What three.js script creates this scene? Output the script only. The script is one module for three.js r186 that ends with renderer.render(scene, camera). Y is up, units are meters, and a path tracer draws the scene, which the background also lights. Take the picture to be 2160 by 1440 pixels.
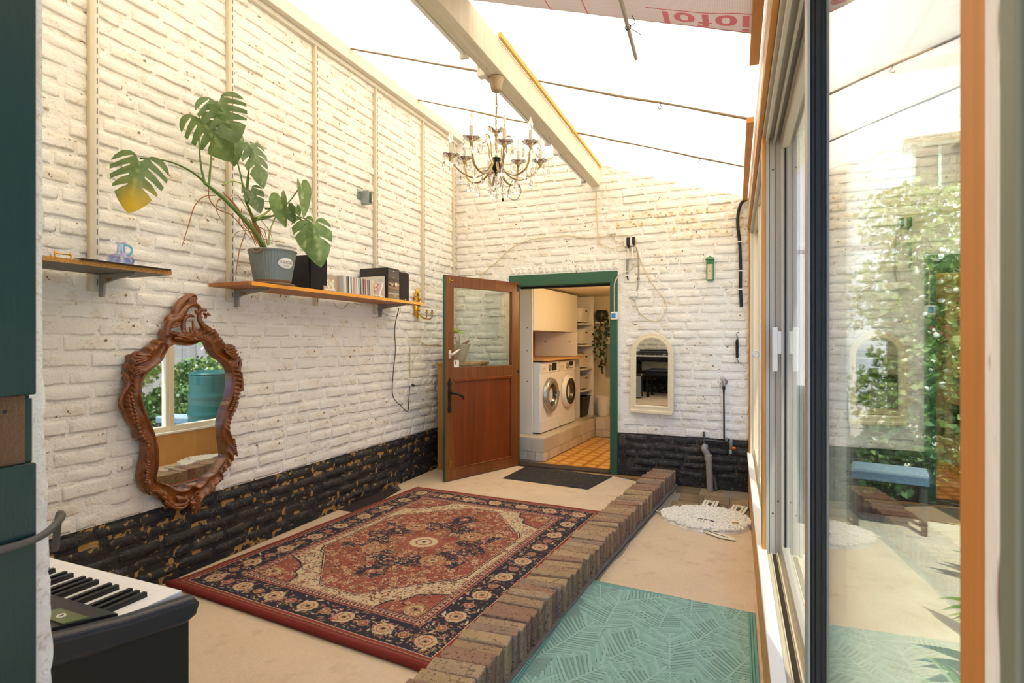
import * as THREE from 'three';
import { mergeGeometries, mergeVertices } from 'three/addons/utils/BufferGeometryUtils.js';
import { RoundedBoxGeometry } from 'three/addons/geometries/RoundedBoxGeometry.js';
import { ImprovedNoise } from 'three/addons/math/ImprovedNoise.js';
import { TessellateModifier } from 'three/addons/modifiers/TessellateModifier.js';
import { RectAreaLightUniformsLib } from 'three/addons/lights/RectAreaLightUniformsLib.js';
import { Sky } from 'three/addons/objects/Sky.js';

// ---------- camera, sky, sun, exposure ----------
const scene = new THREE.Scene();
const FPX = 1150, YAW = Math.atan(471 / FPX), EYE = 1.35;
const camera = new THREE.PerspectiveCamera(2 * Math.atan(720 / FPX) * 180 / Math.PI, 1.5, 0.05, 200);
camera.position.set(0, EYE, 0);
camera.rotation.y = YAW;
camera.focus = 3.6;
camera.userData.fStop = 9;
const renderer = new THREE.WebGLRenderer();
renderer.toneMapping = THREE.LinearToneMapping;
renderer.toneMappingExposure = 0.73;
renderer.shadowMap.enabled = true;
RectAreaLightUniformsLib.init();

const SUN_DIR = new THREE.Vector3(0.12, 0.85, 0.50).normalize();
const sky = new Sky();
sky.scale.setScalar(1000);
sky.material.uniforms.turbidity.value = 8;
sky.material.uniforms.rayleigh.value = 0.28;
sky.material.uniforms.mieCoefficient.value = 0.004;
sky.material.uniforms.mieDirectionalG.value = 0.75;
sky.material.uniforms.sunPosition.value.copy(SUN_DIR);
scene.add(sky);
scene.environmentIntensity = 1.2;
const sun = new THREE.DirectionalLight(new THREE.Color(1.0, 0.93, 0.80), 16.0);
sun.position.copy(SUN_DIR).multiplyScalar(30).add(new THREE.Vector3(-1, 0, -3));
sun.target.position.set(-1, 0, -3);
sun.castShadow = true;
sun.shadow.mapSize.set(4096, 4096);
Object.assign(sun.shadow.camera, { left: -9, right: 9, top: 9, bottom: -9, near: 1, far: 60 });
scene.add(sun, sun.target);

// ---------- helpers ----------
const V = (x, y, z) => new THREE.Vector3(x, y, z);
function rng(seed) { let a = seed >>> 0; return () => { a = (a + 0x6d2b79f5) | 0; let t = Math.imul(a ^ (a >>> 15), 1 | a); t = (t + Math.imul(t ^ (t >>> 7), 61 | t)) ^ t; return ((t ^ (t >>> 14)) >>> 0) / 4294967296; }; }
const R = rng(7);
const rr = (a, b, r = R) => a + (b - a) * r();
const IN = new ImprovedNoise();
const clamp = (x, a = 0, b = 1) => Math.min(b, Math.max(a, x));
const lerp = (a, b, t) => a + (b - a) * t;
const sstep = (a, b, x) => { const t = clamp((x - a) / (b - a)); return t * t * (3 - 2 * t); };
// a direction through a photo pixel, met with a known plane of the room
const SN = Math.sin(YAW), CS = Math.cos(YAW);
function ray(u, v) { const a = (u - 1080) / FPX, b = (720 - v) / FPX; return V(-SN + a * CS, b, -CS - a * SN); }
const onX = (u, v, x) => { const d = ray(u, v), t = x / d.x; return V(x, EYE + t * d.y, t * d.z); };
const onY = (u, v, y) => { const d = ray(u, v), t = (y - EYE) / d.y; return V(t * d.x, y, t * d.z); };
const onZ = (u, v, z) => { const d = ray(u, v), t = z / d.z; return V(t * d.x, EYE + t * d.y, z); };
function project(p) { const dep = -p.x * SN - p.z * CS, r = p.x * CS - p.z * SN; return [1080 + FPX * r / dep, 720 - FPX * (p.y - EYE) / dep, dep]; }

const used = new Map();
function numbered(n) { const k = used.get(n) ?? 0; used.set(n, k + 1); return k ? n + '_' + String(k).padStart(3, '0') : n; }
function tag(o, label, category, group, kind) { o.userData.label = label; o.userData.category = category; if (group) o.userData.group = group; if (kind) o.userData.kind = kind; return o; }
function thing(name, label, category, pos = [0, 0, 0], ry = 0, group, kind) {
  const o = new THREE.Group(); o.name = numbered(name); o.position.set(...(pos.isVector3 ? pos.toArray() : pos)); o.rotation.y = ry; scene.add(o);
  return tag(o, label, category, group, kind);
}
function mk(name, geo, mat, parent, pos, rot) {
  const m = new THREE.Mesh(Array.isArray(geo) ? merge(geo) : geo, mat); m.name = name; m.castShadow = m.receiveShadow = true;
  if (pos) m.position.set(...(pos.isVector3 ? pos.toArray() : pos)); if (rot) m.rotation.set(...rot);
  parent.add(m); return m;
}
function solo(name, geo, mat, label, category, pos, rot, group, kind) { const m = mk(numbered(name), geo, mat, scene, pos, rot); return tag(m, label, category, group, kind); }
function merge(list) {
  const gs = list.map((g) => { let h = g.index ? g.toNonIndexed() : g.clone(); for (const k of Object.keys(h.attributes)) if (!['position', 'normal', 'uv'].includes(k)) h.deleteAttribute(k); if (!h.attributes.uv) h.setAttribute('uv', new THREE.BufferAttribute(new Float32Array(h.attributes.position.count * 2), 2)); return h; });
  return mergeGeometries(gs);
}
function uvm(g, s = 1, ox = 0, oy = 0) { // uv in metres from the dominant face direction
  if (!g.attributes.normal) g.computeVertexNormals();
  const p = g.attributes.position, n = g.attributes.normal, uv = new Float32Array(p.count * 2);
  for (let i = 0; i < p.count; i++) {
    const ax = Math.abs(n.getX(i)), ay = Math.abs(n.getY(i)), az = Math.abs(n.getZ(i)), x = p.getX(i), y = p.getY(i), z = p.getZ(i);
    const [u, v] = ax >= ay && ax >= az ? [z, y] : ay >= az ? [x, z] : [x, y];
    uv[2 * i] = u * s + ox; uv[2 * i + 1] = v * s + oy;
  }
  g.setAttribute('uv', new THREE.BufferAttribute(uv, 2)); return g;
}
// box between two corners; bevel b
function bx(x0, y0, z0, x1, y1, z1, b = 0) {
  const w = Math.abs(x1 - x0), h = Math.abs(y1 - y0), d = Math.abs(z1 - z0);
  b = Math.min(b, w / 2.05, h / 2.05, d / 2.05);
  const g = b > 0 ? new RoundedBoxGeometry(w, h, d, 2, b) : new THREE.BoxGeometry(w, h, d);
  g.translate((x0 + x1) / 2, (y0 + y1) / 2, (z0 + z1) / 2);
  return uvm(g);
}
function tube(pts, r, rad = 8, seg, closed = false) {
  const c = new THREE.CatmullRomCurve3(pts.map((p) => p.isVector3 ? p : V(...p)), closed, 'centripetal');
  return new THREE.TubeGeometry(c, seg ?? Math.max(6, pts.length * 5), r, rad, closed);
}
function taper(pts, radii, rad = 8, seg = 24, flat = 1) { // tube whose radius changes along it
  const c = new THREE.CatmullRomCurve3(pts.map((p) => p.isVector3 ? p : V(...p)), false, 'centripetal');
  const g = new THREE.TubeGeometry(c, seg, 1, rad, false), p = g.attributes.position, q = new THREE.Vector3();
  for (let i = 0; i <= seg; i++) {
    const t = i / seg, k = t * (radii.length - 1), a = Math.floor(Math.min(k, radii.length - 2)), r = lerp(radii[a], radii[a + 1], k - a), o = c.getPointAt(t);
    for (let j = 0; j <= rad; j++) { const id = i * (rad + 1) + j; q.fromBufferAttribute(p, id).sub(o).multiplyScalar(r).add(o); p.setXYZ(id, q.x, q.y, q.z); }
  }
  g.computeVertexNormals(); return g;
}
function cyl(r0, r1, h, seg = 24, y = 0, open = false) { const g = new THREE.CylinderGeometry(r1, r0, h, seg, 1, open); g.translate(0, y + h / 2, 0); return g; }
function lathe(pts, seg = 32) { return new THREE.LatheGeometry(pts.map((p) => new THREE.Vector2(p[0], p[1])), seg); }
function rod(a, b, r, seg = 8) { a = a.isVector3 ? a : V(...a); b = b.isVector3 ? b : V(...b); const d = b.clone().sub(a), g = new THREE.CylinderGeometry(r, r, d.length(), seg); g.applyQuaternion(new THREE.Quaternion().setFromUnitVectors(V(0, 1, 0), d.normalize())); g.translate((a.x + b.x) / 2, (a.y + b.y) / 2, (a.z + b.z) / 2); return g; }
function ext(pts, depth, bevel = 0, seg = 2) { const s = pts instanceof THREE.Shape ? pts : new THREE.Shape(pts.map((p) => new THREE.Vector2(p[0], p[1]))); return new THREE.ExtrudeGeometry(s, { depth: depth - 2 * bevel, bevelEnabled: bevel > 0, bevelSize: bevel, bevelThickness: bevel, bevelSegments: seg, curveSegments: 24 }).translate(0, 0, bevel); }

// ---------- textures ----------
function hash2(x, y, s) { let h = Math.imul(x, 374761393) + Math.imul(y, 668265263) + Math.imul(s, 982451653) | 0; h = Math.imul(h ^ (h >>> 13), 1274126177); return ((h ^ (h >>> 16)) >>> 0) / 4294967296; }
function vn(x, y, p, s) { // periodic value noise
  const ix = Math.floor(x), iy = Math.floor(y), fx = x - ix, fy = y - iy, u = fx * fx * (3 - 2 * fx), w = fy * fy * (3 - 2 * fy), m = (k) => ((k % p) + p) % p;
  const a = hash2(m(ix), m(iy), s), b = hash2(m(ix + 1), m(iy), s), c = hash2(m(ix), m(iy + 1), s), d = hash2(m(ix + 1), m(iy + 1), s);
  return a + (b - a) * u + (c - a) * w + (a - b - c + d) * u * w;
}
function fbm(u, v, p, s, oct = 4) { let a = 0.5, t = 0, n = 0; for (let i = 0; i < oct; i++) { t += a * vn(u * p, v * p, p, s + i * 17); n += a; a *= 0.5; p *= 2; } return t / n; }
function dtex(w, h, fn, srgb = true) {
  const d = new Uint8Array(w * h * 4);
  for (let y = 0; y < h; y++) for (let x = 0; x < w; x++) { const c = fn((x + 0.5) / w, (y + 0.5) / h), o = (y * w + x) * 4; if (typeof c === 'number') { d[o] = d[o + 1] = d[o + 2] = clamp(c) * 255; } else { d[o] = clamp(c[0], 0, 255); d[o + 1] = clamp(c[1], 0, 255); d[o + 2] = clamp(c[2], 0, 255); } d[o + 3] = 255; }
  const t = new THREE.DataTexture(d, w, h); t.magFilter = THREE.LinearFilter; t.minFilter = THREE.LinearMipmapLinearFilter; t.wrapS = t.wrapT = THREE.RepeatWrapping; t.colorSpace = srgb ? THREE.SRGBColorSpace : THREE.NoColorSpace; t.needsUpdate = true; return t;
}
function rep(t, sx, sy = sx, ox = 0, oy = 0) { const c = t.clone(); c.repeat.set(sx, sy); c.offset.set(ox, oy); c.needsUpdate = true; return c; }
function ctex(w, h, draw, srgb = true) { const c = document.createElement('canvas'); c.width = w; c.height = h; draw(c.getContext('2d'), w, h); const t = new THREE.CanvasTexture(c); t.wrapS = t.wrapT = THREE.RepeatWrapping; t.magFilter = THREE.LinearFilter; t.colorSpace = srgb ? THREE.SRGBColorSpace : THREE.NoColorSpace; return t; }
const mix3 = (a, b, t) => [lerp(a[0], b[0], t), lerp(a[1], b[1], t), lerp(a[2], b[2], t)];
function Mt(color, rough = 0.6, o = {}) { const P = ['clearcoat', 'transmission', 'sheen', 'ior', 'thickness', 'specularIntensity', 'iridescence', 'clearcoatRoughness', 'attenuationColor'].some((k) => k in o); return new (P ? THREE.MeshPhysicalMaterial : THREE.MeshStandardMaterial)({ color, roughness: rough, ...o }); }

const T = {};
T.plaster = dtex(512, 512, (u, v) => 0.45 * fbm(u, v, 10, 1, 5) + 0.35 * fbm(u, v, 34, 5, 4) + 0.2 * Math.pow(fbm(u, v, 70, 9, 2), 2), false);
T.white = dtex(1024, 1024, (u, v) => {
  const big = fbm(u, v, 4, 11, 5), med = fbm(u, v, 18, 21, 4), sp = fbm(u, v, 60, 31, 2), fine = fbm(u, v, 180, 35, 2);
  let c = mix3([238, 231, 216], [247, 243, 234], big);
  c = mix3(c, [224, 208, 180], 0.4 * sstep(0.58, 0.8, med));
  c = mix3(c, [206, 188, 158], 0.5 * sstep(0.66, 0.76, fine) * sstep(0.45, 0.6, med));
  c = mix3(c, [112, 76, 46], 0.8 * sstep(0.81, 0.83, sp) * sstep(0.55, 0.65, med));
  return c;
});
T.black = dtex(512, 512, (u, v) => {
  const a = fbm(u, v, 6, 41, 5), b = fbm(u, v, 22, 51, 4), f = fbm(u, v, 80, 61, 2);
  let c = mix3([30, 29, 29], [62, 58, 54], sstep(0.4, 0.75, a));
  c = mix3(c, [140, 128, 112], 0.55 * sstep(0.62, 0.72, f) * sstep(0.45, 0.6, b));
  c = mix3(c, [176, 138, 80], 0.9 * sstep(0.69, 0.71, b) * sstep(0.52, 0.58, a));
  return c;
});
T.blackMortar = dtex(512, 512, (u, v) => {
  const a = fbm(u, v, 7, 71, 5), b = fbm(u, v, 24, 81, 4);
  let c = mix3([34, 32, 31], [58, 53, 47], a);
  return mix3(c, [186, 142, 76], 0.95 * sstep(0.56, 0.585, b) * sstep(0.47, 0.53, a));
});
T.blackClean = dtex(512, 512, (u, v) => {
  const a = fbm(u, v, 6, 43, 5), b = fbm(u, v, 22, 53, 4), f = fbm(u, v, 80, 63, 2);
  let c = mix3([30, 28, 27], [66, 60, 54], sstep(0.4, 0.75, a));
  return mix3(c, [132, 118, 100], 0.6 * sstep(0.6, 0.72, f) * sstep(0.42, 0.6, b));
});
T.felt = dtex(512, 512, (u, v) => { const a = fbm(u, v, 5, 91, 4), f = fbm(u, v, 90, 95, 3), s = vn(u * 256, v * 64, 64, 97); let c = mix3([210, 185, 151], [232, 211, 180], 0.55 * a + 0.3 * f + 0.15 * s); return mix3(c, [150, 118, 84], 0.12 * sstep(0.6, 0.8, fbm(u, v, 14, 99, 5))); });
T.fine = dtex(256, 256, (u, v) => 0.5 * fbm(u, v, 40, 101, 3) + 0.5 * vn(u * 128, v * 128, 128, 103), false);
function wood(a, b, c, seed, ny = 5, knots = 0) { return dtex(512, 512, (u, v) => { const w = fbm(u, v, 3, seed, 3), g = vn((u + 0.06 * w) * 48, v * ny, 48, seed + 3), f = vn(u * 200, v * ny * 3, 200, seed + 5), l = Math.pow(vn((u + 0.1 * w) * 14, v * 2, 14, seed + 7), 1.5); let k = mix3(a, b, clamp(0.45 * g + 0.25 * f + 0.45 * l)); k = mix3(k, c, 0.4 * sstep(0.7, 0.95, f) * g); if (knots) k = mix3(k, c, sstep(0.8, 0.9, fbm(u, v, 4, seed + 9, 2))); return k; }); }
T.pine = wood([190, 124, 48], [218, 158, 78], [146, 90, 32], 111, 3);
T.door = wood([96, 52, 20], [138, 80, 32], [66, 34, 12], 131, 3);
T.oak = wood([188, 140, 84], [214, 170, 114], [156, 108, 60], 151, 4);
T.ply = wood([196, 140, 76], [216, 164, 98], [160, 108, 56], 171, 2);
T.carved = wood([92, 47, 13], [158, 88, 26], [52, 26, 8], 191, 4);
T.old = wood([214, 205, 184], [234, 228, 212], [150, 134, 108], 211, 3);
T.chip = dtex(256, 256, (u, v) => mix3([150, 98, 42], [216, 164, 88], fbm(u, v, 60, 231, 2)));
T.stain = dtex(512, 512, (u, v) => { const a = fbm(u, v, 5, 241, 5), f = fbm(u, v, 40, 245, 3); return 0.25 + 0.5 * a + 0.25 * f; }, false);

const M = {};
M.brickWhite = Mt(0xffffff, 0.62, { map: rep(T.white, 1 / 1.3), bumpMap: rep(T.plaster, 1 / 0.34), bumpScale: 0.0055, vertexColors: true });
M.mortarWhite = Mt(0xffffff, 0.7, { map: rep(T.white, 1 / 1.3), bumpMap: rep(T.plaster, 1 / 0.34), bumpScale: 0.009 });
M.brickBlack = Mt(0xffffff, 0.55, { map: rep(T.black, 1 / 0.7), bumpMap: rep(T.plaster, 1 / 0.3), bumpScale: 0.008, vertexColors: true });
M.mortarBlack = Mt(0xffffff, 0.75, { map: rep(T.blackMortar, 1 / 0.8), bumpMap: rep(T.plaster, 1 / 0.3), bumpScale: 0.01 });
T.stained = dtex(512, 512, (u, v) => { const a = fbm(u, v, 5, 15, 5), b = fbm(u, v, 24, 25, 4); let c = mix3([236, 226, 204], [246, 240, 228], a); c = mix3(c, [206, 164, 92], 0.5 * sstep(0.5, 0.66, b)); return mix3(c, [140, 104, 58], 0.5 * sstep(0.69, 0.76, b)); });
M.brickStained = Mt(0xffffff, 0.65, { map: rep(T.stained, 1 / 0.6), bumpMap: rep(T.plaster, 1 / 0.34), bumpScale: 0.007, vertexColors: true });
M.brickBlackClean = Mt(0xffffff, 0.55, { map: rep(T.blackClean, 1 / 0.7), bumpMap: rep(T.plaster, 1 / 0.3), bumpScale: 0.008, vertexColors: true });
M.mortarBlackClean = Mt(0xffffff, 0.75, { map: rep(T.blackClean, 1 / 0.7), bumpMap: rep(T.plaster, 1 / 0.3), bumpScale: 0.01 });
M.brickGrey = Mt(0xffffff, 0.7, { map: rep(T.white, 1 / 1.3), bumpMap: rep(T.plaster, 1 / 0.3), bumpScale: 0.006 });
M.felt = Mt(0xffffff, 0.95, { map: rep(T.felt, 1 / 1.1), bumpMap: rep(T.fine, 1 / 0.16), bumpScale: 0.003 });
M.pine = Mt(0xffffff, 0.5, { map: rep(T.pine, 2, 1) });
M.door = Mt(0xffffff, 0.38, { map: rep(T.door, 1.4, 0.7) });
M.oak = Mt(0xffffff, 0.5, { map: rep(T.oak, 2, 1) });
M.ply = Mt(0xffffff, 0.6, { map: rep(T.ply, 0.7, 1.4) });
M.chip = Mt(0xffffff, 0.8, { map: rep(T.chip, 4) });
M.honey = Mt(0xeea02c, 0.35);
M.green = Mt(0x2c5a40, 0.42, { bumpMap: rep(T.plaster, 3), bumpScale: 0.0012 });
M.greenDark = Mt(0x0b2c28, 0.4, { bumpMap: rep(T.plaster, 4, 1), bumpScale: 0.001 });
M.whitePaint = Mt(0xf1ebdd, 0.5);
M.cream = Mt(0xefe4cb, 0.45);
M.alu = Mt(0xbdb6a6, 0.5, { metalness: 0.15 });
M.aluGrey = Mt(0x9d9a92, 0.45, { metalness: 0.3 });
M.bronze = Mt(0x2e2822, 0.7);
M.steel = Mt(0xb8b8b4, 0.35, { metalness: 0.85 });
M.dark = Mt(0x181614, 0.55);
M.black = Mt(0x0d0d0d, 0.55);
M.brass = Mt(0xb08a3c, 0.32, { metalness: 0.9 });
M.gold = Mt(0xd9a83a, 0.28, { metalness: 0.9 });
M.iron = Mt(0x26221e, 0.5, { metalness: 0.4 });
M.glass = Mt(0xf4f8f4, 0.0, { transmission: 1, thickness: 0, ior: 1.52 });
M.crystal = Mt(0xffffff, 0.0, { transmission: 1, thickness: 0.01, ior: 1.55 });
M.mirror = Mt(0xe9ece8, 0.015, { metalness: 1 });
M.grey = Mt(0x8d8b84, 0.5);
M.plastic = Mt(0xe9e4d6, 0.4);

// ---------- room shell ----------
const XL = -2.96, ZB = -5.54, XR = 0.11, ZN = -0.56;
const roofY = (x) => 2.70 + (0.08 - x) * 0.345;

// pillow-shaped painted brick: x along the course, y up, z out of the wall, back buried 12 mm
function brickGeo(L, h, out, seed, soft = 0.012, tone = 1, warm = 0) {
  const r = rng(seed), us = [0, 0.025, 0.07, 0.2, 0.36, 0.52, 0.68, 0.82, 0.93, 0.975, 1], vs = [0, 0.07, 0.2, 0.45, 0.7, 0.9, 1], nx = us.length, ny = vs.length, pos = [], uv = [], idx = [], col = [];
  const ox = r() * 9, oy = r() * 9, tilt = rr(-0.35, 0.35, r), lean = rr(-0.9, 0.1, r);
  for (let j = 0; j < ny; j++) for (let i = 0; i < nx; i++) {
    const u = us[i], v = vs[j], n1 = IN.noise(u * 3.2 + ox, v * 1.6 + oy, seed * 0.37), n2 = IN.noise(u * 9 + ox, v * 4 + oy, seed * 0.71 + 4);
    const wob = 0.006, x = (u - 0.5) * L + (i === 0 || i === nx - 1 ? wob * IN.noise(v * 4, seed, 1.5) : 0), y = (v - 0.5) * h + wob * IN.noise(u * 5 + ox, seed * 0.3, v) * 1.2;
    const ex = Math.min(u, 1 - u) * L, ey = v < 0.5 ? v * h * 1.9 : (1 - v) * h * 0.8, e = Math.min(sstep(0, soft, ex), sstep(0, soft, ey));
    const z = -0.012 + e * (out + 0.012 + out * (tilt * (u - 0.5) + lean * (v - 0.5)) + 0.006 * n1 + 0.0038 * n2);
    pos.push(x, y, z); uv.push(u * L + ox, v * h + oy); const t = tone; col.push(t, t * (1 - 0.01 * warm), t * (1 - 0.035 * warm));
  }
  for (let j = 0; j < ny - 1; j++) for (let i = 0; i < nx - 1; i++) { const a = j * nx + i, b = a + 1, c = a + nx, d = c + 1; idx.push(a, b, d, a, d, c); }
  const g = new THREE.BufferGeometry(); g.setAttribute('position', new THREE.Float32BufferAttribute(pos, 3)); g.setAttribute('uv', new THREE.Float32BufferAttribute(uv, 2)); g.setAttribute('color', new THREE.Float32BufferAttribute(col, 3)); g.setIndex(idx); g.computeVertexNormals(); return g;
}
const PITCH = 0.0795, BL = 0.236, BH = 0.0775;
const stretchers = [], headers = [], blackS = [], blackH = [];
for (let k = 0; k < 14; k++) { const r = rng(300 + k); stretchers.push(brickGeo(BL - 0.002, BH, rr(0.002, 0.0085, r), 100 + k, rr(0.008, 0.015, r), rr(0.93, 1, r), rr(0, 1, r))); blackS.push(brickGeo(BL - 0.004, BH - 0.003, rr(0.007, 0.017, r), 200 + k, rr(0.014, 0.022, r), rr(0.8, 1.1, r), 0.3)); }
for (let k = 0; k < 6; k++) { const r = rng(400 + k); headers.push(brickGeo(0.112, BH, rr(0.002, 0.008, r), 500 + k, 0.016, rr(0.93, 1, r), rr(0, 1, r))); blackH.push(brickGeo(0.110, BH - 0.003, rr(0.007, 0.016, r), 600 + k, 0.016, rr(0.8, 1.1, r), 0.3)); }

// lays a wall of bricks in local (s, y); keep() leaves openings out; the bricks nearest to the doorway are parts of their own
function layBricks(parent, s0, s1, y1, band, seed, keep, most, dark = M.brickBlack, stained) {
  const r = rng(seed), list = []; parent.updateMatrixWorld(true);
  let course = 0;
  for (let y = PITCH / 2 + 0.03; y < y1; y += PITCH, course++) {
    let s = s0 - (course % 2 ? BL / 2 : 0) + rr(-0.05, 0.05, r);
    while (s < s1) {
      const head = r() < 0.13, len = head ? 0.114 : BL * rr(0.92, 1.06, r), mid = s + len / 2, black = y < band, a0 = Math.max(s, s0), a1 = Math.min(s + len, s1);
      s += len;
      if (a1 - a0 < 0.035) continue;
      const m2 = (a0 + a1) / 2;
      if (!keep(m2, y, a1 - a0)) { r(); r(); r(); continue; }
      const set = black ? (head ? blackH : blackS) : (head ? headers : stretchers), g = set[Math.floor(r() * set.length)], base = head ? 0.114 : BL;
      list.push({ g, black, p: V(m2, y + rr(-0.003, 0.003, r), rr(-0.003, 0.003, r)), sx: (a1 - a0) / base * (r() < 0.5 ? 1 : 1), rz: rr(-0.012, 0.012, r) });
    }
  }
  const inv = new THREE.Vector3();
  for (const b of list) { inv.copy(b.p).applyMatrix4(parent.matrixWorld); const [u, v, d] = project(inv); b.d = d > 0 && u > -30 && u < 2190 && v > -30 && v < 1470 ? d : 99 + d; }
  list.sort((a, b) => a.d - b.d);
  const rest = { white: [], black: [] }, mt = new THREE.Matrix4(), q = new THREE.Quaternion(), eu = new THREE.Euler();
  list.forEach((b, i) => {
    const stain = stained?.(b.p.x, b.p.y);
    q.setFromEuler(eu.set(0, 0, b.rz));
    if (i < most || stain) { const m = mk('brick', b.g, stain ? M.brickStained : b.black ? dark : M.brickWhite, parent, b.p); m.scale.x = b.sx; m.rotation.z = b.rz; }
    else { mt.compose(b.p, q, V(b.sx, 1, 1)); rest[b.black ? 'black' : 'white'].push(b.g.clone().applyMatrix4(mt)); }
  });
  for (const [k, gs] of Object.entries(rest)) if (gs.length) mk(k === 'white' ? 'far_bricks' : 'far_dark_bricks', mergeGeometries(gs), k === 'white' ? M.brickWhite : dark, parent).userData.kind = 'stuff';
}
const BAND = 0.4275;
// left wall
{
  const w = thing('wall_left', 'long white painted brick wall with a black painted base', 'wall', [XL, 0, 0], Math.PI / 2, undefined, 'structure');
  mk('mortar', bx(-0.2, BAND, -0.22, 5.95, 3.95, 0), M.mortarWhite, w);
  mk('dark_mortar', bx(-0.2, -0.25, -0.22, 5.95, BAND, 0.002), M.mortarBlack, w);
  layBricks(w, 0.55, 5.54, 3.74, BAND, 11, () => true, 300);
}
// back wall with the doorway
const DX0 = -2.297, DX1 = -1.107, DH = 2.07;
{
  const w = thing('wall_back', 'white painted brick end wall around the laundry doorway', 'wall', [0, 0, ZB], 0, undefined, 'structure');
  mk('mortar', [bx(XL - 0.2, BAND, -0.2, DX0, 4.0, 0), bx(DX1, BAND, -0.2, 0.28, 4.0, 0), bx(DX0, DH, -0.2, DX1, 4.0, 0)], M.mortarWhite, w);
  mk('dark_mortar', [bx(XL - 0.2, -0.25, -0.2, DX0, BAND, 0.002), bx(DX1, -0.25, -0.2, 0.28, BAND, 0.002)], M.mortarBlackClean, w);
  layBricks(w, XL, 0.12, 3.8, BAND, 23, (s, y, l) => y < roofY(s) + 0.05 && !(y < DH + 0.09 && s + l / 2 > DX0 + 0.005 && s - l / 2 < DX1 - 0.005), 255, M.brickBlackClean, (x, y) => y > 2.36 && y < 2.66 && x > -1.05 && x < 0.05 && y > 2.42 + 0.12 * Math.sin(x * 5) && IN.noise(x * 4, y * 9, 2) > -0.25);
  // soldier course over the door frame
  for (let k = 0; k < 18; k++) { const m = mk('brick', headers[k % 6], M.brickWhite, w, [DX0 + 0.035 + k * 0.0662, DH + 0.048, 0.001]); m.rotation.z = Math.PI / 2; m.scale.x = 0.8; }
}
// near wall, left of the camera's doorway: seen in the arched mirror
{
  const w = thing('wall_near', 'white painted brick wall behind the keyboard', 'wall', [0, 0, ZN], Math.PI, undefined, 'structure');
  mk('mortar', [bx(1.10, BAND, -0.18, 2.96, 3.9, 0), bx(0.985, 2.25, -0.18, 1.12, 3.9, 0)], M.mortarWhite, w);
  mk('dark_mortar', bx(1.10, -0.25, -0.18, 2.96, BAND, 0.002), M.mortarBlack, w);
  mk('head_wall', bx(-0.28, 2.25, -0.16, 0.99, 3.6, 0), M.mortarWhite, w);
  layBricks(w, 1.10, 2.95, 3.5, BAND, 31, () => true, 0);
  // rough plastered brick edge of the reveal
  { const g = new THREE.BoxGeometry(0.16, 1.75, 0.19, 8, 150, 10), p = g.attributes.position; for (let i = 0; i < p.count; i++) { const x = p.getX(i), y = p.getY(i), z = p.getZ(i), yy = y + 0.8, side = x < -0.05 ? 1 : 0, n = IN.noise(3, y * 9, z * 7) * 0.014 + IN.noise(7, y * 26, z * 20) * 0.007 + IN.noise(1, y * 70, z * 55) * 0.003, j = Math.exp(-Math.pow((((yy / 0.083) % 1) - 0.5) / 0.09, 2)) * 0.008 * (0.4 + 0.6 * (IN.noise(5, Math.floor(yy / 0.083) * 3.3, 2) > 0 ? 1 : 0)); p.setXYZ(i, x + side * (n + j - sstep(1.45, 0.75, yy) * 0.036), y, z + (z > 0.05 ? n * 0.8 : 0)); } g.computeVertexNormals(); mk('plastered_edge', uvm(mergeVertices(g)), M.brickGrey, w, [1.20, 0.8, -0.088]); }
}
// floors
{
  const f = thing('floor', 'concrete floor slab below the carpets', 'floor', [0, 0, 0], 0, undefined, 'structure');
  mk('slab', bx(-3.16, -0.3, -5.7, 0.28, -0.058, 1.6), Mt(0x8f8676, 0.9), f);
  mk('raised_slab', bx(-2.96, -0.06, -5.56, -0.95, -0.004, -0.4), Mt(0x6f675b, 0.9, { bumpMap: rep(T.plaster, 2), bumpScale: 0.004 }), f);
  // worn stone slabs beside the drain pipe
  const stone = [0xb59a74, 0xa58b68, 0xc0a57e, 0x94805f].map((c) => Mt(c, 0.85, { bumpMap: rep(T.plaster, 2.4), bumpScale: 0.02, map: rep(T.stain, 2) }));
  const r = rng(5);
  for (let j = 0; j < 4; j++) for (let i = 0; i < 3; i++) { const x0 = -0.52 + i * 0.215 + (j % 2) * 0.05, z0 = -5.53 + j * 0.255; mk('paving_stone', bx(x0 + 0.004, -0.09, z0 + 0.005, Math.min(x0 + 0.211, 0.108), -0.055 + rr(-0.006, 0.008, r), z0 + 0.25, 0.008), stone[Math.floor(r() * 4)], f); }
}
// ceiling: translucent foil sagging between the battens
const SEAMS = [-5.56, -4.59, -3.58, -2.57, -1.57, -0.55, 0.5, 1.6];
function foil(x0, x1, z0, z1, drop, nx = 30, nz = 16, seed = 1) {
  const pos = [], uv = [], idx = [];
  for (let j = 0; j <= nz; j++) for (let i = 0; i <= nx; i++) {
    const a = i / nx, b = j / nz, x = lerp(x0, x1, a), z = lerp(z0, z1, b), hold = sstep(0, 0.3, Math.min(Math.abs(x + 2.9), Math.abs(x + 1.33), Math.abs(x - 0.09))), sag = hold * drop * Math.pow(Math.sin(Math.PI * b), 0.7), wr = hold * (0.012 * IN.noise(x * 2.4, z * 2.2, seed) + 0.008 * IN.noise(x * 7, z * 2.5, seed + 5)) * Math.sin(Math.PI * b);
    pos.push(x, roofY(x) - sag - wr, z); uv.push(x, -z);
  }
  for (let j = 0; j < nz; j++) for (let i = 0; i < nx; i++) { const p = j * (nx + 1) + i, q = p + nx + 1; idx.push(p, p + 1, q + 1, p, q + 1, q); }
  const g = new THREE.BufferGeometry(); g.setAttribute('position', new THREE.Float32BufferAttribute(pos, 3)); g.setAttribute('uv', new THREE.Float32BufferAttribute(uv, 2)); g.setIndex(idx); g.computeVertexNormals(); return g;
}
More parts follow.
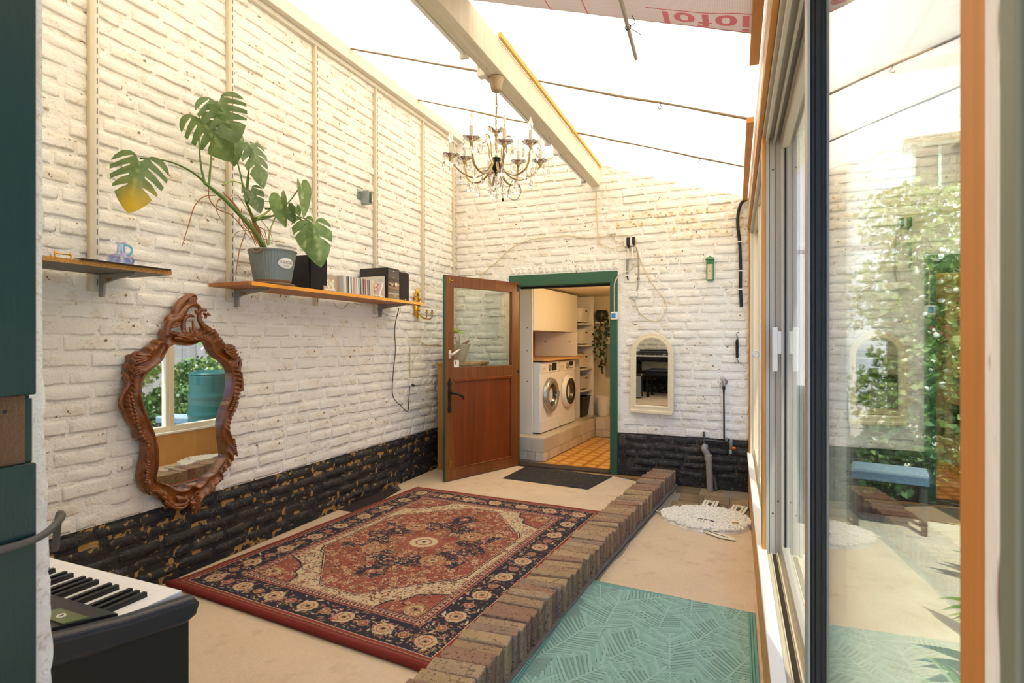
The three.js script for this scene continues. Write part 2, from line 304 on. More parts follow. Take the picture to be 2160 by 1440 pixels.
// the foil: fine woven grid, thin red guide lines and pale red print
T.foil = ctex(1024, 1024, (c, w, h) => {
  c.fillStyle = '#fff0d5'; c.fillRect(0, 0, w, h);
  c.strokeStyle = 'rgba(214,196,170,0.55)'; c.lineWidth = 1; for (let k = 0; k < w; k += 8) { c.beginPath(); c.moveTo(k, 0); c.lineTo(k, h); c.moveTo(0, k); c.lineTo(w, k); c.stroke(); }
  c.strokeStyle = 'rgba(226,150,140,0.75)'; c.lineWidth = 3; for (const k of [360, 372, 640, 652]) { c.beginPath(); c.moveTo(k, 0); c.lineTo(k, h); c.stroke(); }
  c.save(); c.translate(500, 520); c.rotate(Math.PI / 2); c.strokeStyle = 'rgba(226,160,150,0.6)'; c.lineWidth = 3; c.font = 'bold 130px sans-serif'; c.textAlign = 'center'; c.strokeText('miofol', 0, 40); c.restore();
});
T.foilPrint = ctex(1024, 512, (c, w, h) => {
  c.fillStyle = '#e6dedb'; c.fillRect(0, 0, w, h);
  c.strokeStyle = 'rgba(160,150,150,0.35)'; c.lineWidth = 1; for (let k = 0; k < w; k += 7) { c.beginPath(); c.moveTo(k, 0); c.lineTo(k, h); c.moveTo(0, k); c.lineTo(w, k); c.stroke(); }
  c.strokeStyle = '#c76a72'; c.lineWidth = 5; for (const x of [330, 470, 610]) { c.beginPath(); c.moveTo(x, 0); c.lineTo(x + 30, h); c.stroke(); } c.lineWidth = 6; for (const y of [5, 118]) { c.beginPath(); c.moveTo(690, y); c.lineTo(w, y); c.stroke(); }
  c.save(); c.translate(930, 62); c.scale(-1, 1); c.fillStyle = '#d0747c'; c.font = 'bold 128px sans-serif'; c.textAlign = 'center'; c.textBaseline = 'middle'; c.fillText('miofol', 0, 0); c.restore();
});
M.foil = Mt(0xffffff, 1.0, { map: rep(T.foil, 1 / 1.2), transmission: 0.62, thickness: 0, side: THREE.DoubleSide });
M.foilPrint = Mt(0xe6e2e6, 1.0, { map: T.foilPrint, transmission: 0.2, thickness: 0, side: THREE.DoubleSide });
{
  const c = thing('ceiling', 'sloping translucent white foil roof sagging between battens', 'ceiling', [0, 0, 0], 0, undefined, 'structure');
  for (let k = 0; k < SEAMS.length - 1; k++) mk('foil_sheet', foil(XL - 0.1, 0.42, SEAMS[k], SEAMS[k + 1], 0.05, 34, 14, k + 1), M.foil, c);
  const batten = Mt(0x8f7a5c, 0.9);
  for (const z of SEAMS.slice(1, 6)) { const pts = []; for (let i = 0; i <= 24; i++) { const x = lerp(-2.9, 0.1, i / 24); pts.push(V(x, roofY(x) - 0.006 + 0.009 * IN.noise(x * 3, z, 2), z + 0.022 * IN.noise(x * 1.7, z, 7))); } mk('roof_batten', tube(pts, 0.0085, 5, 60), batten, c); }
}
{ // second layer of printed foil hanging just past the last batten
  const g = foil(-1.28, 0.085, -2.56, -1.9, 0.03, 30, 10, 9), p = g.attributes.position, uv = [];
  for (let i = 0; i < p.count; i++) { p.setY(i, p.getY(i) - 0.032 - 0.006 * Math.abs(IN.noise(p.getX(i) * 9, 3, 1))); uv.push(clamp((p.getX(i) + 1.28) / 1.365, 0.001, 0.999), clamp((-p.getZ(i) - 1.9) / 0.66, 0.001, 0.999)); }
  g.setAttribute('uv', new THREE.Float32BufferAttribute(uv, 2)); g.computeVertexNormals();
  solo('foil_strip', g, M.foilPrint, 'greyish foil strip with large red print and a mesh of threads hanging under the roof', 'foil', undefined, undefined, undefined);
}
// roof timbers
solo('trim_1', [bx(XL + 0.005, 3.62, -5.54, -2.875, 3.755, 1.5, 0.006), bx(XL, 3.585, -5.54, -2.925, 3.62, 1.5, 0.004)], Mt(0xffffff, 0.7, { map: rep(T.old, 3, 0.6) }), 'weathered cream plank where the roof meets the long brick wall', 'plank', undefined, undefined, undefined, 'structure');
solo('ceiling_beam', bx(-1.385, 2.948, -5.54, -1.285, 3.13, 1.5, 0.006), Mt(0xffffff, 0.6, { map: rep(T.old, 2.2, 0.5), color: 0xfffaf0 }), 'white painted beam running the length of the roof', 'beam', undefined, undefined, undefined, 'structure');
solo('wood_strip', bx(-1.284, 3.125, -5.5, -1.262, 3.158, -2.92, 0.003), Mt(0xd2ab55, 0.6), 'thin yellowish wood strip along the top of the white beam', 'strip');
solo('roof_lath', bx(0.062, 2.655, -5.52, 0.104, 2.69, -3.55, 0.003), M.pine, 'orange wooden lath at the roof edge above the far window', 'lath');
solo('roof_lath', bx(0.062, 2.655, -2.82, 0.104, 2.69, -1.2, 0.003), M.pine, 'short orange wooden lath beside the printed foil strip', 'lath');

// ---------- window wall ----------
{
  const w = thing('wall_right', 'low plywood wall and white fascia around the windows', 'wall', [0, 0, 0], 0, undefined, 'structure');
  mk('plywood_panel', bx(XR, -0.07, -5.53, XR + 0.018, 0.3, -0.5, 0.002), M.ply, w);
  mk('core', bx(XR + 0.018, -0.3, -5.6, 0.28, 0.27, -0.45), Mt(0xcfc6b4, 0.8), w);
  mk('fascia', bx(0.118, 2.40, -5.54, 0.28, 2.74, -0.4), M.whitePaint, w);
  mk('near_end', bx(0.2, -0.3, -0.5, 0.28, 2.74, -0.3), M.whitePaint, w);
}
solo('trim_2', bx(0.101, 0.296, -5.53, 0.145, 0.318, -0.56, 0.003), Mt(0xf3f0e8, 0.35), 'white strip along the edge of the window sill', 'trim', undefined, undefined, undefined, 'structure');
solo('trim_3', bx(0.104, 2.385, -5.53, 0.126, 2.44, -0.5, 0.003), M.pine, 'orange wooden batten along the window heads', 'trim', undefined, undefined, undefined, 'structure');
solo('window_track', [bx(0.145, 0.27, -5.53, 0.285, 0.297, -0.5), bx(0.163, 0.29, -2.98, 0.167, 0.308, -0.56), bx(0.19, 0.29, -2.98, 0.194, 0.31, -0.56), bx(0.205, 0.29, -2.98, 0.212, 0.312, -0.56), bx(0.242, 0.29, -2.98, 0.25, 0.312, -0.56)], Mt(0xffffff, 0.5, { map: rep(T.old, 6, 1), color: 0xf2ede0 }), 'worn cream sliding window track on the sill', 'track');
solo('track_dirt', bx(0.169, 0.2972, -2.98, 0.186, 0.302, -0.56), Mt(0x3a2c1e, 0.95, { bumpMap: rep(T.plaster, 9), bumpScale: 0.006 }), 'dark dirt packed in the sliding window track', 'dirt');
function post(z0, z1) { return [bx(0.14, 0.297, z0, 0.156, 2.40, z1, 0.002), bx(0.158, 0.297, z0 - 0.004, 0.184, 2.40, z1 - 0.006, 0.002), bx(0.186, 0.297, z0, 0.21, 2.40, z1 - 0.012, 0.002), bx(0.21, 0.297, z0, 0.28, 2.40, z1 - 0.03)]; }
// far window
{
  const w = thing('window_1', 'far fixed window with cream frames beside the brick end wall', 'window', [0, 0, 0], 0, undefined, 'structure');
  mk('jamb', [bx(0.128, 0.297, -5.535, 0.15, 2.385, -5.46, 0.003), bx(0.15, 0.297, -5.535, 0.2, 2.385, -5.43, 0.003), bx(0.2, 0.297, -5.535, 0.27, 2.385, -5.40, 0.003)], M.cream, w);
  mk('wood_jamb', bx(0.115, 0.3, -5.538, 0.128, 2.385, -5.5, 0.002), M.pine, w);
  mk('mullion', [bx(0.155, 0.33, -4.36, 0.245, 2.35, -4.30, 0.004), bx(0.165, 0.33, -4.30, 0.235, 2.35, -4.265, 0.003)], M.cream, w);
  mk('bottom_rail', bx(0.16, 0.31, -5.42, 0.24, 0.375, -3.12, 0.004), M.cream, w);
  mk('head', [bx(0.126, 2.345, -5.45, 0.27, 2.40, -3.1, 0.003), bx(0.15, 2.325, -5.42, 0.17, 2.35, -3.1), bx(0.2, 2.325, -5.42, 0.22, 2.35, -3.1)], M.alu, w);
  mk('pane', bx(0.198, 0.36, -5.41, 0.202, 2.34, -4.35), M.glass, w);
  mk('pane', bx(0.198, 0.36, -4.28, 0.202, 2.34, -3.12), M.glass, w);
}
// sliding window nearest to the doorway
{
  const w = thing('window_2', 'sliding aluminium window reflecting the room', 'window', [0, 0, 0], 0, undefined, 'structure');
  mk('post', post(-3.1, -2.985), M.alu, w);
  mk('wood_post', bx(0.124, 0.3, -3.1, 0.14, 2.385, -2.98, 0.002), M.pine, w);
  mk('head', [bx(0.126, 2.36, -3.0, 0.28, 2.40, -0.5, 0.003), bx(0.14, 2.33, -2.99, 0.152, 2.37, -0.5), bx(0.172, 2.325, -2.99, 0.182, 2.37, -0.5), bx(0.20, 2.325, -2.99, 0.21, 2.37, -0.5), bx(0.236, 2.325, -2.99, 0.246, 2.37, -0.5)], M.alu, w);
  mk('outer_sash', [bx(0.205, 0.312, -2.975, 0.245, 2.335, -2.93, 0.003), bx(0.205, 0.312, -1.56, 0.245, 2.335, -1.50, 0.003), bx(0.207, 0.312, -2.95, 0.243, 0.36, -1.52, 0.003), bx(0.207, 2.28, -2.95, 0.243, 2.335, -1.52, 0.003)], M.alu, w);
  mk('gasket', bx(0.2195, 0.35, -2.932, 0.2305, 2.3, -2.92), M.black, w);
  mk('pane', bx(0.223, 0.35, -2.935, 0.227, 2.3, -1.54), M.glass, w);
  mk('inner_sash', [bx(0.156, 0.312, -1.50, 0.162, 2.335, -1.44, 0.001), bx(0.164, 0.312, -1.5, 0.198, 0.352, -0.55, 0.003), bx(0.164, 2.29, -1.5, 0.198, 2.335, -0.55, 0.003)], M.aluGrey, w); mk('stile', bx(0.1625, 0.312, -1.50, 0.2, 2.335, -1.447, 0.002), M.bronze, w);
  mk('gasket', [bx(0.1645, 0.34, -1.446, 0.171, 2.31, -1.4425, 0.001), bx(0.1735, 0.34, -1.446, 0.186, 2.31, -1.441, 0.001)], M.black, w);
  mk('gasket', bx(0.1985, 0.312, -1.52, 0.206, 2.335, -1.49, 0.001), M.black, w);
  mk('pane', bx(0.1785, 0.345, -1.449, 0.1815, 2.3, -0.53), M.glass, w); mk('pane', bx(0.1885, 0.345, -1.449, 0.1915, 2.3, -0.53), M.glass, w);
  mk('handle', [bx(0.166, 1.205, -2.965, 0.19, 1.42, -2.925, 0.004), bx(0.19, 1.29, -2.96, 0.206, 1.40, -2.93, 0.003)], Mt(0xd9d4c6, 0.35), w);
  mk('screw', rod([0.172, 0.50, -2.9855], [0.172, 0.50, -2.989], 0.004), M.iron, w); mk('screw', rod([0.196, 0.56, -2.991], [0.196, 0.56, -2.998], 0.004), M.iron, w); mk('screw', rod([0.172, 2.2, -2.9855], [0.172, 2.2, -2.989], 0.004), M.iron, w);
}
solo('ring_bolt', [new THREE.TorusGeometry(0.018, 0.005, 8, 20).translate(0.115, 1.275, -3.6), rod([0.135, 1.275, -3.6], [0.175, 1.275, -3.6], 0.004), bx(0.135, 1.23, -3.61, 0.145, 1.45, -3.59, 0.002)], Mt(0xd8d8d2, 0.35, { metalness: 0.5 }), 'small metal ring bolt on the far window frame', 'bolt');

// ---------- the camera's doorway ----------
{
  const d = thing('trim_4', 'pine edge and weathered white post at the end of the sliding window', 'door post', [0, 0, 0], 0, undefined, 'structure');
  mk('pine_post', bx(0.155, -0.1, -0.505, 0.2, 2.4, -0.457, 0.003), Mt(0xe2cdb2, 0.6, { map: rep(T.pine, 6, 1) }), d);
  mk('white_post', bx(0.153, -0.1, -0.456, 0.2, 2.4, -0.425, 0.004), Mt(0xffffff, 0.8, { map: rep(dtex(256, 1024, (u, v) => { const a = fbm(u, v, 3, 801, 4), s = vn(u * 6, v * 24, 24, 805), f = fbm(u, v, 20, 809, 3); let c = mix3([214, 204, 182], [232, 226, 210], f); c = mix3(c, [92, 74, 54], 0.85 * sstep(0.55, 0.66, 0.6 * a + 0.4 * s)); return mix3(c, [120, 70, 34], 0.8 * sstep(0.66, 0.72, f) * sstep(0.45, 0.6, s)); }), 12, 0.7), bumpMap: rep(T.plaster, 6, 2), bumpScale: 0.003 }), d);
  mk('door_edge', [bx(0.150, -0.1, -0.4245, 0.2, 2.4, -0.402, 0.003), bx(0.154, -0.1, -0.402, 0.2, 2.4, -0.3, 0.004)], Mt(0x6f7158, 0.55), d);
}
{
  const d = thing('trim_5', 'dark green painted door jamb with a chipped lock mortise', 'door jamb', [0, 0, 0], 0, undefined, 'structure');
  mk('jamb', [bx(-1.06, 1.268, -0.502, -1.0, 2.4, -0.40, 0.003), bx(-1.06, -0.1, -0.502, -1.0, 1.163, -0.40, 0.003), bx(-1.06, 1.16, -0.502, -1.02, 1.27, -0.40)], M.greenDark, d);
  mk('raw_mortise', bx(-1.05, 1.163, -0.492, -1.008, 1.268, -0.41, 0.002), Mt(0xffffff, 0.9, { map: rep(T.old, 7, 3), color: 0x6b5238, bumpMap: rep(T.plaster, 8), bumpScale: 0.006 }), d);
  mk('mortise_lip', bx(-1.05, 1.163, -0.502, -1.012, 1.262, -0.4925, 0.001), M.greenDark, d);
  mk('screw_hole', rod([-1.009, 1.245, -0.465], [-1.0075, 1.245, -0.465], 0.003), M.black, d);
}

// ---------- floor coverings ----------
function sheet(pts, y0, th, b = 0.002) { const g = ext(pts.map(([x, z]) => [x, -z]), th, Math.min(b, th / 2.2), 1); g.rotateX(-Math.PI / 2); g.translate(0, y0, 0); g.computeVertexNormals(); return uvm(g); }
const curbR = [[-5.53, -0.535], [-4.6, -0.635], [-3.98, -0.70], [-3.33, -0.768], [-2.74, -0.82], [-2.3, -0.855], [-1.9, -0.885], [-0.6, -0.955]];
const curbL = [[-5.53, -0.755], [-4.6, -0.85], [-3.82, -0.935], [-3.4, -0.97], [-2.65, -1.03], [-2.2, -1.072], [-1.8, -1.105], [-0.6, -1.175]];
const along = (list, z) => { for (let i = 0; i < list.length - 1; i++) { const [z0, x0] = list[i], [z1, x1] = list[i + 1]; if (z <= z1) return lerp(x0, x1, (z - z0) / (z1 - z0)); } return list.at(-1)[1]; };
{
  const pts = [[-2.93, -0.57], [-1.16, -0.57]]; for (let z = -0.7; z > -5.36; z -= 0.12) pts.push([along(curbL, z) - 0.012 + 0.008 * IN.noise(z * 6, 1, 3), z]);
  pts.push([-1.12, -5.42], [-1.3, -5.44], [-2.1, -5.47], [-2.6, -5.5], [-2.93, -5.5], [-2.93, -4.32], [-2.80, -4.20], [-2.82, -4.07], [-2.93, -4.05]);
  solo('carpet', sheet(pts, -0.003, 0.009), M.felt, 'beige felt carpet on the raised floor under the patterned rug', 'carpet');
  const lo = [[0.108, -4.42], [-0.1, -4.62], [-0.42, -4.66], [-0.58, -4.62]]; for (let z = -4.5; z < -0.6; z += 0.13) lo.push([along(curbR, z) + 0.045 + 0.022 * IN.noise(z * 4, 2, 5), z]); lo.push([-0.9, -0.57], [0.108, -0.57]);
  solo('carpet', sheet(lo, -0.058, 0.008), M.felt, 'beige felt carpet on the lower floor along the plywood wall', 'carpet');
  solo('floor_strip', sheet([[-2.93, -3.5], [-2.72, -3.5], [-2.80, -4.16], [-2.93, -4.24]], 0.0065, 0.004), Mt(0x2b2725, 0.8, { bumpMap: rep(T.plaster, 4), bumpScale: 0.003 }), 'black strip of floor felt beside the black brick base', 'strip');
}
// brick kerb: bricks on edge between the two floor levels
{
  const k = thing('brick_kerb', 'step of old bricks set on edge between raised floor and lower floor', 'step');
  T.oldBrick = dtex(512, 512, (u, v) => { const a = fbm(u, v, 6, 301, 5), b = fbm(u, v, 30, 305, 3), f = fbm(u, v, 90, 309, 2); let c = mix3([176, 168, 158], [242, 236, 226], 0.5 * a + 0.5 * b); c = mix3(c, [96, 88, 80], 0.55 * sstep(0.6, 0.75, b)); return mix3(c, [244, 238, 226], 0.6 * sstep(0.74, 0.8, f)); });
  const tones = [0xc0a384, 0xcbb08a, 0xb39a88, 0xd0b68e, 0xc4aa88, 0xb8937c, 0xccb294].map((c) => Mt(c, 0.8, { map: rep(T.oldBrick, 3), bumpMap: rep(T.plaster, 5), bumpScale: 0.008 }));
  const geos = []; for (let i = 0; i < 9; i++) { const g = new RoundedBoxGeometry(0.218, 0.158, 0.073, 4, 0.006), p = g.attributes.position; for (let j = 0; j < p.count; j++) { const x = p.getX(j), y = p.getY(j), z = p.getZ(j), n = IN.noise(x * 16 + i * 5, y * 18, z * 18 + i), m = IN.noise(x * 40, y * 40 + i * 3, z * 40); p.setXYZ(j, x + n * 0.009 + m * 0.002, y + n * 0.006 + m * 0.003, z + n * 0.005 + m * 0.002); } g.computeVertexNormals(); geos.push(uvm(g, 1, i * 0.37, i * 0.61)); }
  const r = rng(55);
  for (let z = -5.50; z < -0.6;) { const xl = along(curbL, z), xr = along(curbR, z), w = rr(0.82, 1.12, r); const m = mk('brick', geos[Math.floor(r() * 9)], tones[Math.floor(r() * tones.length)], k, [(xl + xr) / 2 + rr(-0.006, 0.006, r), 0.031 + rr(-0.009, 0.007, r), z + 0.037 * w], [rr(-0.02, 0.02, r), 0.08 + rr(-0.05, 0.05, r), rr(-0.025, 0.025, r)]); m.scale.set(rr(0.98, 1.03, r), 1, w); z += 0.0735 * w + 0.003; }
  const L = [], Rr = []; for (let z = -5.53; z < -0.58; z += 0.15) { L.push([along(curbL, z) + 0.008, z]); Rr.push([along(curbR, z) - 0.006, z]); }
  mk('mortar', sheet([...L, ...Rr.reverse()], -0.058, 0.142, 0.002), Mt(0x9a8c76, 0.95, { bumpMap: rep(T.plaster, 5), bumpScale: 0.006 }), k);
  const o = [], i2 = []; for (let z = -5.5; z < -0.58; z += 0.13) { o.push([along(curbR, z) + 0.018 + 0.012 * IN.noise(z * 7, 3, 3), z]); i2.push([along(curbR, z) - 0.03, z]); }
  mk('mortar_foot', sheet([...o, ...i2.reverse()], -0.06, 0.028, 0.006), Mt(0x7a7167, 0.95, { bumpMap: rep(T.plaster, 5), bumpScale: 0.008 }), k);
}
// patterned rug
T.rug = ctex(1240, 1640, (c, W, H) => {
  const r = rng(9), red = '#96503f', navy = '#2b2734', cream = '#cfb994', tan = '#b08a5e', pink = '#b87c68', wine = '#743029', rose = '#a8604e';
  const dot = (x, y, s, col) => { c.fillStyle = col; c.beginPath(); c.arc(x, y, s, 0, 7); c.fill(); };
  const flower = (x, y, s, a = 8, cols = [cream, rose, navy, tan]) => { for (let k = 0; k < a; k++) { const t = k / a * Math.PI * 2; dot(x + Math.cos(t) * s * 0.68, y + Math.sin(t) * s * 0.68, s * 0.34, cols[0]); } dot(x, y, s * 0.66, cols[1]); for (let k = 0; k < a; k++) { const t = (k + 0.5) / a * Math.PI * 2; dot(x + Math.cos(t) * s * 0.42, y + Math.sin(t) * s * 0.42, s * 0.13, cols[0]); } dot(x, y, s * 0.34, cols[3]); dot(x, y, s * 0.18, cols[2]); };
  const leaf = (x, y, a, l, col) => { c.save(); c.translate(x, y); c.rotate(a); c.fillStyle = col; c.beginPath(); c.moveTo(0, 0); c.quadraticCurveTo(l * 0.5, -l * 0.4, l, 0); c.quadraticCurveTo(l * 0.5, l * 0.28, 0, 0); c.fill(); c.restore(); };
  const vine = (x, y, n, col, st, s = 9, pal) => { c.strokeStyle = col; c.lineWidth = 2; c.beginPath(); c.moveTo(x, y); let a = r() * 7; for (let i = 0; i < n; i++) { a += (r() - 0.5) * 1.6; x += Math.cos(a) * st; y += Math.sin(a) * st; c.lineTo(x, y); if (r() < 0.8) leaf(x, y, a + (r() - 0.5) * 3, s + r() * 6, (pal ?? [cream, tan, navy, pink, col])[Math.floor(r() * 5)]); } c.stroke(); };
  c.fillStyle = '#8d3a30'; c.fillRect(0, 0, W, H);
  const ring = (m, col) => { c.fillStyle = col; c.fillRect(m, m, W - 2 * m, H - 2 * m); };
  ring(14, wine); ring(24, tan); ring(28, '#8a3a30'); ring(44, cream); ring(47, navy);
  // main border: rosettes and curling leaves
  const B0 = 47, B1 = 178, mid = (B0 + B1) / 2;
  const bor = (x, y, k, hor) => { if (k % 2) flower(x, y, 21, 9, [k % 4 === 1 ? pink : tan, wine, cream, rose]); else flower(x, y, 37, 12, ['#cbb089', rose, navy, tan]); for (let q = 0; q < 9; q++) { const a = r() * 7, d = 30 + r() * 32; leaf(x + Math.cos(a) * d, clamp(y + Math.sin(a) * d * 0.8, hor ? y - 52 : 0, hor ? y + 52 : 9999), a + 1.2, 17 + r() * 14, [tan, rose, '#8c8a66', cream, pink][Math.floor(r() * 5)]); } };
  const nx = 13, ny = 17; for (let k = 0; k < nx; k++) for (const y of [mid, H - mid]) bor(lerp(mid, W - mid, k / (nx - 1)), y, k, true); for (let k = 1; k < ny - 1; k++) for (const x of [mid, W - mid]) bor(x, lerp(mid, H - mid, k / (ny - 1)), k, false);
  for (let k = 0; k < 1900; k++) { const s = Math.floor(r() * 4), t = r(), d = lerp(B0 + 8, B1 - 6, r()), x = s < 2 ? lerp(B0, W - B0, t) : s === 2 ? d : W - d, y = s < 2 ? (s ? d : H - d) : lerp(B0, H - B0, t); leaf(x, y, r() * 7, 9 + r() * 10, [tan, rose, pink, cream, '#77754f'][Math.floor(r() * 5)]); }
  const inner = (m, col) => { c.fillStyle = col; c.fillRect(m, m, W - 2 * m, 3); c.fillRect(m, H - m - 3, W - 2 * m, 3); c.fillRect(m, m, 3, H - 2 * m); c.fillRect(W - m - 3, m, 3, H - 2 * m); };
  // field
  const F = 214; c.fillStyle = rose; c.fillRect(B1, B1, W - 2 * B1, H - 2 * B1); c.fillStyle = navy; c.fillRect(B1 + 6, B1 + 6, W - 2 * B1 - 12, H - 2 * B1 - 12); c.fillStyle = pink; c.fillRect(B1 + 10, B1 + 10, W - 2 * B1 - 20, H - 2 * B1 - 20);
  for (let k = 0; k < 420; k++) { const s = k % 4, t = (k >> 2) / 105, d = B1 + 22; const x = s < 2 ? lerp(B1, W - B1, t) : s === 2 ? d : W - d, y = s < 2 ? (s ? d : H - d) : lerp(B1, H - B1, t); dot(x, y, 7, (k >> 2) % 2 ? wine : cream); dot(x, y, 3, navy); }
  c.fillStyle = cream; c.fillRect(F, F, W - 2 * F, H - 2 * F); inner(F - 4, navy); inner(F + 4, rose);
  // cream spandrels with vines
  for (let k = 0; k < 520; k++) { const x = rr(F + 12, W - F - 12, r), y = rr(F + 12, H - F - 12, r); vine(x, y, 6, [rose, navy, tan, wine, '#7b7a58'][k % 5], 13, 12, [rose, tan, navy, wine, '#7b7a58']); }
  for (const [sx, sy] of [[0, 0], [1, 0], [0, 1], [1, 1]]) { c.save(); c.translate(sx ? W - F : F, sy ? H - F : F); c.scale(sx ? -1 : 1, sy ? -1 : 1); const q = new THREE.Vector2(); c.fillStyle = navy; c.beginPath(); c.moveTo(2, 2); c.lineTo(196, 2); c.lineTo(176, 70); c.lineTo(136, 92); c.lineTo(118, 150); c.lineTo(76, 176); c.lineTo(2, 206); c.fill(); c.fillStyle = '#96503f'; c.beginPath(); c.moveTo(6, 6); c.lineTo(188, 6); c.lineTo(168, 64); c.lineTo(128, 86); c.lineTo(110, 142); c.lineTo(70, 168); c.lineTo(6, 196); c.fill(); flower(52, 52, 44, 10, [tan, cream, navy, rose]); for (let k = 0; k < 26; k++) leaf(rr(10, 150, r), rr(10, 110, r), r() * 7, 14 + r() * 8, [cream, tan, navy, pink][k % 4]); c.restore(); }
  // red hexagon field
  const hex = (k, col) => { const x0 = F + 26 + k, x1 = W - F - 26 - k, y0 = F + 40 + k, y1 = H - F - 40 - k, cx = W / 2; c.fillStyle = col; c.beginPath(); const st = [[cx - 90, y0], [cx + 90, y0], [cx + 120, y0 + 34], [x1 - 60, y0 + 250], [x1 - 30, y0 + 262], [x1, y0 + 320], [x1, y1 - 320], [x1 - 30, y1 - 262], [x1 - 60, y1 - 250], [cx + 120, y1 - 34], [cx + 90, y1], [cx - 90, y1], [cx - 120, y1 - 34], [x0 + 60, y1 - 250], [x0 + 30, y1 - 262], [x0, y1 - 320], [x0, y0 + 320], [x0 + 30, y0 + 262], [x0 + 60, y0 + 250], [cx - 120, y0 + 34]]; st.forEach((p, i) => i ? c.lineTo(...p) : c.moveTo(...p)); c.closePath(); c.fill(); return st; };
  hex(0, navy); hex(5, cream); hex(9, wine); hex(13, '#96503f');
  c.save(); hex(13, '#96503f'); c.clip();
  for (let k = 0; k < 900; k++) { const x = rr(F + 30, W - F - 30, r), y = rr(F + 50, H - F - 50, r); vine(x, y, 4, [navy, cream, tan, '#7d7a5c', pink, '#b5604c', wine][k % 7], 13, 12, [cream, tan, navy, '#c9a888', wine]); if (k % 4 === 0) flower(x, y, 10 + r() * 6, 6, [cream, rose, navy, tan]); }
  for (const [x, y] of [[W / 2, H * 0.275], [W / 2, H * 0.725]]) { for (let k = 0; k < 14; k++) leaf(x, y, k / 14 * 6.283, 74, navy); for (let k = 0; k < 28; k++) leaf(x + Math.cos(k) * 36, y + Math.sin(k) * 36, k, 24, k % 2 ? navy : wine); dot(x, y, 24, rose); dot(x, y, 12, cream); }
  for (const [x, y] of [[W * 0.27, H * 0.4], [W * 0.73, H * 0.4], [W * 0.27, H * 0.6], [W * 0.73, H * 0.6]]) for (let k = 0; k < 5; k++) leaf(x, y, k * 0.7 + (x > W / 2 ? 2 : 0), 58, navy);
  c.restore();
  // medallion
  const cx = W / 2, cy = H / 2;
  c.fillStyle = navy; c.beginPath(); for (let k = 0; k <= 64; k++) { const t = k / 64 * Math.PI * 2, q = 1 + 0.14 * Math.cos(4 * t) + 0.07 * Math.cos(12 * t); c.lineTo(cx + Math.cos(t) * 268 * q, cy + Math.sin(t) * 278 * q); } c.fill();
  c.fillStyle = '#8f5a44'; c.beginPath(); for (let k = 0; k <= 64; k++) { const t = k / 64 * Math.PI * 2, q = 1 + 0.16 * Math.cos(8 * t); c.lineTo(cx + Math.cos(t) * 176 * q, cy + Math.sin(t) * 184 * q); } c.fill();
  for (let k = 0; k < 1300; k++) { const t = r() * 6.283, d = 110 + Math.sqrt(r()) * 200; leaf(cx + Math.cos(t) * d, cy + Math.sin(t) * d, t + r() * 3, 10 + r() * 14, [tan, cream, rose, '#96503f', navy, '#843f33', navy][k % 7]); }
  for (let k = 0; k < 4; k++) { const t = k * Math.PI / 2 + Math.PI / 4; flower(cx + Math.cos(t) * 226, cy + Math.sin(t) * 230, 56, 12, [tan, rose, navy, cream]); }
  for (let k = 0; k < 8; k++) { const t = k / 8 * 6.283; leaf(cx + Math.cos(t) * 70, cy + Math.sin(t) * 70, t, 96, k % 2 ? '#9c4434' : '#c08a66'); }
  flower(cx, cy, 104, 16, ['#9c5a44', '#b98a58', navy, cream]); flower(cx, cy, 64, 14, [cream, '#96503f', navy, cream]); dot(cx, cy, 18, wine); dot(cx, cy, 10, cream);
  // dense small florals over field, medallion and spandrels
  for (let k = 0; k < 5200; k++) { const x = rr(F + 8, W - F - 8, r), y = rr(F + 8, H - F - 8, r), d = Math.hypot((x - cx) / 1, (y - cy) / 1.05); if (d < 70) continue; leaf(x, y, r() * 7, 8 + r() * 9, d < 300 ? [rose, '#8a4438', navy, tan, '#96503f', navy, cream][k % 7] : [cream, '#8a4438', tan, navy, rose, '#6f6c50', wine][k % 7]); }
  for (let k = 0; k < 260; k++) { const x = rr(F + 16, W - F - 16, r), y = rr(F + 16, H - F - 16, r); if (Math.hypot(x - cx, y - cy) > 110) flower(x, y, 9 + r() * 5, 6, [[cream, rose, navy, tan], [tan, wine, cream, navy], [rose, cream, wine, tan]][k % 3]); }
  flower(cx, cy, 60, 14, [cream, '#96503f', navy, cream]);
  // wool speckle
  for (let k = 0; k < 26000; k++) { c.fillStyle = r() < 0.5 ? 'rgba(30,14,12,0.16)' : 'rgba(236,206,170,0.15)'; c.fillRect(r() * W, r() * H, 3, 2); }
});
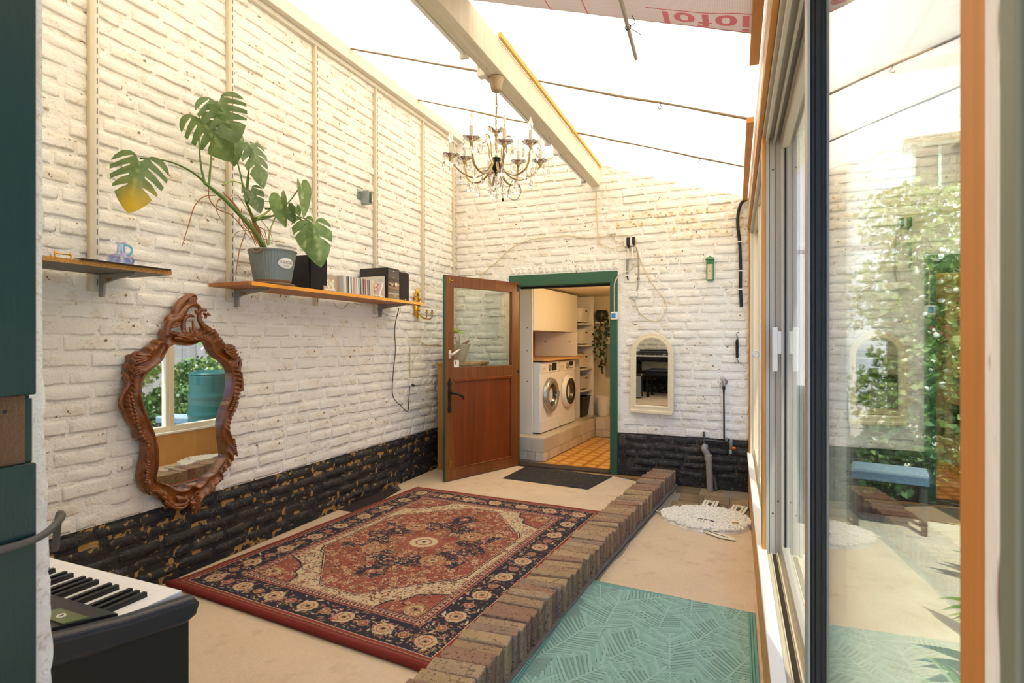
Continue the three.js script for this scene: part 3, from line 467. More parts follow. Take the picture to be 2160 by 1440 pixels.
{
  const o = thing('patterned_rug', 'red and navy oriental rug with a central medallion on the beige carpet', 'rug');
  const NL = [-2.895, -2.075], NR = [-1.125, -1.925], FR = [-0.94, -4.23], FL = [-2.705, -4.305], n = 40, pos = [], uv = [], idx = [];
  const P = (a, b) => [lerp(lerp(NL[0], NR[0], a), lerp(FL[0], FR[0], a), b), lerp(lerp(NL[1], NR[1], a), lerp(FL[1], FR[1], a), b)];
  const hgt = (a, b) => 0.017 + 0.003 * IN.noise(a * 6, b * 8, 1) + 0.014 * Math.exp(-b * 60);
  for (let j = 0; j <= n; j++) for (let i = 0; i <= n; i++) { const a = i / n, b = j / n, [x, z] = P(a, b); pos.push(x, hgt(a, b), z); uv.push(a, b); }
  for (let j = 0; j < n; j++) for (let i = 0; i < n; i++) { const p = j * (n + 1) + i, q = p + n + 1; idx.push(p, p + 1, q + 1, p, q + 1, q); }
  // skirts down to the carpet
  const base = (n + 1) * (n + 1), edge = []; for (let i = 0; i < n; i++) edge.push([i, 0]); for (let j = 0; j < n; j++) edge.push([n, j]); for (let i = n; i > 0; i--) edge.push([i, n]); for (let j = n; j > 0; j--) edge.push([0, j]);
  edge.forEach(([i, j]) => { const [x, z] = P(i / n, j / n); pos.push(x, 0.0065, z); uv.push(i / n, j / n); });
  edge.forEach(([i, j], k) => { const k2 = (k + 1) % edge.length, [i2, j2] = edge[k2], a = j * (n + 1) + i, b = j2 * (n + 1) + i2; idx.push(a, base + k, base + k2, a, base + k2, b); });
  const g = new THREE.BufferGeometry(); g.setAttribute('position', new THREE.Float32BufferAttribute(pos, 3)); g.setAttribute('uv', new THREE.Float32BufferAttribute(uv, 2)); g.setIndex(idx); g.computeVertexNormals();
  mk('pile', g, Mt(0xffffff, 0.95, { map: T.rug, bumpMap: rep(T.fine, 14, 18), bumpScale: 0.003 }), o);
  const e = []; for (let k = 0; k <= 30; k++) { const [x, z] = P(k / 30, -0.006); e.push(V(x, 0.0215 + 0.002 * IN.noise(k * 0.4, 2, 2), z)); }
  mk('rolled_edge', tube(e, 0.0145, 10, 90), Mt(0x8f2a1e, 0.95, { bumpMap: rep(T.fine, 60, 2), bumpScale: 0.003 }), o).userData.label = 'thick plain red edge';
}
// turquoise mat with palm leaves in relief
{
  const leafs = []; const r = rng(21); for (let j = 0; j < 6; j++) for (let i = 0; i < 4; i++) leafs.push([140 + i * 260 + (j % 2) * 120 + rr(-30, 30, r), 120 + j * 290 + rr(-40, 40, r), rr(-0.6, 0.6, r) + (i + j) % 2 * 0.5]);
  const paint = (c, W, H, col) => {
    c.fillStyle = col ? '#7c9488' : '#3c3c3c'; c.fillRect(0, 0, W, H);
    c.strokeStyle = col ? '#83ad9f' : '#5c5c5c'; c.lineWidth = 3; for (let y = 0; y < H; y += 9) { c.beginPath(); c.moveTo(0, y); c.lineTo(W, y); c.stroke(); }
    const rr2 = rng(22);
    for (const [x, y, a] of leafs) { c.save(); c.translate(x, y); c.rotate(a); for (let k = -9; k <= 9; k++) for (const s of [-1, 1]) { const l = 210 - Math.abs(k - 1) * 13; c.strokeStyle = col ? ['#98c0b2', '#8fb8aa', '#a2c9bb'][(k + 10) % 3] : '#d8d8d8'; c.lineWidth = 15; c.lineCap = 'round'; c.beginPath(); c.moveTo(s * 8, k * 23); c.quadraticCurveTo(s * l * 0.5, k * 23 - 40, s * l, k * 23 - 95 + rr2() * 12); c.stroke(); } c.strokeStyle = col ? '#a8cdc0' : '#f0f0f0'; c.lineWidth = 11; c.beginPath(); c.moveTo(0, 230); c.lineTo(0, -240); c.stroke(); c.restore(); }
    c.globalAlpha = 0.28; c.strokeStyle = col ? '#548a80' : '#000'; c.lineWidth = 2; for (let y = 0; y < H; y += 7) { c.beginPath(); c.moveTo(0, y); c.lineTo(W, y); c.stroke(); } c.globalAlpha = 1;
    c.fillStyle = col ? '#6fa296' : '#a0a0a0'; for (const x of [0, W - 34]) c.fillRect(x, 0, 34, H); c.fillRect(0, 0, W, 20); c.fillStyle = col ? '#4a8178' : '#404040'; for (const x of [12, 24, W - 14, W - 26]) c.fillRect(x, 0, 3, H);
  };
  const map = ctex(1024, 2000, (c, W, H) => paint(c, W, H, true)), bump = ctex(1024, 2000, (c, W, H) => paint(c, W, H, false), false);
  const A = [-0.81, -3.13], B = [0.092, -3.06], C = [0.088, -1.25], D = [-0.875, -1.3], g = sheet([A, B, C, D], -0.0495, 0.008), p = g.attributes.position, uv = g.attributes.uv;
  for (let i = 0; i < p.count; i++) { const x = p.getX(i), z = p.getZ(i), b = (z + 3.1) / 1.82; uv.setXY(i, clamp((x - lerp(A[0], D[0], b)) / (lerp(B[0], C[0], b) - lerp(A[0], D[0], b))), 1 - b); }
  solo('palm_leaf_mat', g, Mt(0xffffff, 0.85, { map, bumpMap: bump, bumpScale: 0.007 }), 'turquoise woven mat with raised palm leaves on the lower floor', 'mat');
}
// shaggy white animal-shaped mat
{
  const o = thing('shaggy_mat', 'white shaggy oval mat with two patterned leg flaps below the tap', 'mat', [-0.2, -0.05, -4.52]);
  const ctr = [-0.22, -4.52], rx = 0.335, rz = 0.34, pos = [], idx = [], na = 90, nr = 26;
  for (let j = 0; j <= nr; j++) for (let i = 0; i < na; i++) { const t = i / na * Math.PI * 2, q = j / nr, wob = 1 + 0.03 * IN.noise(Math.cos(t) * 6, Math.sin(t) * 6, 2), x = Math.cos(t) * rx * q * wob, z = Math.sin(t) * rz * q * wob * (0.86 + 0.1 * Math.cos(t)), f = q < 1 ? 0.026 + 0.016 * IN.noise(x * 50, z * 50, 3) + 0.008 * IN.noise(x * 110, z * 110, 7) : 0.001; pos.push(x, f * (q < 0.93 ? 1 : 0.7), z); }
  for (let j = 0; j < nr; j++) for (let i = 0; i < na; i++) { const a = j * na + i, b = j * na + (i + 1) % na, c = a + na, d = b + na; idx.push(a, c, d, a, d, b); }
  const g = new THREE.BufferGeometry(); g.setAttribute('position', new THREE.Float32BufferAttribute(pos, 3)); g.setIndex(idx); g.computeVertexNormals(); const gg = uvm(g); const p = gg.attributes.position; for (let i = 0; i < p.count; i++) gg.attributes.uv.setXY(i, p.getX(i), p.getZ(i));
  const wool = Mt(0xf2ecdc, 1.0, {});
  mk('shag', gg, wool, o, [-0.02, 0, 0]);
  // tufts
  const tg = new THREE.IcosahedronGeometry(0.011, 0); const tm = new THREE.InstancedMesh(tg, wool, 2600); tm.name = 'wool_tufts'; tm.userData.kind = 'stuff'; const r = rng(91), mt = new THREE.Matrix4(), q = new THREE.Quaternion();
  for (let i = 0; i < 2600; i++) { const t = r() * 6.283, d = Math.sqrt(r()) * 0.99, x = Math.cos(t) * rx * d - 0.02, z = Math.sin(t) * rz * d * (0.86 + 0.1 * Math.cos(t)); q.setFromEuler(new THREE.Euler(r() * 3, r() * 6, r() * 3)); mt.compose(V(x, 0.022 + 0.012 * r(), z), q, V(0.5 + r() * 0.7, 0.4 + r() * 0.6, 0.7 + r() * 1.2)); tm.setMatrixAt(i, mt); }
  o.add(tm);
  const flap = ctex(128, 192, (c, W, H) => { c.fillStyle = '#e8dcc0'; c.fillRect(0, 0, W, H); c.strokeStyle = '#2a2622'; c.lineWidth = 4; c.beginPath(); for (let i = 0; i <= 22; i++) { const y = H - i * 7; c.lineTo(22 + (i % 2) * 6, y); } for (let i = 0; i <= 12; i++) c.lineTo(24 + i * 6.6, 24 + (i % 2) * 5); for (let i = 0; i <= 22; i++) c.lineTo(104 - (i % 2) * 6, 26 + i * 7); c.stroke(); c.fillStyle = '#4a4640'; c.fillRect(48, 52, 32, 96); });
  const fm = Mt(0xffffff, 0.95, { map: flap });
  const fl = (x, z, w, l, a) => { const g = new THREE.BoxGeometry(w, 0.008, l); const uvb = g.attributes.uv, n = g.attributes.normal; for (let i = 0; i < uvb.count; i++) if (n.getY(i) < 0.5) uvb.setXY(i, 0.05, 0.05); mk('leg_flap', g, fm, o, [x, 0.012, z], [0.03, a, 0]); };
  fl(0.0, -0.42, 0.12, 0.2, -0.12); fl(0.225, -0.36, 0.12, 0.2, -0.2);
  const hm = Mt(0xe8dcc0, 0.95), strip = (pts, y) => sheet(pts, y, 0.008, 0.002);
  mk('edge_flap', strip([[-0.41, -0.09], [-0.33, 0.05], [-0.2, 0.16], [-0.02, 0.24], [0.03, 0.2], [-0.14, 0.1], [-0.3, 0.0]], 0.004), hm, o);
  mk('edge_flap', strip([[-0.08, 0.2], [0.0, 0.31], [0.1, 0.385], [0.2, 0.40], [0.2, 0.37], [0.08, 0.27], [0.02, 0.18]], 0.006), hm, o);
  const st = Mt(0x37322c, 0.9); mk('stitching', tube([[-0.385, 0.013, -0.05], [-0.3, 0.013, 0.055], [-0.15, 0.013, 0.145]], 0.0025, 4), st, o); mk('stitching', tube([[-0.03, 0.015, 0.25], [0.05, 0.015, 0.315], [0.15, 0.015, 0.375]], 0.0025, 4), st, o);
  mk('nose_leaf', new THREE.SphereGeometry(0.02, 10, 6).scale(1.3, 0.25, 0.6), Mt(0xb08638, 0.8), o, [0.2, 0.042, 0.1]);
  mk('seam', tube([[-0.08, 0.038, 0.1], [0.0, 0.04, 0.105], [0.05, 0.038, 0.12]], 0.004, 5), st, o);
}
// door mat
{
  const P = [[1062, 1007], [1110, 983], [1290, 1004], [1240, 1030]].map(([u, v]) => { const q = onY(u, v, 0.014); return [q.x, q.z]; });
  const fleck = dtex(256, 256, (u, v) => { const f = vn(u * 128, v * 128, 128, 401); return mix3([52, 49, 47], [176, 168, 156], sstep(0.72, 0.95, f)); });
  const o = thing('door_mat', 'charcoal flecked door mat before the laundry doorway', 'mat');
  mk('pile', sheet(P, 0.0065, 0.008, 0.002), Mt(0xffffff, 1, { map: rep(fleck, 3), bumpMap: rep(T.fine, 9), bumpScale: 0.006 }), o);
  mk('backing', sheet(P.map(([x, z]) => [lerp(-1.65, x, 1.012), lerp(-5.2, z, 1.03)]), 0.0062, 0.003, 0.001), Mt(0x5a5148, 0.8), o);
}

// ---------- left wall: shelf rails, shelves ----------
{
  const metal = Mt(0xd6cfbe, 0.45, { metalness: 0.3 });
  const labels = ['white batten with slotted rail behind the glass jug shelf', 'white batten with slotted rail behind the potted monstera', 'white batten with slotted rail between plant and stereo', 'white batten with slotted rail just behind the stereo', 'white batten with slotted rail beside the gold wall sconce', 'white batten with slotted rail in the corner of the brick walls'];
  [[-1.715, 1.60], [-2.505, 1.60], [-3.262, 1.62], [-4.01, 1.595], [-4.80, 1.74], [-5.46, 1.55]].forEach(([z, y0], i) => {
    const o = thing('shelf_rail', labels[i], 'rail', [XL, 0, z], 0, 'shelf rails on the long brick wall');
    mk('batten', bx(0.004, y0, 0.004, 0.032, 3.59, 0.026, 0.003), Mt(0xffffff, 0.7, { map: rep(T.old, 8, 0.5), color: 0xf2ebdc }), o);
    mk('rail', [bx(0.004, y0, -0.022, 0.024, 3.56, 0.003, 0.002)], metal, o);
    const sl = []; for (let y = y0 + 0.03; y < 3.5; y += 0.05) sl.push(bx(0.0236, y, -0.0135, 0.0248, y + 0.03, -0.0095)); mk('slots', sl, M.black, o).userData.kind = 'stuff';
  });
}
function bracket(parent, z, yTop, len) {
  const o = mk('bracket', ext([[0, 0], [len, 0], [len, -0.012], [len * 0.4, -0.03], [0.04, -0.045], [0.03, -0.11], [0, -0.11]], 0.012, 0.001), M.aluGrey, parent, [XL + 0.024, yTop, z - 0.02]);
  mk('bracket_slot', bx(0.055, -0.034, 0.0115, 0.1, -0.018, 0.0128), Mt(0x8a6a3a, 0.6), o); mk('screw', rod([0.02, -0.02, 0.0115], [0.02, -0.02, 0.0135], 0.005), M.steel, o);
  return o;
}
{
  const o = thing('wall_shelf', 'dark laminate shelf with raw chipboard edge holding the glass jug', 'shelf', [0, 0, 0]);
  mk('board', bx(-2.935, 1.683, -1.885, -2.625, 1.703, -0.8, 0.001), Mt(0x57524b, 0.5), o); mk('chipboard_edge', [bx(-2.6255, 1.683, -1.8855, -2.622, 1.7035, -0.8), bx(-2.935, 1.683, -1.8885, -2.622, 1.7035, -1.885)], M.chip, o);
  bracket(o, -1.725, 1.682, 0.27);
  solo('tray_board', bx(-2.9, 1.7035, -1.875, -2.605, 1.7105, -1.47, 0.002), Mt(0x2a2420, 0.3), 'thin dark board lying on the chipboard shelf under the glass jug', 'board');
}
{
  const o = thing('wall_shelf', 'honey wood shelf holding the potted monstera and the stereo', 'shelf');
  mk('board', bx(-2.935, 1.679, -4.245, -2.605, 1.7, -2.345, 0.001), Mt(0xffffff, 0.55, { map: rep(T.oak, 1, 2.5), color: 0xd8b080 }), o);
  mk('honey_edge', bx(-2.6055, 1.678, -4.246, -2.601, 1.7005, -2.36, 0.001), M.honey, o);
  bracket(o, -2.52, 1.678, 0.29); bracket(o, -4.025, 1.678, 0.29);
}
// glass jug
{
  const o = thing('glass_jug', 'small iridescent blue glass jug with a looped handle', 'jug', [-2.72, 1.711, -1.705]);
  const m = Mt(0xffffff, 0.04, { transmission: 0.9, thickness: 0, ior: 1.5, iridescence: 1, iridescenceIOR: 1.8, vertexColors: true, side: THREE.DoubleSide });
  const g = lathe([[0, 0.002], [0.035, 0], [0.05, 0.012], [0.056, 0.028], [0.05, 0.045], [0.03, 0.056], [0.017, 0.062], [0.0155, 0.1], [0.022, 0.112], [0.02, 0.112], [0.0135, 0.1], [0.015, 0.064]], 36), p = g.attributes.position, col = [];
  for (let i = 0; i < p.count; i++) { const n = IN.noise(p.getX(i) * 60, p.getY(i) * 50, p.getZ(i) * 60); const c = n > 0.15 ? [0.8, 0.62, 0.95] : n < -0.2 ? [0.3, 0.5, 0.95] : [0.85, 0.97, 1]; col.push(...c); }
  g.setAttribute('color', new THREE.Float32BufferAttribute(col, 3)); mk('body', g, m, o);
  mk('handle', tube([[0, 0.102, -0.016], [0, 0.103, -0.036], [0, 0.09, -0.05], [0, 0.068, -0.047], [0, 0.055, -0.032]], 0.0055, 8), Mt(0x9fe0f2, 0.05, { transmission: 0.8, thickness: 0 }), o);
}
{
  const o = thing('brass_bar', 'small brass rail with turned end posts on the chipboard shelf', 'ornament', [-2.66, 1.7035, -1.43]);
  mk('rod', rod([0, 0.02, 0.03], [0, 0.022, -0.03], 0.003), M.gold, o);
  for (const z of [0.03, -0.03]) { mk('post', lathe([[0, 0], [0.006, 0], [0.003, 0.006], [0.003, 0.014], [0.006, 0.02], [0.004, 0.028], [0, 0.03]], 12), M.gold, o, [0, 0, z]); }
}
// grey galvanised bracket on the wall
{
  const o = thing('joist_bracket', 'empty grey galvanised joist bracket screwed to the wall', 'bracket', [XL, 2.52, -3.83]);
  const m = Mt(0x9aa3a0, 0.45, { metalness: 0.7 });
  mk('plate', [bx(0.003, 0.03, -0.07, 0.008, 0.13, -0.02), bx(0.003, 0.03, 0.02, 0.008, 0.12, 0.07)], m, o); mk('stirrup', [bx(0.004, 0.0, -0.022, 0.09, 0.11, -0.018), bx(0.004, 0.0, 0.018, 0.09, 0.11, 0.022), bx(0.004, -0.002, -0.022, 0.09, 0.002, 0.022)], m, o);
  for (const [y, z] of [[0.1, -0.045], [0.06, -0.045], [0.09, 0.045]]) mk('screw', rod([0.008, y, z], [0.011, y, z], 0.006), M.iron, o);
}

// ---------- things on the long shelf ----------
const SH = 1.7;
// potted monstera
{
  const PXZ = -2.68, o = thing('potted_monstera', 'leggy monstera with one yellowing leaf in a ribbed zinc pot', 'potted plant', [-2.69, SH + 0.013, -2.60]);
  const L = (u, v, x = PXZ) => onX(u, v, x).sub(o.position);
  // corrugated zinc pot
  const ns = 144, pos = [], idx = [], prof = [[0.104, 0.0], [0.107, 0.012], [0.109, 0.02], [0.136, 0.178], [0.138, 0.185], [0.142, 0.195], [0.145, 0.2], [0.142, 0.204], [0.137, 0.2], [0.13, 0.17]];
  prof.forEach(([r0, y], j) => { for (let i = 0; i < ns; i++) { const t = i / ns * Math.PI * 2, rib = j >= 2 && j <= 4 ? 0.0016 * Math.cos(t * 48) : 0; pos.push(Math.cos(t) * (r0 + rib), y, Math.sin(t) * (r0 + rib)); } });
  for (let j = 0; j < prof.length - 1; j++) for (let i = 0; i < ns; i++) { const a = j * ns + i, b = j * ns + (i + 1) % ns; idx.push(a, a + ns, b + ns, a, b + ns, b); }
  const g = new THREE.BufferGeometry(); g.setAttribute('position', new THREE.Float32BufferAttribute(pos, 3)); g.setIndex(idx); g.computeVertexNormals();
  mk('pot', uvm(g), Mt(0x7c8684, 0.5, { metalness: 0.4, bumpMap: rep(T.plaster, 4), bumpScale: 0.0015 }), o);
  mk('rusty_foot', lathe([[0, 0], [0.107, 0], [0.1085, 0.006], [0.109, 0.016], [0.108, 0.018]], 48), Mt(0x6b4a2c, 0.7), o);
  mk('soil', cyl(0.13, 0.131, 0.012, 32, 0.168), Mt(0x2d2118, 1), o);
  const facing = Math.atan2(o.position.x, -o.position.z); // towards the doorway
  { const h = mk('rope_handle', new THREE.TorusGeometry(0.03, 0.006, 8, 20, Math.PI), Mt(0x9a7a4e, 0.9), o, [0.02, 0.196, 0.142], [Math.PI, -0.25, 0]); h.scale.y = 0.6; mk('rope_handle', new THREE.TorusGeometry(0.03, 0.006, 8, 20, Math.PI), Mt(0x9a7a4e, 0.9), o, [0.02, 0.196, -0.142], [Math.PI, 0.25, 0]).scale.y = 0.6; }
  { const t = ctex(256, 144, (c, W, H) => { c.fillStyle = '#dfe0db'; c.fillRect(0, 0, W, H); c.fillStyle = '#4a4a48'; c.textAlign = 'center'; c.font = 'bold 52px serif'; c.fillText('NATURE', W / 2, 78); c.strokeStyle = '#6a6a66'; c.lineWidth = 2; c.strokeRect(82, 92, 92, 26); c.font = 'italic 20px serif'; c.fillText('Garden', W / 2, 112); });
    const gl = new THREE.SphereGeometry(1, 28, 14), lp = gl.attributes.position, luv = gl.attributes.uv; const a0 = 0.12; for (let i = 0; i < lp.count; i++) { const x = lp.getX(i), y = lp.getY(i), z = lp.getZ(i); luv.setXY(i, 0.5 + x * 0.5, 0.5 + y * 0.5); const an = a0 - x * 0.42, rad = 0.1305 + y * 0.005 + 0.004 * z; lp.setXYZ(i, Math.cos(an) * rad, 0.118 + y * 0.032, Math.sin(an) * rad); } gl.computeVertexNormals();
    mk('name_plate', gl, Mt(0xffffff, 0.4, { map: t }), o).userData.label = 'oval cream plate lettered NATURE'; }
  // leaves
  const leafMat = Mt(0xffffff, 0.42, { vertexColors: true, side: THREE.DoubleSide, transmission: 0.25, thickness: 0 });
  function leafShape(slits, wide) {
    const half = (s) => { const P = []; const yw = [[0.02, 0.03], [0.14, -0.12], [0.30, -0.13], [0.42, -0.02], [0.47, 0.12], [0.46, 0.28], [0.41, 0.45], [0.33, 0.62], [0.22, 0.80], [0.1, 0.94], [0, 1.02]];
      const c = new THREE.CatmullRomCurve3(yw.map(([x, y]) => V(x, y, 0))), pts = c.getPoints(40); const at = slits ? Array.from({ length: slits }, (_, k) => 0.12 + k * 0.66 / slits) : [];
      pts.forEach((p, i) => { if (!(p.x > 0.12 && at.some((q) => p.y > q + 0.004 && p.y < q + 0.05 && pts[i - 1] && pts[i - 1].y < p.y))) P.push([p.x * wide, p.y]); const y0 = p.y, y1 = pts[i + 1]?.y; if (y1 !== undefined && p.x > 0.12 && y1 > y0) for (const q of at) if (q >= y0 && q < y1) { const inn = 0.30 * p.x, dx = p.x - inn; P.push([(inn + dx * 0.45) * wide, q - 0.10 * dx / 0.3 - 0.012], [inn * wide, q - 0.17 * dx / 0.3], [(inn + 0.01) * wide, q - 0.17 * dx / 0.3 + 0.03], [(inn + dx * 0.45) * wide, q - 0.10 * dx / 0.3 + 0.04]); } });
      return P.map(([x, y]) => [s * x, y]); };
    const a = half(1), b = half(-1).reverse(); return new THREE.Shape([[0, 0.04], ...a, ...b.slice(1)].map(([x, y]) => new THREE.Vector2(x, y)));
  }
  const shapes = {}; const tess = new TessellateModifier(0.09, 5);
  function leaf(base, tip, w, slits, fold, droop, yellow, turn, shade = 1) {
    const key = slits + ':' + w; let g = (shapes[key] ??= tess.modify(new THREE.ShapeGeometry(leafShape(slits, w), 2).toNonIndexed())).clone();
    const p = g.attributes.position, col = []; const len = base.distanceTo(tip);
    for (let i = 0; i < p.count; i++) { const x = p.getX(i), y = p.getY(i), ax = Math.abs(x); let c = mix3([0.095, 0.17, 0.045], [0.17, 0.25, 0.085], clamp(0.5 + IN.noise(x * 6, y * 6, len * 40))); if (ax < 0.014) c = [0.30, 0.38, 0.16]; const ve = Math.abs(((y + ax * 0.9) * 6.5) % 1 - 0.5); if (ve < 0.035) c = mix3(c, [0.22, 0.30, 0.12], 0.6); if (yellow) c = mix3(c, [0.62, 0.42, 0.02], sstep(0.30, 0.85, y) * sstep(0.42, 0.08, Math.abs(x + 0.08)) * yellow); col.push(c[0] * shade, c[1] * shade, c[2] * shade);
      p.setXYZ(i, x * (1 - 0.12 * fold), y, fold * ax * 0.55 - droop * y * y * 0.35 + 0.02 * IN.noise(x * 5, y * 5, len * 9)); }
    g.setAttribute('color', new THREE.Float32BufferAttribute(col, 3)); g = mergeVertices(g); g.computeVertexNormals();
    const yv = tip.clone().sub(base).normalize(), cam = V(0, EYE, 0).sub(o.position).sub(base).normalize(); let zv = cam.sub(yv.clone().multiplyScalar(cam.dot(yv))).normalize(); zv.applyAxisAngle(yv, turn); const xv = yv.clone().cross(zv);
    const m = mk('leaf', g, leafMat, o); m.matrixAutoUpdate = true; m.quaternion.setFromRotationMatrix(new THREE.Matrix4().makeBasis(xv, yv, zv)); m.position.copy(base); m.scale.setScalar(len); return m;
  }
  leaf(L(296, 336, -2.58), L(268, 444, -2.60), 0.92, 4, -0.6, 0.35, 1, 0.25, 1.1);
  leaf(L(459, 212, -2.62), L(500, 300, -2.58), 1.25, 4, 0.15, 0.3, 0, -0.2);
  leaf(L(421, 246, -2.70), L(486, 342, -2.66), 1.05, 4, 0.1, 0.35, 0, 0.25, 1.3);
  leaf(L(478, 275, -2.76), L(500, 345, -2.70), 0.9, 0, 0.3, 0.5, 0, -0.6, 1.2);
  leaf(L(534, 312, -2.62), L(560, 396, -2.60), 0.85, 3, -0.3, 0.2, 0, -0.75);
  leaf(L(526, 302, -2.66), L(530, 330, -2.62), 0.9, 0, -0.5, 0.2, 0, -0.2, 1.3);
  leaf(L(528, 400, -2.66), L(551, 448, -2.62), 1.0, 2, 0.4, 0.3, 0, -0.4, 0.8);
  leaf(L(592, 414, -2.6), L(599, 478, -2.58), 0.78, 0, 0.9, 0.3, 0, 0.6, 1.4);
  leaf(L(634, 388, -2.6), L(643, 458, -2.58), 0.6, 0, 0.9, 0.2, 0, -0.7, 1.3);
  leaf(L(607, 436, -2.66), L(620, 470, -2.62), 0.9, 0, 0.6, 0.3, 0, 0.3, 0.8);
  leaf(L(660, 474, -2.56), L(678, 562, -2.54), 0.85, 2, -0.35, 0.35, 0, -0.1, 1.5);
  leaf(L(641, 466, -2.62), L(642, 530, -2.60), 0.85, 2, 0.4, 0.3, 0, 0.5, 1.6);
  leaf(L(625, 436, -2.62), L(632, 456, -2.62), 0.9, 0, 0.2, 0.2, 0, 0.3, 1.7);
  // stems
  const stem = Mt(0x5f7a32, 0.5), young = Mt(0x93a856, 0.5), bark = Mt(0x8a6a3e, 0.8), root = Mt(0xa06a3a, 0.75);
  mk('stem', taper([L(560, 524), L(530, 480), L(505, 452), L(482, 428), L(455, 404), L(432, 386)], [0.013, 0.014, 0.013, 0.012, 0.011, 0.008], 10, 40), stem, o);
  mk('stem', taper([L(552, 520, -2.72), L(540, 478, -2.7), L(527, 445, -2.68), L(520, 428, -2.66)], [0.012, 0.012, 0.010, 0.006], 8, 24), stem, o);
  const pet = (pts, r = 0.0048, m = stem) => mk('petiole', taper(pts, [r * 1.5, r, r * 0.85, r * 0.8], 7, 26), m, o);
  pet([L(440, 392), L(446, 330), L(452, 270), L(459, 213, -2.62)]); pet([L(432, 388), L(424, 350), L(420, 300), L(421, 248, -2.70)]);
  pet([L(436, 388), L(410, 366), L(370, 345), L(330, 335), L(297, 334, -2.59)]); pet([L(520, 430), L(512, 390), L(500, 340), L(480, 290, -2.74)]);
  pet([L(522, 428), L(520, 390), L(528, 345), L(535, 316, -2.63)]); pet([L(520, 430), L(524, 380), L(526, 330), L(526, 306, -2.66)], 0.004);
  pet([L(522, 428), L(526, 418), L(528, 404, -2.66)]); pet([L(540, 462), L(560, 450), L(580, 432), L(592, 416, -2.6)], 0.006, young); pet([L(535, 465), L(575, 455), L(610, 425), L(633, 394, -2.6)]);
  pet([L(528, 426), L(560, 424), L(590, 428), L(608, 437, -2.66)], 0.004, young); pet([L(535, 460), L(580, 455), L(620, 455), L(645, 462), L(661, 474, -2.57)]); pet([L(560, 440), L(600, 440), L(642, 467, -2.62)], 0.004);
  pet([L(566, 516), L(570, 485), L(580, 460), L(592, 430, -2.62)], 0.0045, young); pet([L(470, 390), L(490, 382), L(510, 388), L(520, 400)], 0.004, young);
  const rt = (pts, r = 0.0028) => mk('aerial_root', taper(pts, [r, r, r * 0.6], 6, 28), root, o);
  rt([L(455, 412), L(432, 414), L(412, 432), L(398, 474), L(384, 519)]); rt([L(440, 396), L(442, 420), L(458, 440), L(490, 455), L(525, 500)]); rt([L(462, 418), L(456, 440), L(466, 462), L(472, 470)], 0.002);
  rt([L(470, 405), L(495, 430), L(520, 470), L(552, 520)]); rt([L(480, 415), L(508, 450), L(532, 490), L(548, 520)]); rt([L(500, 440), L(520, 480), L(545, 500), L(600, 512)]); rt([L(520, 485), L(500, 490), L(490, 503)], 0.0022); rt([L(518, 490), L(506, 525), L(500, 560), L(497, 592)]); rt([L(548, 460), L(570, 490), L(575, 508)], 0.002); rt([L(510, 440), L(505, 470), L(530, 495), L(538, 516)], 0.0025); rt([L(475, 418), L(500, 412), L(520, 440), L(560, 500)], 0.002);
  for (let k = 0; k < 9; k++) rt([L(515 + k * 4, 455 + k * 3), L(525 + k * 3 + (k % 3) * 4, 485 + (k % 2) * 5), L(540 + k * 3, 518)], 0.0026);
}
solo('plant_saucer', lathe([[0, 0], [0.13, 0], [0.165, 0.006], [0.178, 0.012], [0.174, 0.0135], [0.13, 0.009], [0, 0.008]], 48), Mt(0xb9a999, 0.5), 'wide pale saucer under the zinc pot', 'saucer', [-2.755, SH, -2.60]);
// loudspeaker
{
  const o = thing('loudspeaker', 'black wooden loudspeaker box behind the zinc pot', 'speaker', [-2.78, SH, -2.96]);
  mk('cabinet', bx(-0.14, 0, -0.085, 0.125, 0.235, 0.085, 0.003), Mt(0x14110f, 0.45), o); mk('grille', bx(0.1255, 0.01, -0.08, 0.138, 0.228, 0.08, 0.004), Mt(0x0c0b0b, 0.85, { bumpMap: rep(T.fine, 30), bumpScale: 0.002 }), o); mk('badge', bx(0.1375, 0.018, -0.07, 0.1392, 0.024, -0.062), M.steel, o);
}
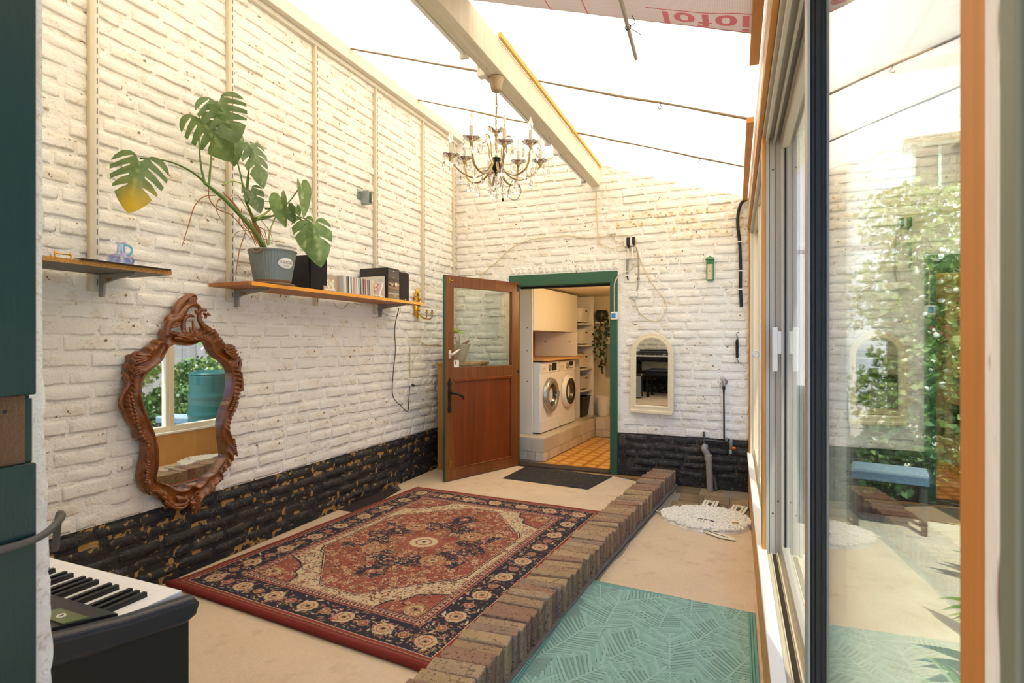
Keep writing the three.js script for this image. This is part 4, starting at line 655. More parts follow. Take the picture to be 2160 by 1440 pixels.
// photo card and CD cases
solo('photo_card', (() => { const g = new THREE.BoxGeometry(0.004, 0.118, 0.148); return g; })(), Mt(0xffffff, 0.5, { map: ctex(256, 200, (c, W, H) => { c.fillStyle = '#b9a48c'; c.fillRect(0, 0, W, H); const r = rng(3); for (let k = 0; k < 60; k++) { c.fillStyle = ['#e6dcc0', '#d6c8a2', '#efe8d4', '#c9b890'][k % 4]; c.beginPath(); c.arc(rr(70, 190, r), rr(60, 160, r), rr(6, 20, r), 0, 7); c.fill(); } c.fillStyle = '#e9e0cc'; c.fillRect(20, 165, 190, 18); }) }), 'square card with a picture of pale flowers beside the CD row', 'card', [-2.645, SH + 0.059, -3.078], [0, 0, 0.05]);
{
  const spines = [['pale blue', 0xa9c4cc], ['white', 0xe6e0d4], ['white', 0xddd6c8], ['grey', 0x6e645c], ['black', 0x2a2624], ['white', 0xe8e2d6], ['teal', 0x4c7f8c], ['white', 0xe2dacb], ['pink', 0xd4938a], ['cream', 0xd9cbb0], ['blue grey', 0x8795a0], ['white', 0xeae5da], ['white', 0xdcd6ca], ['dark green', 0x33443c], ['white', 0xe4ddcf], ['black', 0x242220], ['white', 0xe9e4d8], ['red', 0xa8344a], ['cream', 0xd8ceb4], ['black', 0x2b2826], ['brown', 0x5a4636], ['olive', 0x8a8460], ['white', 0xe4dece], ['cream', 0xd6caaa]];
  const body = new THREE.BoxGeometry(0.138, 0.124, 0.0098), sp = new THREE.BoxGeometry(0.0012, 0.118, 0.0082), mats = new Map(); const r = rng(61); let z = -3.165;
  spines.forEach(([nm, col], i) => {
    const w = rr(0.9, 1.5, r), o = thing('cd_case', spines.filter((q) => q[0] === nm).length > 1 ? `CD case with a ${nm} spine between the ${spines[i - 1][0]} and ${spines[i + 1]?.[0] ?? 'leaning'} cases` : `CD case with a ${nm} spine in the row on the honey shelf`, 'CD case', [-2.675 + rr(-0.006, 0.006, r), SH, z], 0, 'CD cases in a row on the honey shelf');
    const m = mats.get(col) ?? Mt(col, 0.35); mats.set(col, m); const c = mk('case', body, Mt(0xcfcac0, 0.25), o, [0, 0.062, 0], [0.045, 0, 0]); c.scale.z = w; const s = mk('spine', sp, m, o, [0.0695, 0.0625, 0], [0.045, 0, 0]); s.scale.z = w; z -= 0.0104 * w + 0.0016;
  });
}
{ // leaning case and white bag
  const o = thing('leaning_cd_case', 'open CD case with a pink cover leaning against the stereo', 'CD case', [-2.69, SH, -3.58], 0); const t = ctex(128, 128, (c) => { c.fillStyle = '#c9b0a4'; c.fillRect(0, 0, 128, 128); const r = rng(8); for (let k = 0; k < 40; k++) { c.fillStyle = ['#d9826a', '#b86a58', '#e6cfc0', '#a0887c'][k % 4]; c.beginPath(); c.arc(rr(30, 100, r), rr(20, 100, r), rr(3, 14, r), 0, 7); c.fill(); } });
  mk('case', new THREE.BoxGeometry(0.142, 0.124, 0.011), Mt(0xded6dc, 0.2), o, [0.03, 0.066, -0.012], [-0.42, 0.1, 0]); mk('cover', new THREE.PlaneGeometry(0.128, 0.116).translate(0, 0, 0.0062), Mt(0xffffff, 0.4, { map: t }), o, [0.03, 0.066, -0.012], [-0.42, 0.1, 0]);
  const g = new THREE.SphereGeometry(1, 24, 14), p = g.attributes.position; for (let i = 0; i < p.count; i++) { const n = 1 + 0.3 * IN.noise(p.getX(i) * 2.3, p.getY(i) * 2, p.getZ(i) * 2.4); p.setXYZ(i, p.getX(i) * 0.032 * n, Math.max(0, (p.getY(i) + 0.4)) * 0.018 * n, p.getZ(i) * 0.06 * n); } g.computeVertexNormals();
  solo('cloth_bundle', g, Mt(0xe2cfa0, 0.8), 'small crumpled yellowish cloth below the leaning CD case', 'cloth', [-2.63, SH, -3.6]);
}
// mini stereo with its right speaker, and a white printed board on its side
{
  const o = thing('mini_stereo', 'black mini hi-fi tower with chrome knobs at the end of the honey shelf', 'stereo', [-2.78, SH, -3.86]);
  const t = ctex(256, 420, (c, W, H) => { c.fillStyle = '#2a2622'; c.fillRect(0, 0, W, H); c.fillStyle = '#4b4640'; c.fillRect(8, 20, W - 16, 116); c.fillStyle = '#e8e2d4'; c.font = '12px sans-serif'; c.fillRect(110, 30, 30, 9); c.fillRect(112, 120, 36, 8); c.fillStyle = '#171513'; for (let k = 0; k < 3; k++) { c.beginPath(); c.arc(38 + k * 46, 160, 14, 0, 7); c.fill(); } c.fillStyle = '#8a6248'; c.fillRect(6, 186, W - 12, 92); c.fillStyle = '#1c1917'; c.fillRect(6, 286, W - 12, 44); c.fillStyle = '#8f8980'; c.fillRect(10, 336, W - 20, 20); c.fillStyle = '#1c1917'; c.fillRect(6, 362, W - 12, 52); c.fillStyle = '#cfc8ba'; c.fillRect(170, 310, 30, 6); c.fillRect(150, 372, 34, 6); });
  mk('tower', bx(-0.15, 0, -0.075, 0.128, 0.262, 0.095, 0.003), Mt(0x262320, 0.4), o); mk('front', (() => { const g = new THREE.BoxGeometry(0.006, 0.252, 0.162); return g; })(), [0, 1, 2, 3, 4, 5].map((k) => k === 0 ? Mt(0xffffff, 0.3, { map: t }) : M.dark), o, [0.13, 0.131, 0.01]);
  for (let k = 0; k < 5; k++) mk('small_knob', rod([0.132, 0.128 - (k % 2) * 0.008, 0.075 - k * 0.011], [0.145, 0.128 - (k % 2) * 0.008, 0.075 - k * 0.011], 0.0055, 12), M.steel, o); for (let k = 0; k < 2; k++) mk('small_knob', rod([0.132, 0.128, -0.032 - k * 0.016], [0.145, 0.128, -0.032 - k * 0.016], 0.0055, 12), M.steel, o); mk('volume_knob', rod([0.132, 0.126, 0.002], [0.152, 0.126, 0.002], 0.017, 20), M.steel, o);
  const s = mk('speaker', bx(-0.13, 0, -0.225, 0.122, 0.248, -0.08, 0.003), Mt(0x2b2724, 0.5), o); mk('grille', bx(0.1225, 0.006, -0.22, 0.134, 0.242, -0.085, 0.003), Mt(0x312c29, 0.9, { bumpMap: rep(T.fine, 30), bumpScale: 0.002 }), s); mk('badge', bx(0.1335, 0.012, -0.172, 0.1355, 0.018, -0.155), M.steel, s);
  solo('printed_board', new THREE.BoxGeometry(0.24, 0.185, 0.004), Mt(0xffffff, 0.5, { map: ctex(256, 200, (c, W, H) => { c.fillStyle = '#ddd8cc'; c.fillRect(0, 0, W, H); c.fillStyle = '#b8b2a4'; c.font = '15px sans-serif'; c.fillText('BLACK', 96, 44); c.strokeStyle = '#b8b2a4'; c.lineWidth = 3; c.beginPath(); c.arc(214, 44, 15, 0, 7); c.stroke(); c.fillRect(206, 70, 16, 8); c.fillStyle = '#5a4f86'; c.font = 'bold 20px sans-serif'; c.fillText('BIRTH OF', 16, 84); }) }), 'pale printed square board leaning against the side of the stereo', 'board', [-2.79, SH + 0.095, -3.755], [0.03, 0, 0]);
}
// wall sconce
{
  const o = thing('wall_sconce', 'ornate gilded wall sconce with two candle arms under the shelf end', 'sconce', [XL + 0.02, 1.72, -4.665]);
  const g = []; const r = rng(44); for (let k = 0; k < 26; k++) { const t = k / 26 * 6.283, y = Math.sin(t) * 0.12, z = Math.cos(t) * 0.04; g.push(new THREE.SphereGeometry(0.011 + 0.004 * Math.sin(k * 3), 8, 6).scale(0.7, 1.25, 1).translate(0.012, y, z)); }
  g.push(new THREE.SphereGeometry(1, 14, 10).scale(0.012, 0.12, 0.04)); for (const y of [0.13, 0.145]) g.push(new THREE.ConeGeometry(0.014, 0.035, 8).translate(0.01, y, 0.012), new THREE.ConeGeometry(0.014, 0.035, 8).translate(0.01, y, -0.012)); g.push(new THREE.ConeGeometry(0.016, 0.06, 8).rotateX(Math.PI).translate(0.012, -0.145, 0));
  mk('back_plate', g, M.gold, o); mk('medallion', new THREE.SphereGeometry(1, 14, 10).scale(0.006, 0.03, 0.016), Mt(0x7a2030, 0.4), o, [0.022, 0.01, 0]);
  for (const [z, x] of [[-0.03, 0.10], [-0.085, 0.13]]) { mk('arm', tube([[0.012, -0.085, -0.01], [0.05, -0.13, z * 0.6], [x * 0.8, -0.145, z], [x, -0.12, z], [x, -0.085, z]], 0.0055, 8), M.brass, o); mk('candle_cup', lathe([[0, -0.09], [0.018, -0.088], [0.019, -0.084], [0.008, -0.082], [0.009, -0.06], [0.014, -0.056], [0.012, -0.054], [0, -0.056]], 16), M.brass, o, [x, 0, z]); }
}
// cables under the shelf, socket
solo('hanging_cable', tube([V(-2.90, 1.66, -4.30), onX(833, 690, -2.93), onX(834, 740, -2.93), onX(830, 780, -2.93), onX(829, 835, -2.93), onX(845, 855, -2.925), onX(860, 867, -2.92), onX(862, 850, -2.925), onX(864, 815, -2.925)], 0.0038, 6, 80), M.dark, 'thin black cable hanging from the stereo to the socket', 'cable');
{
  const o = thing('wall_socket', 'small white surface socket with a plugged in black plug', 'socket', onX(863, 806, XL + 0.003));
  mk('box', bx(0, -0.03, -0.03, 0.035, 0.04, 0.03, 0.005), M.plastic, o); mk('plug', rod([0.035, -0.02, 0], [0.055, -0.035, 0], 0.012, 12), M.dark, o); mk('conduit', [tube([V(0.012, 0.04, 0), V(0.012, 0.3, 0.0), V(0.012, 0.345, 0.0)], 0.006, 6)], Mt(0xdccdaa, 0.6), o);
}
solo('wall_cable', tube([onX(863, 718, -2.94), onX(880, 718, -2.935), onX(900, 727, -2.93), onX(925, 726, -2.93)], 0.005, 6, 30), Mt(0xcdb892, 0.6), 'beige cable running from the socket to the corner', 'cable');
for (const [pts, lab] of [[[[704, 634], [708, 645], [722, 651], [735, 640], [745, 639], [762, 644]], 'thin looping wire under the middle of the honey shelf'], [[[800, 655], [815, 664], [833, 667], [843, 660], [845, 648]], 'thin looping wire hanging beside the shelf bracket'], [[[800, 656], [798, 668], [785, 670]], 'short loose wire end at the far shelf bracket']]) solo('loose_wire', tube(pts.map(([u, v]) => onX(u, v, -2.92)), 0.0017, 5, 40), M.dark, lab, 'wire');

// ---------- carved mirror on the long wall ----------
{
  const PX0 = XL + 0.035, C = onX(381, 850, PX0), o = thing('carved_mirror', 'curvy carved brown wooden baroque mirror on the long brick wall', 'mirror', C);
  // contours traced in the plane of the wall, then (a, b) = (towards the laundry, up) in metres
  const A = (X, Y) => { const p = onX(230 + X / 5.76, 610 + Y / 5.76, PX0); return [-(p.z - C.z), p.y - C.y]; }, B = (X, Y) => A(X, Y + 240 * 5.76);
  const inner = [A(640, 800), A(690, 705), A(760, 668), A(830, 668), A(890, 682), A(980, 676), A(1050, 650), A(1110, 628), A(1180, 660), A(1215, 735), A(1290, 825), A(1375, 885), A(1440, 960), A(1462, 1060), A(1455, 1200), A(1425, 1350), B(1395, 20), B(1365, 140), B(1340, 250), B(1345, 420), B(1365, 560), B(1375, 640), B(1340, 700), B(1285, 780), B(1235, 850), B(1160, 895), B(1120, 960), B(1060, 1010), B(1005, 985), B(945, 985), B(915, 1035), B(840, 1050), B(760, 1028), B(700, 990), B(620, 965), B(545, 930), B(535, 880), B(560, 770), B(570, 640), B(558, 520), B(520, 380), B(480, 280), B(440, 180), B(400, 80), A(378, 1400), A(352, 1250), A(365, 1140), A(400, 1050), A(480, 965), A(560, 905), A(615, 850)];
  const outer = [A(640, 480), A(620, 540), A(660, 590), A(610, 618), A(540, 612), A(500, 665), A(430, 705), A(420, 750), A(370, 775), A(335, 752), A(270, 790), A(225, 800), A(222, 870), A(185, 930), A(205, 1010), A(170, 1080), A(190, 1150), A(165, 1250), A(150, 1380), B(165, 110), B(215, 220), B(290, 320), B(305, 420), B(390, 500), B(400, 580), B(378, 680), B(360, 780), B(345, 920), B(378, 1010), B(440, 1095), B(520, 1100), B(600, 1170), B(650, 1200), B(705, 1255), B(800, 1282), B(880, 1245), B(925, 1200), B(960, 1250), B(1000, 1262), B(1050, 1240), B(1085, 1180), B(1130, 1125), B(1205, 1090), B(1255, 1000), B(1335, 930), B(1325, 880), B(1400, 790), B(1450, 720), B(1465, 650), B(1512, 600), B(1500, 500), B(1460, 430), B(1430, 370), B(1430, 270), B(1455, 170), B(1500, 80), B(1530, 0), A(1540, 1300), A(1560, 1230), A(1565, 1100), A(1545, 1000), A(1515, 900), A(1545, 830), A(1520, 770), A(1490, 690), A(1420, 665), A(1370, 665), A(1340, 600), A(1300, 560), A(1260, 490), A(1190, 480), A(1140, 455), A(1100, 500), A(1050, 530), A(980, 545), A(890, 530), A(800, 520), A(740, 510), A(690, 490)];
  const dense = (pts) => new THREE.CatmullRomCurve3(pts.map(([a, b]) => V(a, b, 0)), true, 'centripetal').getPoints(900).slice(0, -1);
  const di = dense(inner), dou = dense(outer), N = 420;
  const radial = (pts, c) => { const R0 = new Array(N).fill(0); for (let i = 0; i < pts.length; i++) { const p = pts[i], q = pts[(i + 1) % pts.length]; let t0 = Math.atan2(p.y - c[1], p.x - c[0]), t1 = Math.atan2(q.y - c[1], q.x - c[0]), d = t1 - t0; if (d > Math.PI) d -= 2 * Math.PI; if (d < -Math.PI) d += 2 * Math.PI; const n = Math.ceil(Math.abs(d) / (2 * Math.PI) * N) * 2 + 1; for (let k = 0; k <= n; k++) { const s = k / n, x = lerp(p.x, q.x, s) - c[0], y = lerp(p.y, q.y, s) - c[1], t = Math.atan2(y, x), id = ((Math.round(t / (2 * Math.PI) * N) % N) + N) % N; R0[id] = Math.max(R0[id], Math.hypot(x, y)); } } for (let i = 0; i < N; i++) if (!R0[i]) R0[i] = R0[(i + N - 1) % N] || R0[(i + 1) % N]; return R0; };
  const ctr = [0, 0.02], ri = radial(di, ctr), ro = radial(dou, ctr).map((r, i) => Math.max(r, ri[i] + 0.02));
  const S = 16, pos = [], uv = [], idx = [];
  const prof = (s, t, w) => { // carved section: inner lip, cove, ribbed outer rim
    const lip = 0.012 * Math.exp(-Math.pow((s - 0.07) / 0.07, 2)), rim = 0.016 * Math.exp(-Math.pow((s - 0.80) / 0.16, 2)), cove = -0.008 * Math.exp(-Math.pow((s - 0.38) / 0.2, 2));
    const shell = sstep(0.35, 0.75, s) * (0.009 * Math.sin(t * 84 + 9 * s) * (0.35 + 0.65 * sstep(-0.1, 0.5, Math.sin(t * 5 + 0.7)))), curl = 0.009 * Math.sin(t * 11 + 5 * s);
    return 0.026 + lip + rim + cove + shell + curl * s * (1 - s) * 2; };
  for (let j = 0; j <= S + 2; j++) for (let i = 0; i < N; i++) {
    const t = i / N * Math.PI * 2, s = clamp((j - 1) / S), r = lerp(ri[i], ro[i], s), w = ro[i] - ri[i]; const h = j === 0 ? -0.004 : j === S + 2 ? -0.012 : prof(s, t, w) * (s > 0.93 ? 0.72 : 1);
    const a = ctr[0] + Math.cos(t) * r, b = ctr[1] + Math.sin(t) * r; pos.push(h, b, -a); uv.push(t * 0.7, s * 0.2 + b);
  }
  for (let j = 0; j < S + 2; j++) for (let i = 0; i < N; i++) { const a = j * N + i, b = j * N + (i + 1) % N; idx.push(a, a + N, b + N, a, b + N, b); }
  const g = new THREE.BufferGeometry(); g.setAttribute('position', new THREE.Float32BufferAttribute(pos, 3)); g.setAttribute('uv', new THREE.Float32BufferAttribute(uv, 2)); g.setIndex(idx); g.computeVertexNormals();
  const wood = Mt(0xffffff, 0.32, { map: rep(T.carved, 2.2, 3), clearcoat: 0.5, clearcoatRoughness: 0.22 });
  mk('frame', g, wood, o);
  // glass, flat behind the lip
  const gs = new THREE.Shape(); for (let i = 0; i < N; i++) { const t = i / N * Math.PI * 2, r = ri[i] + 0.006, a = ctr[0] + Math.cos(t) * r, b = ctr[1] + Math.sin(t) * r; i ? gs.lineTo(-a, b) : gs.moveTo(-a, b); }
  const gg = new THREE.ExtrudeGeometry(gs, { depth: 0.004, bevelEnabled: false, curveSegments: 1 }); gg.rotateY(Math.PI / 2).scale(1, 1, -1); { const ix = gg.index; if (!ix) { const p = gg.attributes.position, n = gg.attributes.normal; for (let i = 0; i < p.count; i += 3) { for (const at of [p, n]) { const b = [at.getX(i + 1), at.getY(i + 1), at.getZ(i + 1)]; at.setXYZ(i + 1, at.getX(i + 2), at.getY(i + 2), at.getZ(i + 2)); at.setXYZ(i + 2, ...b); } } } } gg.computeVertexNormals();
  mk('mirror_glass', gg, M.mirror, o, [-0.006, 0, 0]);
  const P = (q, h) => V(h, q[1], -q[0]);
  const scroll = (name, pts, rad, h = 0.02) => mk(name, taper(pts.map((q, i) => P(q, Array.isArray(h) ? h[i] : h)), rad.map((q) => q * 1.18), 10, 44), wood, o);
  // pierced crest
  scroll('crest_scroll', [A(655, 560), A(668, 470), A(705, 390), A(800, 345), A(860, 270), A(920, 205), A(1000, 188), A(1060, 225), A(1050, 280), A(1015, 280), A(1020, 250)], [0.016, 0.017, 0.019, 0.019, 0.02, 0.018, 0.014, 0.012, 0.01, 0.008, 0.005], 0.026);
  scroll('crest_scroll', [A(690, 480), A(700, 360), A(760, 330), A(800, 250), A(870, 150), A(940, 100), A(990, 75), A(1030, 90), A(1040, 118)], [0.012, 0.016, 0.018, 0.02, 0.02, 0.02, 0.017, 0.012, 0.005], 0.012);
  for (let k = 0; k < 4; k++) scroll('crest_leaf', [A(930 + k * 24, 180), A(938 + k * 26, 130 - k * 4), A(960 + k * 24, 95 + k * 6)], [0.007, 0.006, 0.002], 0.032);
  scroll('crest_scroll', [A(1180, 500), A(1115, 450), A(1075, 390), A(1060, 330), A(1075, 270), A(1100, 240)], [0.018, 0.016, 0.013, 0.012, 0.010, 0.006], 0.022);
  for (let k = 0; k < 6; k++) { const t = k / 6 * 6.283, q = A(1105 + Math.cos(t) * 52, 300 + Math.sin(t) * 48); mk('crest_petal', new THREE.SphereGeometry(0.0085, 10, 8).scale(0.7, 1, 1), wood, o, P(q, 0.03)); } mk('crest_petal', new THREE.SphereGeometry(0.009, 10, 8), wood, o, P(A(1105, 300), 0.037)); scroll('crest_leaf', [A(1130, 320), A(1165, 312), A(1198, 316)], [0.008, 0.007, 0.001], 0.028); scroll('crest_leaf', [A(1100, 270), A(1105, 240), A(1108, 225)], [0.008, 0.008, 0.003], 0.03);
  scroll('crest_stem', [A(885, 500), A(880, 420), A(900, 350), A(960, 320), A(1010, 330)], [0.012, 0.012, 0.012, 0.009, 0.005], 0.014);
  for (let k = 0; k < 5; k++) scroll('crest_ridge', [A(690 + k * 8, 470 - k * 34), A(760 + k * 5, 445 - k * 32), A(810 + k * 2, 430 - k * 34)], [0.004, 0.006, 0.003], 0.038);
  // shell palmette at the top of the glass
  [[770, 560], [790, 530], [835, 510], [880, 510], [920, 460], [960, 380], [1010, 460], [1040, 500], [1080, 510], [1120, 540]].forEach(([X, Y], k) => scroll('palmette_leaf', [A(975, 598), A(lerp(975, X, 0.55), lerp(598, Y, 0.45)), A(X, Y)], [0.008, 0.0095, 0.003], [0.034, 0.044, 0.036]));
  mk('palmette_bead', new THREE.SphereGeometry(0.014, 14, 10).scale(0.8, 1, 1.2), wood, o, P(A(975, 600), 0.04)); scroll('palmette_rim', [A(735, 590), A(820, 600), A(890, 605), A(975, 612), A(1060, 600), A(1150, 590)], [0.006, 0.009, 0.008, 0.01, 0.008, 0.004], 0.036);
  // side leaves
  scroll('side_leaf', [A(120, 1000), A(180, 1060), A(205, 1130), A(160, 1230), A(110, 1330), B(105, 10), B(135, 80), B(200, 110)], [0.004, 0.012, 0.014, 0.012, 0.009, 0.009, 0.009, 0.004], 0.02);
  scroll('side_leaf', [A(1560, 815), A(1565, 900), A(1555, 980), A(1580, 1080), A(1590, 1180), A(1570, 1240)], [0.004, 0.012, 0.009, 0.007, 0.009, 0.006], 0.018);
  const fan = (cx, cy, pts, h = 0.043, r = 0.0068) => pts.forEach(([X, Y]) => scroll('shell_rib', [A(lerp(cx, X, 0.15), lerp(cy, Y, 0.15)), A(lerp(cx, X, 0.6), lerp(cy, Y, 0.6)), A(X, Y)], [r * 0.35, r, r * 0.8], [h - 0.005, h, h - 0.012]));
  fan(480, 820, [[290, 790], [330, 780], [380, 795], [262, 830], [250, 870], [248, 910]]); fan(420, 930, [[240, 950], [225, 985], [245, 1015], [275, 1035], [310, 1040], [345, 1025]]); fan(1330, 740, [[1400, 680], [1440, 680], [1480, 700], [1505, 745], [1520, 790], [1515, 840], [1490, 855]]);
  const barbs = (list, len, ang) => list.forEach(([X, Y], k) => scroll('carved_barb', [A(X, Y), A(X + len * Math.cos(ang + k * 0.03), Y + len * Math.sin(ang + k * 0.03)), A(X + 1.7 * len * Math.cos(ang + 0.4 + k * 0.03), Y + 1.7 * len * Math.sin(ang + 0.4 + k * 0.03))], [0.002, 0.0068, 0.0015], 0.04));
  const y2 = 240 * 5.76; barbs(Array.from({ length: 12 }, (_, k) => [190 + k * 10, 1250 + k * 42]), 26, 0.7); barbs(Array.from({ length: 9 }, (_, k) => [395 - k * 3, 700 + k * 30 + y2]), 26, 0.5); barbs(Array.from({ length: 9 }, (_, k) => [1535 + k * 2, 1010 + k * 24]), 22, 0.3); barbs(Array.from({ length: 7 }, (_, k) => [1500 - k * 10, 1290 + k * 26]), 24, 2.4); barbs(Array.from({ length: 8 }, (_, k) => [1440 + k * 5, 430 + k * 26 + y2]), 24, 0.2);
  // bottom apron with pendant
  scroll('apron_scroll', [B(620, 1180), B(690, 1230), B(780, 1268), B(860, 1258), B(905, 1215), B(885, 1185), B(860, 1200)], [0.009, 0.010, 0.010, 0.009, 0.008, 0.006, 0.003], 0.03); scroll('apron_scroll', [B(440, 1090), B(520, 1060), B(600, 1090), B(660, 1160)], [0.008, 0.009, 0.008, 0.005], 0.03); scroll('apron_scroll', [B(1240, 1040), B(1190, 1075), B(1150, 1110), B(1165, 1090)], [0.008, 0.009, 0.007, 0.004], 0.03);
  scroll('pendant', [B(1010, 1110), B(1020, 1180), B(1020, 1260), B(1000, 1340)], [0.016, 0.017, 0.015, 0.006], 0.026); for (const s of [-1, 1]) for (let k = 0; k < 4; k++) scroll('pendant_leaf', [B(1010 + s * 10, 1110 + k * 38), B(1010 + s * (52 - k * 6), 1150 + k * 40), B(1010 + s * (70 - k * 12), 1210 + k * 34)], [0.004, 0.009, 0.003], 0.03);
  mk('keyhole_bead', new THREE.TorusGeometry(0.011, 0.004, 8, 20).rotateY(Math.PI / 2), wood, o, P(B(1008, 1095), 0.042)); for (let k = 0; k < 7; k++) scroll('shell_rib', [B(760 + k * 6, 1120), B(790 + k * 15, 1165), B(800 + k * 18, 1205)], [0.002, 0.006, 0.003], [0.032, 0.038, 0.03]);
  [0, 1, 2].forEach((k) => mk('carved_bead', new THREE.SphereGeometry(0.0065, 10, 8).scale(0.8, 1.5, 1), wood, o, P(B(1185 + k * 24, 1065 - k * 22), 0.034)));
}

// ---------- arched mirror ----------
{
  const o = thing('arched_mirror', 'arched mirror in a cream frame on the brick end wall', 'mirror', [-0.766, 0.637, ZB + 0.034], 0);
  o.rotation.set(0.0365, -0.083, -0.014, 'YXZ');
  const arch = (w, h, b, s = new THREE.Shape(), hole) => { const f = hole ? new THREE.Path() : s; f.moveTo(-w, b); f.lineTo(w, b); f.lineTo(w, h - w); f.absarc(0, h - w, w, 0, Math.PI, false); f.lineTo(-w, b); if (hole) s.holes.push(f); return s; };
  const cream = Mt(0xeadcb8, 0.35), s = arch(0.205, 0.79, 0.03); arch(0.164, 0.752, 0.075, s, true); mk('frame', ext(s, 0.026, 0.007, 3), cream, o, [0, 0, -0.012]);
  const s2 = arch(0.178, 0.765, 0.062); arch(0.166, 0.752, 0.072, s2, true); mk('frame_lip', ext(s2, 0.03, 0.005, 3), cream, o, [0, 0, -0.012]);
  mk('bottom_ledge', bx(-0.208, 0, -0.012, 0.208, 0.034, 0.03, 0.008), cream, o);
  mk('mirror_glass', ext(arch(0.168, 0.756, 0.07), 0.006), M.mirror, o, [0, 0, -0.008]);
}

// ---------- laundry door ----------
{
  const f = thing('trim_6', 'green painted door frame of the laundry doorway', 'door frame', [0, 0, 0], 0, undefined, 'structure');
  mk('lintel', bx(DX0, 1.95, -5.64, DX1, DH, -5.515, 0.005), M.green, f); mk('jamb', bx(-1.182, -0.01, -5.64, DX1, 1.953, -5.515, 0.005), M.green, f); mk('jamb', bx(DX0, -0.01, -5.64, -2.215, 1.953, -5.515, 0.005), M.green, f);
  mk('stop', [bx(-1.2, 0, -5.66, -1.18, 1.95, -5.62, 0.002), bx(-2.2, 1.93, -5.66, -1.19, 1.952, -5.62, 0.002)], M.dark, f); mk('threshold', bx(-2.215, -0.02, -5.68, -1.18, 0.012, -5.52, 0.004), Mt(0x3a3129, 0.7), f);
}
{
  const hx = -2.188, hz = -5.505, ex = -2.575, ez = -4.575, len = Math.hypot(ex - hx, ez - hz), ry = Math.atan2(-(ez - hz), ex - hx);
  // local x from hinge to latch edge, local +z is the face with the brown varnish
  const d = thing('door_1', 'open brown half-glazed door with green edge leading to the laundry', 'door', [hx, 0.012, hz], ry, undefined, 'structure');
  d.scale.z = -1; const T0 = -0.02, T1 = 0.02, st = 0.105; // thickness
  const grain = (g) => g;
  const frame = [bx(0, 0, T0, st, 1.975, T1, 0.004), bx(len - st, 0, T0, len - 0.003, 1.975, T1, 0.004), bx(st - 0.004, 1.865, T0 + 0.001, len - st + 0.004, 1.974, T1 - 0.001, 0.003), bx(st - 0.004, 0.97, T0 + 0.001, len - st + 0.004, 1.085, T1 - 0.001, 0.003), bx(st - 0.004, 0, T0 + 0.001, len - st + 0.004, 0.1, T1 - 0.001, 0.003)];
  mk('frame', frame, M.door, d); mk('panel', bx(st - 0.005, 0.09, -0.008, len - st + 0.005, 0.98, 0.008), Mt(0xffffff, 0.36, { map: rep(T.door, 1, 0.6), color: 0xffd8b0 }), d);
  mk('molding', [bx(st, 0.945, 0.008, len - st, 0.975, 0.024, 0.006), bx(st, 0.095, 0.008, len - st, 0.115, 0.02, 0.006), bx(st - 0.002, 0.1, 0.008, st + 0.014, 0.96, 0.018, 0.005), bx(len - st - 0.014, 0.1, 0.008, len - st + 0.002, 0.96, 0.018, 0.005)], Mt(0xffffff, 0.3, { map: rep(T.door, 1, 2), color: 0xffcf9a }), d);
  mk('green_edge', bx(len - 0.0032, 0, T0, len + 0.001, 1.975, T1 + 0.001, 0.001), M.green, d); mk('green_back', bx(0, 0, T0 - 0.002, st, 1.975, T0, 0.0005), M.green, d); mk('green_back', [bx(len - st, 0, T0 - 0.002, len, 1.975, T0, 0.0005), bx(st, 0, T0 - 0.002, len - st, 1.085, T0, 0.0005), bx(st, 1.865, T0 - 0.002, len - st, 1.975, T0, 0.0005)], M.green, d);
  mk('pane', bx(st - 0.004, 1.08, -0.003, len - st + 0.004, 1.87, 0.003), M.glass, d);
  // wrought handle
  const ix = len - 0.05, h = mk('handle_plate', ext([[-0.016, 0.66], [0.016, 0.66], [0.02, 0.69], [0.013, 0.72], [0.02, 0.86], [0.014, 0.9], [0.024, 0.935], [0.012, 0.955], [0, 0.985], [-0.012, 0.955], [-0.024, 0.935], [-0.014, 0.9], [-0.02, 0.86], [-0.013, 0.72], [-0.02, 0.69]], 0.008, 0.002), M.iron, d, [ix, 0, 0.02]);
  mk('lever', [taper([V(0, 0.845, 0.006), V(0, 0.845, 0.05), V(-0.02, 0.842, 0.062), V(-0.06, 0.83, 0.062), V(-0.1, 0.815, 0.06), V(-0.125, 0.8, 0.06), V(-0.13, 0.785, 0.06)], [0.011, 0.011, 0.012, 0.011, 0.012, 0.013, 0.007], 10, 40), new THREE.SphereGeometry(0.014, 12, 8).translate(-0.122, 0.79, 0.06)], M.iron, h);
  mk('back_lever', taper([V(ix, 0.845, -0.02), V(ix, 0.845, -0.06), V(ix - 0.03, 0.84, -0.075), V(ix - 0.1, 0.83, -0.075)], [0.01, 0.01, 0.011, 0.008], 10, 24), M.iron, d);
  const wh = mk('window_latch', bx(ix - 0.015, 1.175, 0.02, ix + 0.015, 1.255, 0.03, 0.003), Mt(0xd8cfba, 0.4), d); mk('latch_lever', [taper([V(ix, 1.215, 0.03), V(ix - 0.01, 1.215, 0.048), V(ix - 0.05, 1.235, 0.052), V(ix - 0.095, 1.26, 0.052)], [0.01, 0.011, 0.010, 0.006], 8, 20)], Mt(0xe4dcc8, 0.4), wh);
  const lab = mk('sticker', bx(len - st - 0.075, 1.09, 0.0035, len - st + 0.002, 1.155, 0.0045), Mt(0xe8e4d8, 0.6), d); mk('sticker_mark', bx(len - st - 0.042, 1.115, 0.0045, len - st - 0.03, 1.145, 0.0049), M.dark, lab);
